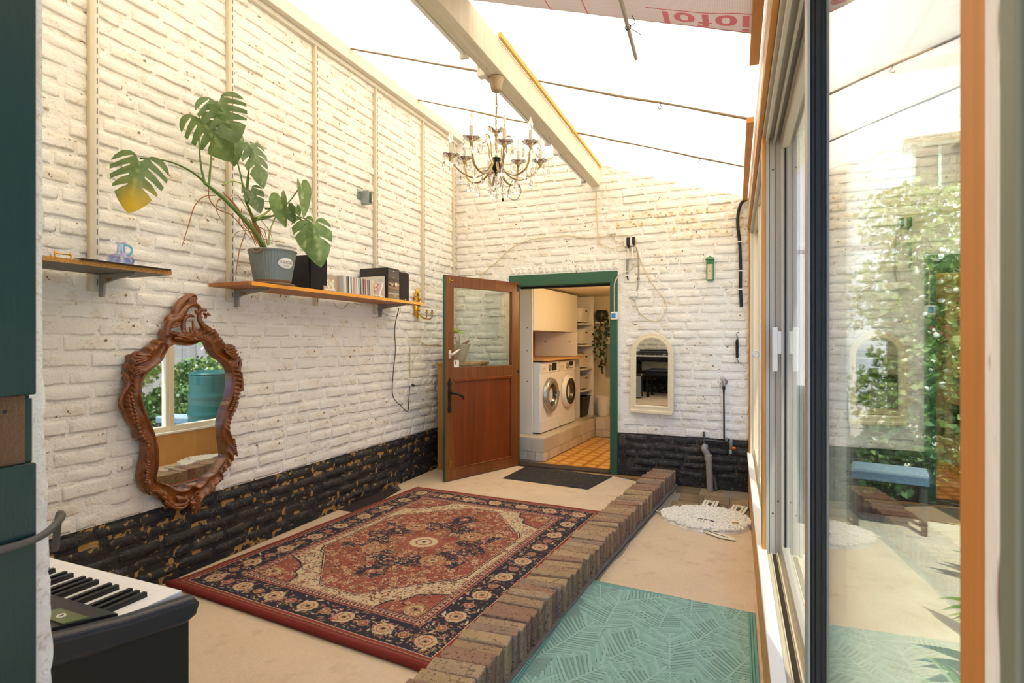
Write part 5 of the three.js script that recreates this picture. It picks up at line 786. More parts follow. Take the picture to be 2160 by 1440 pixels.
  mk('bolt', [bx(ix - 0.015, 0.14, 0.02, ix + 0.005, 0.2, 0.027, 0.002), rod([ix - 0.02, 0.175, 0.03], [ix - 0.005, 0.175, 0.03], 0.006)], M.brass, d); mk('bolt', [bx(ix - 0.01, 1.90, 0.02, ix + 0.01, 1.95, 0.025, 0.002), rod([ix - 0.035, 1.92, 0.03], [ix - 0.005, 1.92, 0.03], 0.007)], M.brass, d); mk('hinge', [bx(0.005, 1.88, 0.02, 0.03, 1.95, 0.024), bx(0.005, 1.0, 0.02, 0.03, 1.03, 0.024)], M.iron, d);
}
// small cupboard and planter behind the door
{
  const o = thing('small_cupboard', 'pale wooden cupboard standing behind the open door', 'cupboard', [-2.71, 0.007, -5.21]); const m = Mt(0xffffff, 0.55, { map: rep(T.oak, 1.5, 1), color: 0xf0dcb8 });
  mk('body', bx(-0.19, 0, -0.2, 0.205, 1.1, 0.2, 0.003), m, o); mk('top', bx(-0.2, 1.1, -0.215, 0.22, 1.125, 0.215, 0.004), m, o); mk('cupboard_door', bx(0.206, 0.06, -0.19, 0.218, 1.08, 0.19, 0.003), m, o);
  const p = thing('bowl_planter', 'grey-green bowl planter with a small pale leafed plant on the cupboard', 'planter', [-2.715, 1.1325, -5.13]);
  mk('bowl', lathe([[0, 0], [0.055, 0], [0.07, 0.02], [0.1, 0.09], [0.118, 0.17], [0.126, 0.185], [0.12, 0.19], [0.11, 0.175], [0.09, 0.1], [0, 0.05]], 36), Mt(0xbdae90, 0.6), p); mk('soil', cyl(0.105, 0.108, 0.02, 24, 0.155), Mt(0x6b4a34, 1), p);
  const lm = Mt(0xa8c43a, 0.6, { side: THREE.DoubleSide, transmission: 0.3, thickness: 0 }); [[0, 0.0, 0.32], [-0.06, 0.04, 0.34], [0.05, 0.05, 0.3], [0.0, 0.1, 0.33]].forEach(([x, z, y], k) => { mk('stalk', tube([[0.01 * k, 0.17, 0.01 * k], [x * 0.6, 0.25, z * 0.6], [x, y, z]], 0.003, 5), Mt(0x7a6a44, 0.7), p); const g = new THREE.SphereGeometry(0.06, 14, 6, 0, 6.283, 0, 0.9); mk('leaf', g, lm, p, [x, y - 0.035, z], [0.5 * Math.sin(k * 2), k, 0.4]); });
  mk('driftwood', taper([[0.02, 0.17, -0.02], [0.05, 0.2, -0.07], [0.06, 0.225, -0.12]], [0.02, 0.018, 0.012], 8, 12), Mt(0x8a5a3a, 0.8), p);
}

// ---------- things on the end wall ----------
const W = (u, v, d = 0.02) => onZ(u, v, ZB + d);
const cableCream = Mt(0xd9c79c, 0.6), cableGrey = Mt(0xa39a8a, 0.6);
{
  const o = thing('junction_box', 'small white junction box above the door frame corner', 'box', W(1293, 488, 0.0)); mk('box', bx(-0.035, -0.035, 0.003, 0.035, 0.03, 0.04, 0.006), M.plastic, o); mk('gland', cyl(0.008, 0.01, 0.02, 10, -0.055), M.plastic, o, [0.005, 0, 0.02]);
  const p = thing('switch_box', 'black and white weatherproof switch box with two conduits', 'switch', W(1330, 510, 0)); mk('housing', [bx(-0.055, -0.05, 0.003, -0.03, 0.035, 0.045, 0.004), bx(0.0, -0.045, 0.003, 0.025, 0.04, 0.045, 0.004)], M.plastic, p); mk('cover', [bx(-0.032, -0.045, 0.003, 0.003, 0.038, 0.055, 0.005), bx(0.023, -0.035, 0.003, 0.05, 0.04, 0.05, 0.005), new THREE.CylinderGeometry(0.012, 0.003, 0.03, 6).translate(-0.012, -0.058, 0.03)], M.dark, p);
  mk('conduit', [rod([-0.022, -0.06, 0.02], [-0.022, -0.16, 0.02], 0.009), rod([0.02, -0.06, 0.02], [0.02, -0.16, 0.02], 0.009)], M.plastic, p); mk('lower_conduit', rod([-0.024, -0.165, 0.02], [-0.03, -0.33, 0.02], 0.0115), M.grey, p); mk('collar', [bx(-0.045, -0.172, 0.005, 0.0, -0.16, 0.035), bx(0.005, -0.172, 0.005, 0.045, -0.16, 0.035), bx(-0.05, -0.345, 0.005, -0.012, -0.33, 0.035)], M.plastic, p); mk('tap_stub', rod([-0.028, -0.345, 0.02], [-0.02, -0.385, 0.03], 0.007), M.iron, p);
  const q = thing('junction_box', 'small white junction box at the end of the grey cable', 'box', W(1338, 621, 0)); mk('box', bx(-0.04, -0.025, 0.003, 0.04, 0.03, 0.045, 0.005), M.plastic, q); mk('gland', cyl(0.007, 0.01, 0.025, 10, -0.05), M.plastic, q, [-0.005, 0, 0.022]);
  const s = thing('smart_button', 'white rounded wall unit with a blue square front on the green frame', 'thermostat', W(1296, 666, 0.028)); mk('case', bx(-0.038, -0.04, 0, 0.038, 0.04, 0.022, 0.012), M.plastic, s); mk('blue_face', bx(-0.026, -0.024, 0.02, 0.016, 0.026, 0.025, 0.004), Mt(0x2f86c8, 0.35), s);
  solo('cable', tube([W(1343, 522), W(1346, 540), W(1347, 580), W(1346, 600), W(1342, 617)], 0.0075, 7, 30), cableGrey, 'grey cable from the switch box down to the small junction box', 'cable');
  solo('cable', tube([W(1338, 556, 0.03), W(1330, 568, 0.03), W(1318, 575, 0.03), W(1304, 583, 0.045), W(1297, 595, 0.05), W(1296, 620, 0.04), W(1296, 658, 0.035)], 0.0068, 7, 40), Mt(0xcabf9f, 0.6), 'cable curving over the green frame to the blue-faced unit', 'cable');
  solo('cable', tube([W(1340, 515), W(1350, 545), W(1365, 580), W(1385, 610), W(1402, 632), W(1407, 645), W(1400, 665), W(1385, 677), W(1370, 675), W(1352, 662), W(1342, 645), W(1338, 632)], 0.0045, 6, 80), cableCream, 'long loose cream cable looping beside the arched mirror', 'cable');
  solo('cable', tube([W(1010, 583, 0.03), W(1045, 555), W(1080, 522), W(1120, 505), W(1160, 500), W(1200, 497), W(1230, 501), W(1265, 500), W(1300, 497), W(1332, 498), W(1342, 508, 0.045)], 0.0045, 6, 90), cableCream, 'long cream cable strung over the door from the corner', 'cable');
  solo('cable', tube([W(1294, 497), W(1297, 507), W(1310, 510), W(1322, 508)], 0.004, 6, 24), cableCream, 'short cream cable between junction box and switch box', 'cable');
  solo('cable', tube([W(1262, 516), W(1280, 520), W(1292, 524), W(1308, 519), W(1322, 515)], 0.004, 6, 24), cableCream, 'short kinked cream cable left of the switch box', 'cable');
  solo('cable', tube([W(1258, 405, 0.05), W(1258, 420, 0.025), W(1260, 470, 0.02), W(1263, 515, 0.02)], 0.006, 6, 30), cableCream, 'cream cable dropping from the end of the roof beam', 'cable');
  solo('cable_clip', [new THREE.TorusGeometry(0.012, 0.004, 6, 14).translate(0, 0, 0.02), bx(-0.01, -0.01, 0.0, 0.01, 0.01, 0.02, 0.002)], Mt(0x8a7a58, 0.6), 'small round clip on the grey cable', 'clip', W(1347, 588, 0.0));
}
{ // garden thermometer
  const o = thing('garden_thermometer', 'green roofed garden thermometer hanging on the end wall', 'thermometer', W(1498, 592, 0.014)); const gm = Mt(0x2f7a3c, 0.45);
  mk('case', bx(-0.033, 0, 0, 0.033, 0.2, 0.022, 0.004), gm, o); mk('scale', bx(-0.023, 0.012, 0.0215, 0.023, 0.155, 0.0245), Mt(0xd9cda0, 0.5), o); mk('tube', [bx(-0.012, 0.02, 0.024, -0.009, 0.15, 0.026), bx(0.009, 0.02, 0.024, 0.012, 0.15, 0.026)], Mt(0xa89a70, 0.3), o); mk('button', rod([0, 0.09, 0.024], [0, 0.09, 0.028], 0.005, 10), gm, o); mk('roof', ext([[-0.042, 0.2], [0.042, 0.2], [0.03, 0.217], [0.008, 0.226], [0, 0.236], [-0.008, 0.226], [-0.03, 0.217]], 0.03, 0.002), Mt(0x6b9a6a, 0.5), o);
}
{ const o = thing('black_hose', 'short thick black hose clipped to the end wall beside the window', 'hose'); mk('hose', tube([W(1574, 420, 0.05), W(1564, 428, 0.03), W(1558, 445, 0.028), W(1556, 470, 0.028), W(1560, 510, 0.028), W(1562, 560, 0.028), W(1562, 610, 0.028), W(1564, 647, 0.03)], 0.0145, 10, 60), M.dark, o); for (const v of [510, 571, 610]) mk('clip', bx(-0.022, -0.006, -0.015, 0.022, 0.006, 0.016, 0.003), M.plastic, o, W(1561, v, 0.03)); }
{ // spring with hooks
  const o = thing('steel_spring', 'black coil spring with hooked ends hanging from a nail', 'spring', W(1555, 735, 0.02)); const pts = []; for (let k = 0; k <= 260; k++) { const t = k / 260; pts.push(V(Math.cos(t * 2 * Math.PI * 32) * 0.011, 0.085 - t * 0.17, 0.008 + Math.sin(t * 2 * Math.PI * 32) * 0.011)); } mk('coil', new THREE.TubeGeometry(new THREE.CatmullRomCurve3(pts), 520, 0.0022, 5), M.dark, o);
  mk('hook', [tube([[0, 0.085, 0.008], [0.004, 0.11, 0.008], [-0.008, 0.13, 0.008], [0.01, 0.155, 0.008], [0.014, 0.145, 0.008]], 0.0026, 6), tube([[0, -0.085, 0.008], [0.002, -0.105, 0.008], [0.012, -0.12, 0.008], [-0.004, -0.138, 0.008], [-0.02, -0.125, 0.008]], 0.0026, 6)], M.iron, o); mk('wire', tube([[0.01, 0.1, 0.012], [-0.016, 0.05, 0.012], [-0.014, 0, 0.014], [0.0, -0.1, 0.012], [0.03, -0.145, 0.01], [0.045, -0.14, 0.01], [0.06, -0.165, 0.01]], 0.0014, 5), M.iron, o);
}
{ // tap and pipework
  const o = thing('water_tap', 'chrome garden tap with a thin black hose running down the end wall', 'tap', W(1527, 805, 0)); mk('body', [rod([0.012, 0.0, 0.0], [0.012, 0.0, 0.035], 0.011, 12), lathe([[0, -0.04], [0.012, -0.04], [0.014, -0.02], [0.016, 0.0], [0.014, 0.02], [0.008, 0.028], [0, 0.028]], 16).translate(0, 0, 0.042), bx(-0.022, 0.028, 0.036, 0.018, 0.035, 0.048, 0.002)], M.steel, o); mk('connector', [cyl(0.013, 0.013, 0.03, 14, -0.07).translate(0, 0, 0.042), cyl(0.009, 0.009, 0.03, 12, -0.098).translate(0, 0, 0.042)], M.dark, o); mk('wall_flange', rod([0.012, 0.0, 0.004], [0.012, 0.0, 0.014], 0.022, 14), Mt(0x8a6a4c, 0.7), o); mk('hose', tube([[0, -0.09, 0.042], [0.001, -0.3, 0.035], [0.002, -0.5, 0.032], [0.002, -0.63, 0.035]], 0.0075, 8), M.dark, o);
  const p = thing('water_valve', 'grey water pipe with a stop valve and orange plug on the black base', 'valve', W(1530, 928, 0)); mk('pipe', [tube([[-0.19, 0.07, 0.025], [-0.19, -0.01, 0.025], [-0.185, -0.12, 0.025]], 0.011, 8), rod([-0.185, -0.005, 0.028], [0.05, -0.012, 0.03], 0.008)], Mt(0x5a554c, 0.6, { metalness: 0.3 }), p); mk('valve', [lathe([[0, -0.09], [0.011, -0.09], [0.013, -0.05], [0.017, -0.02], [0.014, 0.02], [0, 0.024]], 14).translate(0.05, 0, 0.04), bx(0.035, 0.012, 0.034, 0.07, 0.02, 0.05, 0.003), bx(0.0, 0.0, 0.02, 0.02, 0.03, 0.04, 0.003)], Mt(0x9a9384, 0.5, { metalness: 0.5 }), p); mk('orange_plug', rod([0.06, -0.062, 0.045], [0.09, -0.062, 0.045], 0.012, 12), Mt(0xe8761a, 0.45), p); mk('outlet', cyl(0.012, 0.014, 0.035, 12, -0.115).translate(0.046, 0, 0.042), Mt(0xbcb8ae, 0.5), p);
  const q = thing('drain_pipe', 'thick grey plastic drain pipe rising from the floor at the end wall', 'pipe', [-0.22, -0.055, ZB + 0.09]); mk('pipe', tube([[0.0, 0, 0], [-0.005, 0.15, 0], [-0.012, 0.28, 0], [-0.03, 0.35, -0.01], [-0.052, 0.39, -0.01], [-0.045, 0.41, -0.05]], 0.029, 16, 40), Mt(0x9c958a, 0.5), q); mk('socket', [cyl(0.034, 0.034, 0.05, 18, 0.29).translate(-0.015, 0, 0)], Mt(0xa09a8e, 0.5), q); mk('side_pipe', tube([[0.05, 0, -0.03], [0.045, 0.07, -0.035], [0.02, 0.14, -0.05]], 0.016, 10), Mt(0x57524a, 0.6), q);
}
solo('wall_nail', rod(W(1357, 712, 0.0), W(1362, 705, 0.03), 0.003), M.iron, 'bent nail beside the top of the arched mirror', 'nail');

// ---------- chandelier and lamps ----------
{
  const cx = -1.34, cz = -3.02, o = thing('chandelier', 'crystal chandelier with eight candle arms hanging from the white beam', 'chandelier', [cx, 2.41, cz]);
  const br = Mt(0xb7a06c, 0.34, { metalness: 0.6 }), sat = Mt(0xb09a7a, 0.5, { metalness: 0.4 });
  mk('canopy', lathe([[0, 0.54], [0.046, 0.538], [0.05, 0.53], [0.044, 0.525], [0.038, 0.5], [0.032, 0.465], [0.02, 0.452], [0, 0.45]], 28), sat, o);
  const lk = new THREE.TorusGeometry(0.009, 0.0019, 6, 14).scale(0.65, 1.35, 1); for (let k = 0; k < 13; k++) mk('chain_link', lk, br, o, [0, 0.445 - k * 0.0195, 0], [0, k % 2 ? Math.PI / 2 : 0, 0]);
  mk('cord', tube([[0, 0.45, 0], [0.006, 0.35, 0.003], [-0.004, 0.28, 0], [0, 0.2, 0]], 0.0022, 5), Mt(0x8a7a5c, 0.6), o);
  mk('stem', [rod([0, 0.2, 0], [0, -0.03, 0], 0.0075, 12), new THREE.SphereGeometry(0.012, 12, 8).translate(0, 0.19, 0)], br, o); mk('hub', [new THREE.SphereGeometry(0.03, 18, 12), cyl(0.018, 0.026, 0.03, 16, 0.02), new THREE.ConeGeometry(0.014, 0.04, 12).rotateX(Math.PI).translate(0, -0.045, 0)], M.iron, o);
  const dish = (r, h) => lathe([[0.006, 0], [r * 0.45, h * 0.25], [r * 0.85, h * 0.75], [r, h], [r * 1.04, h], [r * 0.9, h * 0.7], [r * 0.45, h * 0.15], [0.006, -0.003]], 28);
  mk('top_dish', dish(0.055, 0.03), M.crystal, o, [0, 0.2, 0]);
  const drop = new THREE.SphereGeometry(1, 7, 5), dp = drop.attributes.position; for (let i = 0; i < dp.count; i++) { const y = dp.getY(i), k = y > 0 ? 1 - 0.75 * y : 1; dp.setXYZ(i, dp.getX(i) * k, y, dp.getZ(i) * k * 0.55); } const dropG = drop.toNonIndexed(); dropG.computeVertexNormals();
  const bead = new THREE.OctahedronGeometry(0.0055, 0).scale(1, 1.2, 1); const clear = M.crystal;
  const hang = (x, y, z, n, s, r = R) => { for (let k = 0; k < n; k++) mk('crystal_bead', bead, clear, o, [x, y - 0.006 - k * 0.014, z]); const d = mk('crystal_drop', dropG, clear, o, [x, y - 0.014 * n - s * 1.05, z], [0, x * 40 + z * 25, 0]); d.scale.set(s * 0.55, s, s * 0.55); };
  const rl = rng(15);
  for (let k = 0; k < 8; k++) {
    const t = k / 8 * Math.PI * 2 + 0.2, c = Math.cos(t), s = Math.sin(t), low = k % 2, R1 = low ? 0.275 : 0.245, y1 = low ? 0.03 : 0.075, P = (r, y, off = 0) => V(c * r - s * off, y, s * r + c * off);
    for (const off of [-0.004, 0.004]) mk('arm', tube([P(0.03, 0.015, off), P(0.07, -0.045, off), P(0.14, -0.075, off), P(0.215, -0.045, off), P(R1, y1 - 0.015, off)], 0.0036, 7, 34), br, o);
    if (!low) mk('upper_scroll', [tube([P(0.02, 0.01), P(0.05, 0.06), P(0.055, 0.12), P(0.08, 0.165), P(0.105, 0.16)], 0.0036, 6, 26)], br, o);
    mk('cup', lathe([[0, -0.02], [0.006, -0.018], [0.012, -0.004], [0.014, 0], [0.01, 0.004], [0, 0.004]], 14), br, o, P(R1, y1)); mk('drip_dish', dish(0.05, 0.02), M.crystal, o, P(R1, y1 + 0.004));
    mk('candle_sleeve', cyl(0.0115, 0.0115, 0.085, 16, 0.004), Mt(0xddd6c4, 0.5), o, P(R1, y1)); mk('bulb', lathe([[0.006, 0], [0.007, 0.008], [0.0135, 0.025], [0.0145, 0.038], [0.011, 0.055], [0.005, 0.072], [0.0015, 0.08], [0, 0.081]], 18), M.crystal, o, P(R1, y1 + 0.089)); mk('filament', tube([P(R1 - 0.004, y1 + 0.092), P(R1 - 0.003, y1 + 0.12), P(R1, y1 + 0.128), P(R1 + 0.003, y1 + 0.12), P(R1 + 0.004, y1 + 0.092)], 0.0006, 4), br, o);
    for (let q = 0; q < 6; q++) { const a = q / 6 * 6.283 + k, x = c * R1 + Math.cos(a) * 0.049, z = s * R1 + Math.sin(a) * 0.049; hang(x, y1 + 0.018, z, 2 + (q % 2), rr(0.018, 0.03, rl)); }
    hang(c * 0.14, -0.08, s * 0.14, 1, 0.034); hang(c * 0.215, -0.05, s * 0.215, 1, 0.03); if (!low) hang(c * 0.105, 0.155, s * 0.105, 1, 0.022);
    for (let q = 0; q < 7; q++) { const w = q / 6; mk('crystal_bead', bead, clear, o, [c * lerp(0.05, 0.105, w), lerp(0.2, 0.155, w) - 0.03 * Math.sin(w * Math.PI), s * lerp(0.05, 0.105, w)]); }
  }
  for (let k = 0; k < 6; k++) { const t = k / 6 * 6.283; hang(Math.cos(t) * 0.05, -0.04, Math.sin(t) * 0.05, 5, 0.024); } hang(0, -0.06, 0, 8, 0.02);
  mk('loose_wire', tube([[0.12, -0.09, 0.02], [0.09, -0.16, 0.02], [0.1, -0.21, 0.02], [0.14, -0.22, 0.02], [0.17, -0.17, 0.02], [0.15, -0.13, 0.02]], 0.0016, 5), M.iron, o); mk('pull_cord', [tube([[0.045, -0.08, 0.02], [0.05, -0.15, 0.02], [0.052, -0.2, 0.02]], 0.0014, 5), new THREE.SphereGeometry(0.008, 10, 8).scale(1, 1.4, 1).translate(0.052, -0.212, 0.02)], M.iron, o);
}
function tubeLight(z0, z1, label, open) {
  const o = thing('fluorescent_lamp', label, 'lamp', [-1.43, 2.965, z0], 0, 'tube lamps beside the roof beam'); const L = z1 - z0;
  mk('housing', bx(0.0, 0.02, 0, 0.042, 0.06, L, 0.004), M.whitePaint, o); mk('tube', rod([0.02, 0.0, 0.04 * Math.sign(L)], [0.02, 0.0, L - 0.04 * Math.sign(L)], 0.012, 14), Mt(0xf4f0e6, 0.25), o);
  mk('end_cap', bx(-0.005, -0.025, 0, 0.045, 0.065, 0.05 * Math.sign(L), 0.004), M.whitePaint, o); mk('end_cap', bx(-0.005, -0.025, L - 0.03 * Math.sign(L), 0.045, 0.065, L, 0.004), open ? M.steel : M.whitePaint, o);
  if (open) mk('reflector', bx(-0.003, 0.016, 0.05 * Math.sign(L), 0.043, 0.021, L, 0.001), Mt(0x5d5a54, 0.25, { metalness: 0.9 }), o);
}
tubeLight(-4.42, -5.36, 'unlit tube lamp with metal reflector at the far end of the beam', true);
tubeLight(-2.95, -4.22, 'slim white tube lamp alongside the middle of the beam', false);
tubeLight(-1.5, -2.75, 'slim white tube lamp alongside the near part of the beam', false);
for (const [z, lab] of [[-2.88, 'small steel hook under the beam near the chandelier cap'], [-3.7, 'small steel hook under the beam beyond the chandelier'], [-4.05, 'small steel hook under the beam before the far lamp']]) solo('ceiling_hook', tube([[-1.34, 2.95, z], [-1.34, 2.93, z], [-1.325, 2.91, z], [-1.345, 2.9, z], [-1.355, 2.915, z]], 0.002, 5), M.steel, lab, 'hook', undefined, undefined, 'hooks under the beam');
for (const [x, z, lab] of [[-0.26, -4.57, 'small hook under the second roof batten from the end wall'], [-0.44, -3.56, 'small hook under the middle roof batten']]) solo('ceiling_hook', tube([[x, roofY(x) - 0.01, z], [x, roofY(x) - 0.03, z], [x + 0.012, roofY(x) - 0.045, z], [x - 0.006, roofY(x) - 0.055, z], [x - 0.014, roofY(x) - 0.04, z]], 0.0022, 5), M.iron, lab, 'hook');
{ const a = V(-0.447, 2.79, -2.30), b = V(-0.467, 2.79, -2.81), o = thing('hanging_pole', 'thin grey pole tied under the roof foil with wire', 'pole'); mk('pole', rod(a.clone().lerp(b, -0.6), b, 0.009, 10), Mt(0xa9a294, 0.5, { metalness: 0.3 }), o); const k = a.clone().lerp(b, 0.42); mk('wire_tie', [new THREE.TorusGeometry(0.013, 0.002, 6, 14).translate(k.x, k.y, k.z), tube([k, V(k.x + 0.03, k.y + 0.02, k.z - 0.01), V(k.x + 0.02, roofY(k.x) - 0.05, k.z + 0.01)], 0.0015, 5), tube([k, V(k.x + 0.03, k.y - 0.01, k.z - 0.03), V(k.x + 0.05, k.y - 0.01, k.z - 0.07)], 0.0015, 5)], M.iron, o); }

// ---------- laundry room, turned a little against the conservatory ----------
const LA = -0.078, L0 = V(-1.985, 0, -5.79);
const lp = (x, y, z) => V(x, y, z).applyAxisAngle(V(0, 1, 0), LA).add(L0);
const lt = (name, label, cat, p, group, kind) => thing(name, label, cat, lp(...p), LA, group, kind);
{
  const w = lt('wall_laundry', 'plain cream walls and panelled ceiling of the laundry', 'wall', [0, 0, 0], undefined, 'structure'); const m = Mt(0xd9c9a8, 0.85, { bumpMap: rep(T.plaster, 2), bumpScale: 0.003 });
  mk('left_wall', bx(-0.85, -0.1, -2.6, -0.78, 2.15, 0.1), m, w); mk('far_wall', bx(-0.85, -0.1, -2.42, 1.25, 2.15, -2.34), m, w); mk('right_wall', bx(1.15, -0.1, -2.4, 1.22, 2.15, -0.04), m, w);
  for (let k = 0; k < 5; k++) mk('ceiling_board', bx(-0.84, 2.03, -2.4 + k * 0.47, 1.15, 2.06, -1.935 + k * 0.47, 0.004), Mt(0xe6d8bc, 0.7), w); mk('ceiling_slab', bx(-0.85, 2.06, -2.42, 1.18, 2.15, -0.04), m, w);
  const f = lt('floor_laundry', 'yellow and brown glazed floor tiles of the laundry', 'floor', [0, 0, 0], undefined, 'structure'); mk('grout', bx(-0.05, -0.2, -2.4, 1.2, -0.004, 0.25), Mt(0x9a7038, 0.9), f);
  const glaze = [0, 1, 2, 3].map((k) => Mt(0xffffff, 0.16, { map: dtex(128, 128, (u, v) => { const e = Math.min(u, v, 1 - u, 1 - v), a = fbm(u, v, 4, 500 + k * 9, 4); return mix3(mix3([176, 106, 22], [214, 144, 40], a), [236, 184, 84], sstep(0.0, 0.3, e + 0.2 * (a - 0.5))); }) }));
  const tg = new RoundedBoxGeometry(0.146, 0.01, 0.146, 1, 0.002); { const p = tg.attributes.position, uv = tg.attributes.uv; for (let i = 0; i < p.count; i++) uv.setXY(i, p.getX(i) / 0.146 + 0.5, p.getZ(i) / 0.146 + 0.5); } const r = rng(70);
  for (let j = 0; j < 13; j++) for (let i = 0; i < 8; i++) mk('floor_tile', tg, glaze[Math.floor(r() * 4)], f, [0.078 + i * 0.15, -0.004, 0.09 - j * 0.15], [0, Math.floor(r() * 4) * Math.PI / 2, 0]);
}
{ // tiled plinth
  const o = lt('tiled_plinth', 'low tiled plinth carrying the washing machines', 'plinth', [0, 0, 0], undefined, 'structure'); const gm = Mt(0xa89c88, 0.9), tm = [0xd0c6b2, 0xc8bda8, 0xd6cdbb, 0xc3b8a2].map((c) => Mt(c, 0.3));
  mk('core', [bx(-0.78, -0.05, -2.34, -0.006, 0.252, -0.006), bx(-0.1, -0.05, -2.34, 1.15, 0.252, -1.846)], gm, o); mk('top', [bx(-0.78, 0.252, -2.34, -0.003, 0.26, -0.003, 0.002), bx(-0.1, 0.252, -2.34, 1.15, 0.26, -1.84, 0.002)], Mt(0xc9bea8, 0.35), o);
  const r = rng(81), big = (w, h) => bx(-w / 2 + 0.0015, -h / 2 + 0.0015, -0.004, w / 2 - 0.0015, h / 2 - 0.0015, 0.004, 0.0015), A = big(0.15, 0.15), B = big(0.1, 0.1);
  for (let k = 0; k < 12; k++) { mk('wall_tile', A, tm[Math.floor(r() * 4)], o, [-0.003, 0.18, -0.077 - k * 0.15], [0, Math.PI / 2, 0]); } for (let k = 0; k < 18; k++) mk('wall_tile', B, tm[Math.floor(r() * 4)], o, [-0.003, 0.053, -0.053 - k * 0.1], [0, Math.PI / 2, 0]);
  for (let k = 0; k < 4; k++) mk('wall_tile', A, tm[Math.floor(r() * 4)], o, [-0.079 - k * 0.15, 0.18, -0.003]); for (let k = 0; k < 6; k++) mk('wall_tile', B, tm[Math.floor(r() * 4)], o, [-0.053 - k * 0.1, 0.053, -0.003]);
  for (let k = 0; k < 5; k++) mk('wall_tile', A, tm[Math.floor(r() * 4)], o, [0.079 + k * 0.15, 0.18, -1.843]); for (let k = 0; k < 7; k++) mk('wall_tile', B, tm[Math.floor(r() * 4)], o, [0.055 + k * 0.1, 0.053, -1.843]);
}
const appl = Mt(0xeae7e0, 0.3), PT = 0.26;
function machine(z, name, label, dryer) { // front faces the local +x
  const o = lt(name, label, 'appliance', [-0.15, PT, z]); const h = 0.845, w = 0.575;
  mk('body', bx(-0.58, 0.012, -w, 0, h, 0, 0.012), appl, o); mk('plinth_panel', bx(-0.002, 0.014, -w + 0.003, 0.004, 0.155, -0.003, 0.003), appl, o); mk('foot', [cyl(0.02, 0.02, 0.014, 10).translate(-0.05, 0, -0.05), cyl(0.02, 0.02, 0.014, 10).translate(-0.05, 0, -w + 0.05)], M.dark, o);
  const p = mk('control_panel', bx(-0.004, 0.715, -w + 0.003, 0.007, 0.838, -0.003, 0.004), appl, o); mk('drawer', bx(0.006, 0.735, -0.16, 0.011, 0.80, -0.03, 0.004), Mt(0xd9d6ce, 0.35), p); mk('drawer_text', bx(0.0105, 0.765, -0.13, 0.0118, 0.772, -0.07), M.grey, p); mk('dial', rod([0.006, 0.775, -0.27], [0.03, 0.775, -0.27], 0.03, 24), M.steel, p); mk('dial_ring', new THREE.TorusGeometry(0.036, 0.004, 8, 28).rotateY(Math.PI / 2).translate(0.009, 0.775, -0.27), M.grey, p); mk('display', bx(0.006, dryer ? 0.77 : 0.735, -0.49, 0.010, 0.825, -0.35, 0.003), M.black, p); const bt = []; for (let k = 0; k < 4; k++) bt.push(bx(0.006, 0.735, -0.37 - k * 0.04, 0.0105, 0.75, -0.345 - k * 0.04, 0.002)); if (dryer) mk('button', bt, M.grey, p);
  const d = mk('door', lathe([[0.125, 0], [0.13, 0.035], [0.15, 0.048], [0.18, 0.05], [0.2, 0.04], [0.212, 0.015], [0.214, 0]], 56), dryer ? appl : Mt(0xb2b0aa, 0.25, { metalness: 0.6 }), o, [0.004, 0.44, -w / 2], [0, 0, -Math.PI / 2]);
  if (dryer) mk('dark_ring', lathe([[0.122, 0.036], [0.128, 0.05], [0.165, 0.0535], [0.172, 0.05]], 56), Mt(0x1b1a19, 0.25), d);
  const gl = lathe([[0, -0.05], [0.06, -0.045], [0.1, -0.02], [0.126, 0.035], [0.122, 0.04], [0.096, -0.012], [0.058, -0.036], [0, -0.04]], 40); mk('porthole', gl, Mt(0x3a3d3c, 0.05, { clearcoat: 1 }), d); mk('drum_fin', [bx(-0.03, -0.012, -0.03, 0.03, 0.0, 0.03, 0.006), bx(-0.1, -0.02, -0.012, 0.09, -0.012, 0.012, 0.004)], Mt(0xc8ccca, 0.3), d); if (!dryer) mk('door_handle', bx(-0.03, 0.02, -0.205, 0.03, 0.05, -0.185, 0.005), M.grey, d);
  return o;
}
machine(-0.235, 'washing_machine', 'white washing machine with a silver porthole ring on the plinth', false);
machine(-0.825, 'tumble_dryer', 'white tumble dryer with a black-ringed porthole beside the washing machine', true);
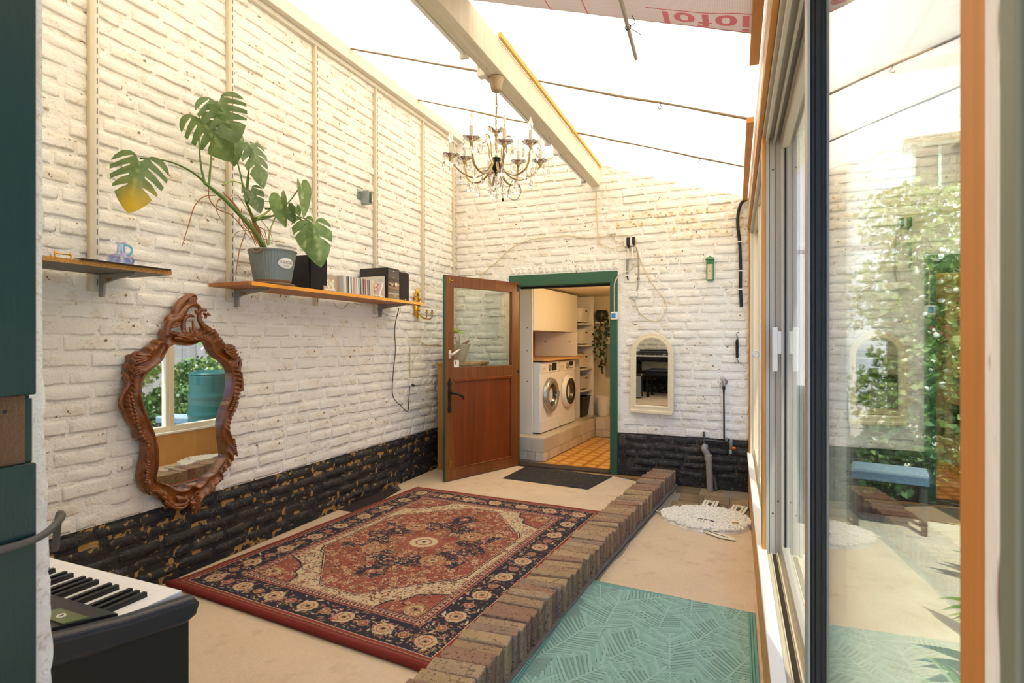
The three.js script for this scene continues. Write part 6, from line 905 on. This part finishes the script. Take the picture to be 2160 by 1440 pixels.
{
  const wh = Mt(0xe9e2d2, 0.45), scr = M.iron;
  const o = lt('side_panel', 'tall white end panel beside the washing machine', 'panel', [0, PT, -0.2]); mk('board', bx(-0.77, 0, -0.02, -0.235, 1.765, 0, 0.002), wh, o); for (const y of [0.62, 0.98, 1.25]) mk('screw', rod([-0.3, y, 0], [-0.3, y, 0.002], 0.006), scr, o);
  const u = lt('upper_cabinet', 'white wall cabinet with two plain doors above the worktop', 'cabinet', [0, 1.48, -0.222]); mk('body', bx(-0.77, 0, -1.5, -0.25, 0.52, 0, 0.002), wh, u); mk('cabinet_door', bx(-0.249, 0.002, -0.782, -0.228, 0.518, 0, 0.003), wh, u); mk('cabinet_door', bx(-0.249, 0.002, -1.5, -0.228, 0.518, -0.786, 0.003), wh, u);
  solo('worktop', bx(-0.77, 0, -1.43, -0.095, 0.025, -0.0, 0.004), M.oak, 'light wood worktop over the two machines', 'worktop', lp(0, 1.118, -0.225), [0, LA, 0]);
  solo('splashback', bx(0, 0, -1.21, 0.015, 0.33, 0), Mt(0xffffff, 0.5, { map: rep(T.oak, 1.4, 1.4), color: 0xc08a58 }), 'brown wood splashback panel behind the worktop', 'panel', lp(-0.775, 1.146, -0.225), [0, LA, 0]);
  const e = lt('divider_panel', 'white divider panel with screws at the end of the worktop', 'panel', [0, 1.146, -1.44]); mk('board', bx(-0.77, 0, -0.02, -0.13, 0.33, 0, 0.002), wh, e); for (const x of [-0.24, -0.6]) mk('screw', rod([x, 0.2, 0], [x, 0.2, 0.002], 0.009), scr, e);
  const s = lt('shelf_unit', 'open white shelf unit with baskets beside the dryer', 'shelf unit', [0, PT, -1.73]); mk('side', bx(-0.7, 0, -0.43, -0.13, 1.76, -0.41, 0.002), wh, s); mk('side', bx(-0.7, 0, -0.02, -0.2, 0.85, 0, 0.002), wh, s); for (const y of [0.37, 0.68, 1.02, 1.33]) mk('shelf', bx(-0.7, y, -0.41, -0.14, y + 0.02, -0.02, 0.002), wh, s); mk('back', bx(-0.72, 0, -0.43, -0.7, 1.76, 0), wh, s);
  const bin = (y, col, label, name, h) => { const b = lt(name, label, 'basket', [-0.30, PT + y + 0.021, -1.945]); const m = Mt(col, 0.5), pts = [[-0.09, -0.17], [0.09, -0.17], [0.09, 0.17], [-0.09, 0.17]]; const g = new THREE.CylinderGeometry(0.2, 0.165, h, 4, 1, true).rotateY(Math.PI / 4).scale(0.92, 1, 1.25).translate(0, h / 2, 0); const gi = g.clone().scale(0.96, 0.99, 0.96); const ii = gi.index.array; for (let i = 0; i < ii.length; i += 3) { const t = ii[i]; ii[i] = ii[i + 1]; ii[i + 1] = t; } mk('shell', [g, gi].map((q) => { const n = q.toNonIndexed(); n.computeVertexNormals(); return n; }), m, b); mk('bottom', bx(-0.1, 0.001, -0.15, 0.1, 0.006, 0.15), m, b); mk('rim', [bx(0.125, h - 0.012, -0.188, 0.138, h, 0.188, 0.003), bx(-0.138, h - 0.012, -0.188, -0.125, h, 0.188, 0.003), bx(-0.13, h - 0.012, 0.178, 0.13, h, 0.19, 0.003), bx(-0.13, h - 0.012, -0.19, 0.13, h, -0.178, 0.003)], m, b); mk('hand_hole', [bx(-0.03, h - 0.05, 0.176, 0.03, h - 0.03, 0.188, 0.004), bx(0.123, h - 0.05, -0.03, 0.136, h - 0.03, 0.03, 0.004)], M.dark, b); };
  bin(1.35, 0xe8e2d4, 'white plastic basket on the top shelf of the unit', 'storage_basket', 0.2); bin(1.04, 0xe8e2d4, 'white plastic basket on the second shelf from the top of the unit', 'storage_basket', 0.2); bin(0.70, 0xe4ddcc, 'white perforated basket with folded cloth on the middle shelf', 'storage_basket', 0.19); bin(0.39, 0xcac4b6, 'grey-white basket on the lowest shelf of the unit', 'storage_basket', 0.19); bin(0.0, 0x24221f, 'black plastic bin at the bottom of the shelf unit', 'storage_bin', 0.27);
  const cl = new THREE.SphereGeometry(1, 20, 12), cp = cl.attributes.position; for (let i = 0; i < cp.count; i++) { const n = 1 + 0.25 * IN.noise(cp.getX(i) * 3, cp.getY(i) * 3, cp.getZ(i) * 3); cp.setXYZ(i, cp.getX(i) * 0.1 * n, cp.getY(i) * 0.06 * n, cp.getZ(i) * 0.15 * n); } cl.computeVertexNormals(); solo('folded_cloth', cl, Mt(0x9a8070, 0.9), 'crumpled brownish cloth in the perforated basket', 'cloth', lp(-0.3, PT + 0.88, -1.945)); 
  // far wall: shelf, hanging plant, meter box, bucket
  const h = lt('small_wall_shelf', 'narrow white shelf on the far laundry wall', 'shelf', [0, 1.62, -2.335]); mk('board', bx(-0.1, 0, 0, 1.1, 0.018, 0.2, 0.002), wh, h);
  const P = onZ(1269, 677, -7.95), pl = thing('trailing_plant', 'dark round planter with long trailing leafy vines on the wall shelf', 'potted plant', [P.x, 1.639, -7.96]);
  mk('planter', lathe([[0, 0], [0.05, 0.002], [0.085, 0.04], [0.1, 0.09], [0.09, 0.15], [0.075, 0.17], [0.07, 0.165], [0, 0.15]], 30), Mt(0x16221a, 0.35), pl);
  const lf = new THREE.CircleGeometry(0.03, 10).scale(0.75, 1, 1), lm = Mt(0x1f3a1a, 0.45, { side: THREE.DoubleSide }), r = rng(66);
  [[-0.06, 0.75, 0.6], [0.0, 0.85, 1], [0.03, 0.95, 1], [0.07, 0.55, 0.7], [0.09, 0.4, 0.6], [-0.01, 0.6, 0.9]].forEach(([x, l, leafy], k) => { const pts = []; for (let i = 0; i <= 8; i++) pts.push(V(x * (0.7 + i * 0.09) + 0.02 * Math.sin(i + k), i === 0 ? 0.16 : 0.17 - Math.pow(i / 8, 1.1) * l, i === 0 ? 0.04 : 0.1 + 0.01 * Math.cos(i * 2 + k))); mk('vine', tube(pts, 0.0022, 5, 40), Mt(0x43482a, 0.7), pl); const c = new THREE.CatmullRomCurve3(pts); for (let i = 0; i < 16 * leafy; i++) { const q = c.getPointAt(0.35 + 0.65 * i / (16 * leafy)); mk('leaf', lf, lm, pl, [q.x + rr(-0.025, 0.025, r), q.y, q.z + 0.005], [rr(-0.5, 0.5, r), rr(-0.6, 0.6, r), rr(0, 6, r)]).scale.setScalar(rr(0.6, 1.1, r)); } });
  solo('meter_box', bx(0, 0, 0, 0.16, 0.46, 0.05, 0.004), Mt(0x8a8880, 0.45), 'grey flat meter box on the far laundry wall', 'box', [-1.775, 0.855, -8.09]);
  const b = thing('white_bucket', 'tapered white bucket standing on the far plinth', 'bucket', [-1.80, PT, -7.93]); mk('shell', lathe([[0, 0], [0.08, 0], [0.083, 0.01], [0.112, 0.27], [0.118, 0.28], [0.113, 0.285], [0.108, 0.27], [0.08, 0.015], [0, 0.012]], 40), Mt(0xe6dfcc, 0.45), b); mk('rib', [0.235, 0.25].map((y) => new THREE.TorusGeometry(0.109 + (y - 0.235) * 0.12, 0.003, 6, 40).rotateX(Math.PI / 2).translate(0, y, 0)), Mt(0xe6dfcc, 0.45), b);
  solo('white_stick', rod(onZ(1249, 880, -8.0), onZ(1250, 780, -8.08), 0.007), Mt(0xd9d2c0, 0.5), 'thin white stick leaning beside the shelf unit', 'stick');
  // laundry ceiling lamp, hidden above the doorway
  const lm2 = lt('ceiling_lamp', 'round white ceiling lamp in the laundry', 'lamp', [0.9, 2.0, -0.55]); mk('base', cyl(0.14, 0.14, 0.025, 32, 0.005), M.plastic, lm2); mk('diffuser', lathe([[0, -0.06], [0.08, -0.05], [0.125, -0.02], [0.13, 0.005], [0, 0.005]], 32), Mt(0xfff2dc, 0.5, { emissive: 0xffdfae, emissiveIntensity: 2.0 }), lm2);
  const pt = new THREE.PointLight(0xffd9a0, 3.4); pt.position.copy(lp(0.9, 1.9, -0.55)); pt.castShadow = true; pt.shadow.radius = 5; scene.add(pt);
}

// ---------- keyboard by the doorway ----------
{
  const X0 = -2.57, X1 = -1.235, o = thing('digital_piano', 'black digital piano on a panel stand against the near wall', 'digital piano', [0, 0, 0]);
  const blk = Mt(0x16171a, 0.38), side = (pts) => { const g = ext(pts.map(([z, y]) => [-z, y]), X1 - X0 - 0.002, 0); g.rotateY(Math.PI / 2); g.translate(X0 + 0.001, 0, 0); g.computeVertexNormals(); return g; };
  // cross-section (z, y): front lip, key bed, rising panel, back
  mk('body', side([[-0.925, 0.655], [-0.925, 0.722], [-0.768, 0.722], [-0.768, 0.762], [-0.75, 0.768], [-0.60, 0.80], [-0.575, 0.79], [-0.575, 0.64], [-0.62, 0.635], [-0.9, 0.635]]), blk, o);
  const cap = (x) => { const g = ext([[0.918, 0.703], [0.922, 0.714], [0.914, 0.724], [0.77, 0.744], [0.60, 0.780], [0.588, 0.777], [0.585, 0.757], [0.6, 0.745], [0.9, 0.697]], 0.042, 0.016, 6); g.rotateY(Math.PI / 2); g.translate(x, 0, 0); g.computeVertexNormals(); return g; };
  mk('end_block', cap(X1 - 0.004), Mt(0x22252b, 0.3), o); mk('end_block', cap(X0 - 0.041), Mt(0x22252b, 0.3), o);
  const NW = 52, kw = (X1 - X0 - 0.012) / NW, wk = bx(-kw / 2 + 0.0006, 0, -0.075, kw / 2 - 0.0006, 0.02, 0.075, 0.0015), bk = ext([[-0.0055, 0], [0.0055, 0], [0.0045, 0.011], [-0.0045, 0.011]], 0.095, 0.001), ivory = Mt(0xf0efec, 0.28), ebony = Mt(0x101010, 0.35);
  for (let k = 0; k < NW; k++) mk('white_key', wk, ivory, o, [X1 - 0.006 - kw * (k + 0.5), 0.727, -0.845]);
  // seen from the player's side the octave runs from the far end; black keys sit over the gaps
  for (let k = 0; k < NW - 1; k++) { const n = (k + 2) % 7; if (n === 2 || n === 6) continue; mk('black_key', bk, ebony, o, [X1 - 0.006 - kw * (k + 1), 0.7465, -0.866], [0, 0, 0]); }
  mk('control_panel', [new THREE.BoxGeometry(0.62, 0.003, 0.1).rotateX(-0.21).translate(-1.75, 0.7855, -0.675)], Mt(0x2d2b25, 0.35), o); mk('screen', new THREE.BoxGeometry(0.1, 0.003, 0.05).rotateX(-0.21).translate(-1.29, 0.782, -0.69), Mt(0x5a6b3a, 0.25), o).userData.label = 'small greenish panel field'; mk('logo', new THREE.TorusGeometry(0.007, 0.0018, 6, 16).rotateX(Math.PI / 2).translate(-1.285, 0.785, -0.687), M.plastic, o);
  for (const x of [X0 + 0.03, X1 - 0.03]) mk('stand_leg', ext([[0.922, 0.013], [0.59, 0.013], [0.59, 0.75], [0.9, 0.70], [0.922, 0.698]], 0.062, 0.003).rotateY(Math.PI / 2).translate(x - 0.02, 0, 0), Mt(0x0e0e0f, 0.4), o); mk('stand_brace', bx(X0 + 0.05, 0.18, -0.625, X1 - 0.05, 0.26, -0.605, 0.003), Mt(0x0e0e0f, 0.4), o); mk('badge', bx(X1 - 0.0102, 0.545, -0.80, X1 - 0.0088, 0.56, -0.77), M.grey, o);
  mk('music_rest', [new THREE.BoxGeometry(0.55, 0.03, 0.012).translate(-2.25, 0.82, -0.62)], blk, o);
  mk('clamp', bx(-1.99, 0.755, -0.955, -1.93, 0.775, -0.925, 0.004), M.steel, o);
}
solo('power_cable', tube([[-0.995, 1.046, -0.36], [-0.992, 1.047, -0.42], [-0.993, 1.048, -0.50], [-1.03, 1.058, -0.55], [-1.08, 1.052, -0.575], [-1.10, 1.03, -0.583], [-1.12, 0.98, -0.59]], 0.0058, 8, 70), Mt(0x4a4640, 0.55), 'grey power cable led around the green door jamb', 'cable');
{
  const o = thing('guitar_amplifier', 'black combo amplifier with a silver grille under the digital piano', 'amplifier', [-2.5, 0.008, -1.2], Math.PI - 0.3); mk('cabinet', bx(-0.2, 0, -0.13, 0.2, 0.44, 0.13, 0.012), M.black, o); mk('grille', bx(-0.18, 0.02, 0.128, 0.18, 0.40, 0.138, 0.003), Mt(0x9a9c9c, 0.6, { bumpMap: rep(T.fine, 20), bumpScale: 0.003 }), o); mk('badge', bx(-0.1, 0.3, 0.137, 0.02, 0.335, 0.141), M.dark, o); mk('corner', [[-1, 0], [1, 0], [-1, 1], [1, 1]].map(([a, b]) => bx(a * 0.19 - 0.015, b * 0.41, 0.115, a * 0.19 + 0.015, b * 0.41 + 0.032, 0.135, 0.006)), M.steel, o); mk('handle', tube([[-0.08, 0.44, 0], [-0.06, 0.465, 0], [0.06, 0.465, 0], [0.08, 0.44, 0]], 0.009, 8), M.black, o);
  const b = thing('piano_bench', 'black piano bench with a dark cushion in front of the digital piano', 'bench', [-1.93, 0.008, -0.99]); mk('seat_frame', bx(-0.32, 0.4, -0.16, 0.32, 0.46, 0.16, 0.004), M.black, b); mk('cushion', bx(-0.31, 0.46, -0.155, 0.31, 0.505, 0.155, 0.02), Mt(0x1f242c, 0.7), b); for (const [x, z] of [[-1, -1], [1, -1], [-1, 1], [1, 1]]) mk('leg', bx(x * 0.29 - 0.022, 0, z * 0.13 - 0.022, x * 0.29 + 0.022, 0.4, z * 0.13 + 0.022, 0.003), M.black, b);
}

// ---------- garden outside the windows ----------
const GY = -0.12;
{
  const g = thing('ground', 'pale sunlit paving of the garden', 'ground', [0, 0, 0], 0, undefined, 'structure'); mk('paving', bx(-40, GY - 0.3, -40, 40, GY, 40), Mt(0xffffff, 0.95, { map: rep(dtex(256, 256, (u, v) => mix3([178, 160, 140], [214, 202, 186], 0.6 * fbm(u, v, 12, 701, 4) + 0.4 * fbm(u, v, 60, 705, 2))), 0.5) }), g);
  solo('soil_bed', sheet([[0.95, -5.5], [2.2, -5.3], [3.6, -7.6], [2.2, -9.2], [0.8, -8.6], [0.6, -6.0]], GY, 0.03, 0.01), Mt(0x4a3a2a, 1, { bumpMap: rep(T.plaster, 2), bumpScale: 0.05 }), 'dark planting bed behind the rain barrel', 'soil');
}
{ // rain barrel
  const o = thing('rain_barrel', 'tall teal ribbed rain barrel outside the far window', 'barrel', [0.585, GY, -5.2]); const m = Mt(0x174b4c, 0.4), pr = [[0, 0], [0.25, 0], [0.262, 0.02]]; for (let y = 0.05; y < 1.0; y += 0.02) { const rib = [0.33, 0.52, 0.75].some((q) => Math.abs(y - q) < 0.022) ? 0.008 : 0; pr.push([0.268 + 0.012 * Math.sin(y * 3) + rib, y]); } pr.push([0.27, 1.02], [0.255, 1.06], [0.2, 1.085], [0, 1.09]); mk('body', lathe(pr, 48), m, o); mk('lid_rim', new THREE.TorusGeometry(0.262, 0.012, 8, 48).rotateX(Math.PI / 2).translate(0, 1.045, 0), m, o);
}
{
  const o = thing('garden_bench', 'low grey slatted garden bench outside the sliding window', 'bench', [1.13, GY, -5.16], -0.2); for (let k = 0; k < 5; k++) mk('slat', bx(-0.25, 0.44, -0.15 + k * 0.062, 0.25, 0.462, -0.095 + k * 0.062, 0.004), Mt(0x8f9fae, 0.6), o); mk('apron', [bx(-0.25, 0.38, 0.14, 0.25, 0.44, 0.155, 0.003), bx(-0.25, 0.38, -0.155, 0.25, 0.44, -0.14, 0.003)], Mt(0x5a7288, 0.6), o); for (const [x, z] of [[-1, -1], [1, -1], [-1, 1], [1, 1]]) mk('leg', bx(x * 0.22 - 0.02, 0, z * 0.12 - 0.02, x * 0.22 + 0.02, 0.4, z * 0.12 + 0.02, 0.003), Mt(0x3a3a34, 0.7), o);
}
// shrubs
function leafGeo(l, w) { const g = new THREE.BufferGeometry(); g.setAttribute('position', new THREE.Float32BufferAttribute([0, 0, 0, -w, l * 0.45, 0.12 * l, w, l * 0.45, 0.12 * l, 0, l, 0], 3)); g.setIndex([0, 2, 1, 1, 2, 3]); g.computeVertexNormals(); return g; }
const LG = leafGeo(0.07, 0.025), leafM = Mt(0xffffff, 0.5, { transmission: 0.4, thickness: 0, side: THREE.DoubleSide });
function shrub(name, label, pos, blobs, n, cols, seed, trunk, blossom) {
  const o = thing(name, label, 'shrub', pos, 0, 'garden shrubs outside the windows'), r = rng(seed), im = new THREE.InstancedMesh(LG, leafM, n), mt = new THREE.Matrix4(), q = new THREE.Quaternion(), e = new THREE.Euler(), col = new THREE.Color(); im.name = 'foliage'; im.userData.kind = 'stuff';
  const spot = () => { const b = blobs[Math.floor(r() * blobs.length)]; const u = r() * 2 - 1, t = r() * 6.283, s = Math.sqrt(1 - u * u), d = Math.pow(r(), 0.4); return V(b[0] + s * Math.cos(t) * b[3] * d, b[1] + u * b[4] * d, b[2] + s * Math.sin(t) * b[3] * d); };
  for (let i = 0; i < n; i++) { q.setFromEuler(e.set(r() * 6.3, r() * 6.3, r() * 6.3)); const k = rr(0.6, 1.5, r); mt.compose(spot(), q, V(k, k, k)); im.setMatrixAt(i, mt); col.setRGB(...cols[Math.floor(r() * cols.length)]); im.setColorAt(i, col); } im.castShadow = true; o.add(im);
  if (blossom) { const bm = new THREE.InstancedMesh(new THREE.IcosahedronGeometry(0.035, 0), Mt(0xf6f2e0, 0.8), blossom); bm.name = 'blossoms'; bm.userData.kind = 'stuff'; for (let i = 0; i < blossom; i++) { const c = spot(); q.setFromEuler(e.set(r() * 6, r() * 6, r() * 6)); const k = rr(0.4, 1, r); mt.compose(c, q, V(k, k * 0.5, k)); bm.setMatrixAt(i, mt); } o.add(bm); }
  trunk.forEach((t) => mk('branch', taper(t.map((p) => V(...p)), [0.022, 0.016, 0.008], 6, 18), Mt(0x7a6a54, 0.9), o));
}
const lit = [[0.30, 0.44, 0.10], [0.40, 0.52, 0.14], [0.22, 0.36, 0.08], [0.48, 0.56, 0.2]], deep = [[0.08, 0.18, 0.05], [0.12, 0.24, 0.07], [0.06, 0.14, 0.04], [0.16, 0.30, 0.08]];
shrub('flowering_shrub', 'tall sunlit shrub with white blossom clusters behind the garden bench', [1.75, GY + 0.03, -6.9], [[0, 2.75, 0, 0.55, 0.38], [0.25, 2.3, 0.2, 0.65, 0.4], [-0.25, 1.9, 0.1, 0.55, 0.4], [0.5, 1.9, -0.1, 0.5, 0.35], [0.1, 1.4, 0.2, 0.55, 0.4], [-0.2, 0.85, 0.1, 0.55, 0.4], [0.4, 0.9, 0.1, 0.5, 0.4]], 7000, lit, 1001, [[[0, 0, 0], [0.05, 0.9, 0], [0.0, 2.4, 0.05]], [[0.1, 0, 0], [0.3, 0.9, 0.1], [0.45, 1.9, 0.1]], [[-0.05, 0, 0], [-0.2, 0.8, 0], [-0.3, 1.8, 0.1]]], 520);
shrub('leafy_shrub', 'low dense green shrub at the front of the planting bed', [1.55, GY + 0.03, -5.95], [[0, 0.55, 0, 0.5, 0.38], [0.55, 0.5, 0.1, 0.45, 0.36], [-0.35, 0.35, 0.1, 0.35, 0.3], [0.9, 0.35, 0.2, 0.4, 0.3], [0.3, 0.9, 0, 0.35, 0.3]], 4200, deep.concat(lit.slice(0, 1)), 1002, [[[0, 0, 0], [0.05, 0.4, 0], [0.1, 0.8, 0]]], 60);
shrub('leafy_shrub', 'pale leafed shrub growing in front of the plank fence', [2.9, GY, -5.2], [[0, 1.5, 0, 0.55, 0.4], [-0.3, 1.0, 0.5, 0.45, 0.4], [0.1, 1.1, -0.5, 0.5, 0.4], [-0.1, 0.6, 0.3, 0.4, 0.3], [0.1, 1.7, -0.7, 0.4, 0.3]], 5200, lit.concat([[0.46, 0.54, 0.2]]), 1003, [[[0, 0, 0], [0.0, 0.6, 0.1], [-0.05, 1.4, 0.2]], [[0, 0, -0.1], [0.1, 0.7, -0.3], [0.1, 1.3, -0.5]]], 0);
{ // strap-leaved plants close to the sliding window
  const strap = (pos, label, n, seed, len, wid, cols, up) => { const o = thing('strap_leaf_plant', label, 'plant', pos, 0, 'border plants outside the sliding window'), r = rng(seed), ms = cols.map((c) => Mt(c, 0.5, { side: THREE.DoubleSide, transmission: 0.3, thickness: 0 })); for (let k = 0; k < n; k++) { const a = r() * 6.283, l = len * rr(0.6, 1.1, r), pos2 = [], idx = [], N = 10; for (let i = 0; i <= N; i++) { const t = i / N, d = l * t * 0.75, y = up * l * (t - 0.62 * t * t * rr(0.98, 1.02, r)), w = wid * Math.sin(Math.PI * Math.min(1, 0.12 + 0.9 * t)); const cx = Math.cos(a) * d, cz = Math.sin(a) * d; pos2.push(cx - Math.sin(a) * w, y, cz + Math.cos(a) * w, cx, y - w * 0.3, cz, cx + Math.sin(a) * w, y, cz - Math.cos(a) * w); if (i < N) { const b = i * 3; idx.push(b, b + 1, b + 4, b, b + 4, b + 3, b + 1, b + 2, b + 5, b + 1, b + 5, b + 4); } } const g = new THREE.BufferGeometry(); g.setAttribute('position', new THREE.Float32BufferAttribute(pos2, 3)); g.setIndex(idx); g.computeVertexNormals(); mk('leaf', g, ms[k % ms.length], o); } };
  strap([1.3, GY, -2.9], 'broad-leaved green plant beside the sliding window', 16, 31, 0.8, 0.055, [0x4f7a2c, 0x6d8f34, 0x2f5a2a], 1.3); strap([0.85, GY, -2.3], 'grassy plant with arching narrow blades below the sliding window', 40, 32, 0.5, 0.009, [0x9aa878, 0xb8b890, 0x6f8f4a], 1.3); strap([1.7, GY, -3.9], 'yellowish broad-leaved plant beyond the sliding window', 14, 33, 0.7, 0.05, [0xb8a838, 0x8f9a34, 0x6d8f34], 1.25);
}
{ // plank fence
  const o = thing('plank_fence', 'pale grey fence of vertical planks beyond the shrubs', 'fence', [4.3, GY, 0]); const m = [0xd8d4dc, 0xcfcbd2, 0xe0dce2].map((c) => Mt(c, 0.8)), pg = bx(-0.012, 0, -0.072, 0.012, 1.95, 0.072, 0.003); for (let k = 0; k < 44; k++) mk('plank', pg, m[k % 3], o, [k % 2 * 0.012, 0, -2.2 - k * 0.15]); mk('rail', [bx(0.02, 0.4, -8.8, 0.06, 0.48, -2.1), bx(0.02, 1.5, -8.8, 0.06, 1.58, -2.1)], m[1], o);
}
{ // white house across the garden
  const Z = -12, o = thing('white_house', 'white rendered house across the garden with an open dark carport', 'house', [0, GY, Z]); const wm = Mt(0xeeeaf0, 0.85, { bumpMap: rep(T.plaster, 1), bumpScale: 0.01 });
  const gx0 = 2.6, gx1 = 6.4; mk('wall', [bx(0.4, 0, -0.3, gx0, 6.4, 0), bx(gx0, 2.95, -0.3, gx1, 4.2, 0), bx(gx0, 4.2, -0.3, 2.98, 5.1, 0), bx(3.85, 4.2, -0.3, gx1, 5.1, 0), bx(gx0, 5.1, -0.3, gx1, 6.4, 0), bx(gx1, 0, -0.3, 8, 6.4, 0)], wm, o); mk('carport_room', [bx(gx0 - 0.1, 0, -3.2, gx1 + 0.1, 3, -3.0), bx(gx0 - 0.15, 0, -3.1, gx0, 3, -0.28), bx(gx1, 0, -3.1, gx1 + 0.15, 3, -0.28), bx(gx0 - 0.1, 2.95, -3.1, gx1 + 0.1, 3.05, -0.28)], Mt(0x3c2620, 0.9), o); mk('blue_pipe', rod([gx0, 0.45, -0.6], [gx1, 0.42, -0.6], 0.03), Mt(0x2a4fb0, 0.5), o); mk('red_sign', bx(3.36, 1.55, -0.7, 3.75, 2.05, -0.68), Mt(0x8f2a26, 0.6), o); mk('band', bx(0.4, 3.25, -0.01, 8, 3.35, 0.05, 0.01), wm, o);
  const win = mk('window_frame', [bx(2.98, 4.2, -0.1, 3.05, 5.1, -0.03), bx(3.78, 4.2, -0.1, 3.85, 5.1, -0.03), bx(3.0, 4.2, -0.1, 3.84, 4.27, -0.03), bx(3.0, 5.03, -0.1, 3.84, 5.1, -0.03), bx(3.39, 4.25, -0.1, 3.44, 5.06, -0.03), bx(2.9, 4.12, -0.12, 3.95, 4.2, 0.08)], Mt(0xb8c8bc, 0.6), o); mk('pane', bx(3.04, 4.26, -0.075, 3.8, 5.05, -0.065), Mt(0x6a6458, 0.1), win); mk('window_head', bx(2.85, 5.1, -0.05, 4.0, 5.18, 0.12, 0.01), Mt(0x8f8474, 0.8), win); mk('roof', bx(0.1, 6.4, -4.5, 8.3, 6.55, 0.5), Mt(0x9a7a68, 0.8), o);
}
scene.traverse((m) => { if (m.isMesh) { m.castShadow = true; m.receiveShadow = true; } });
renderer.render(scene, camera);
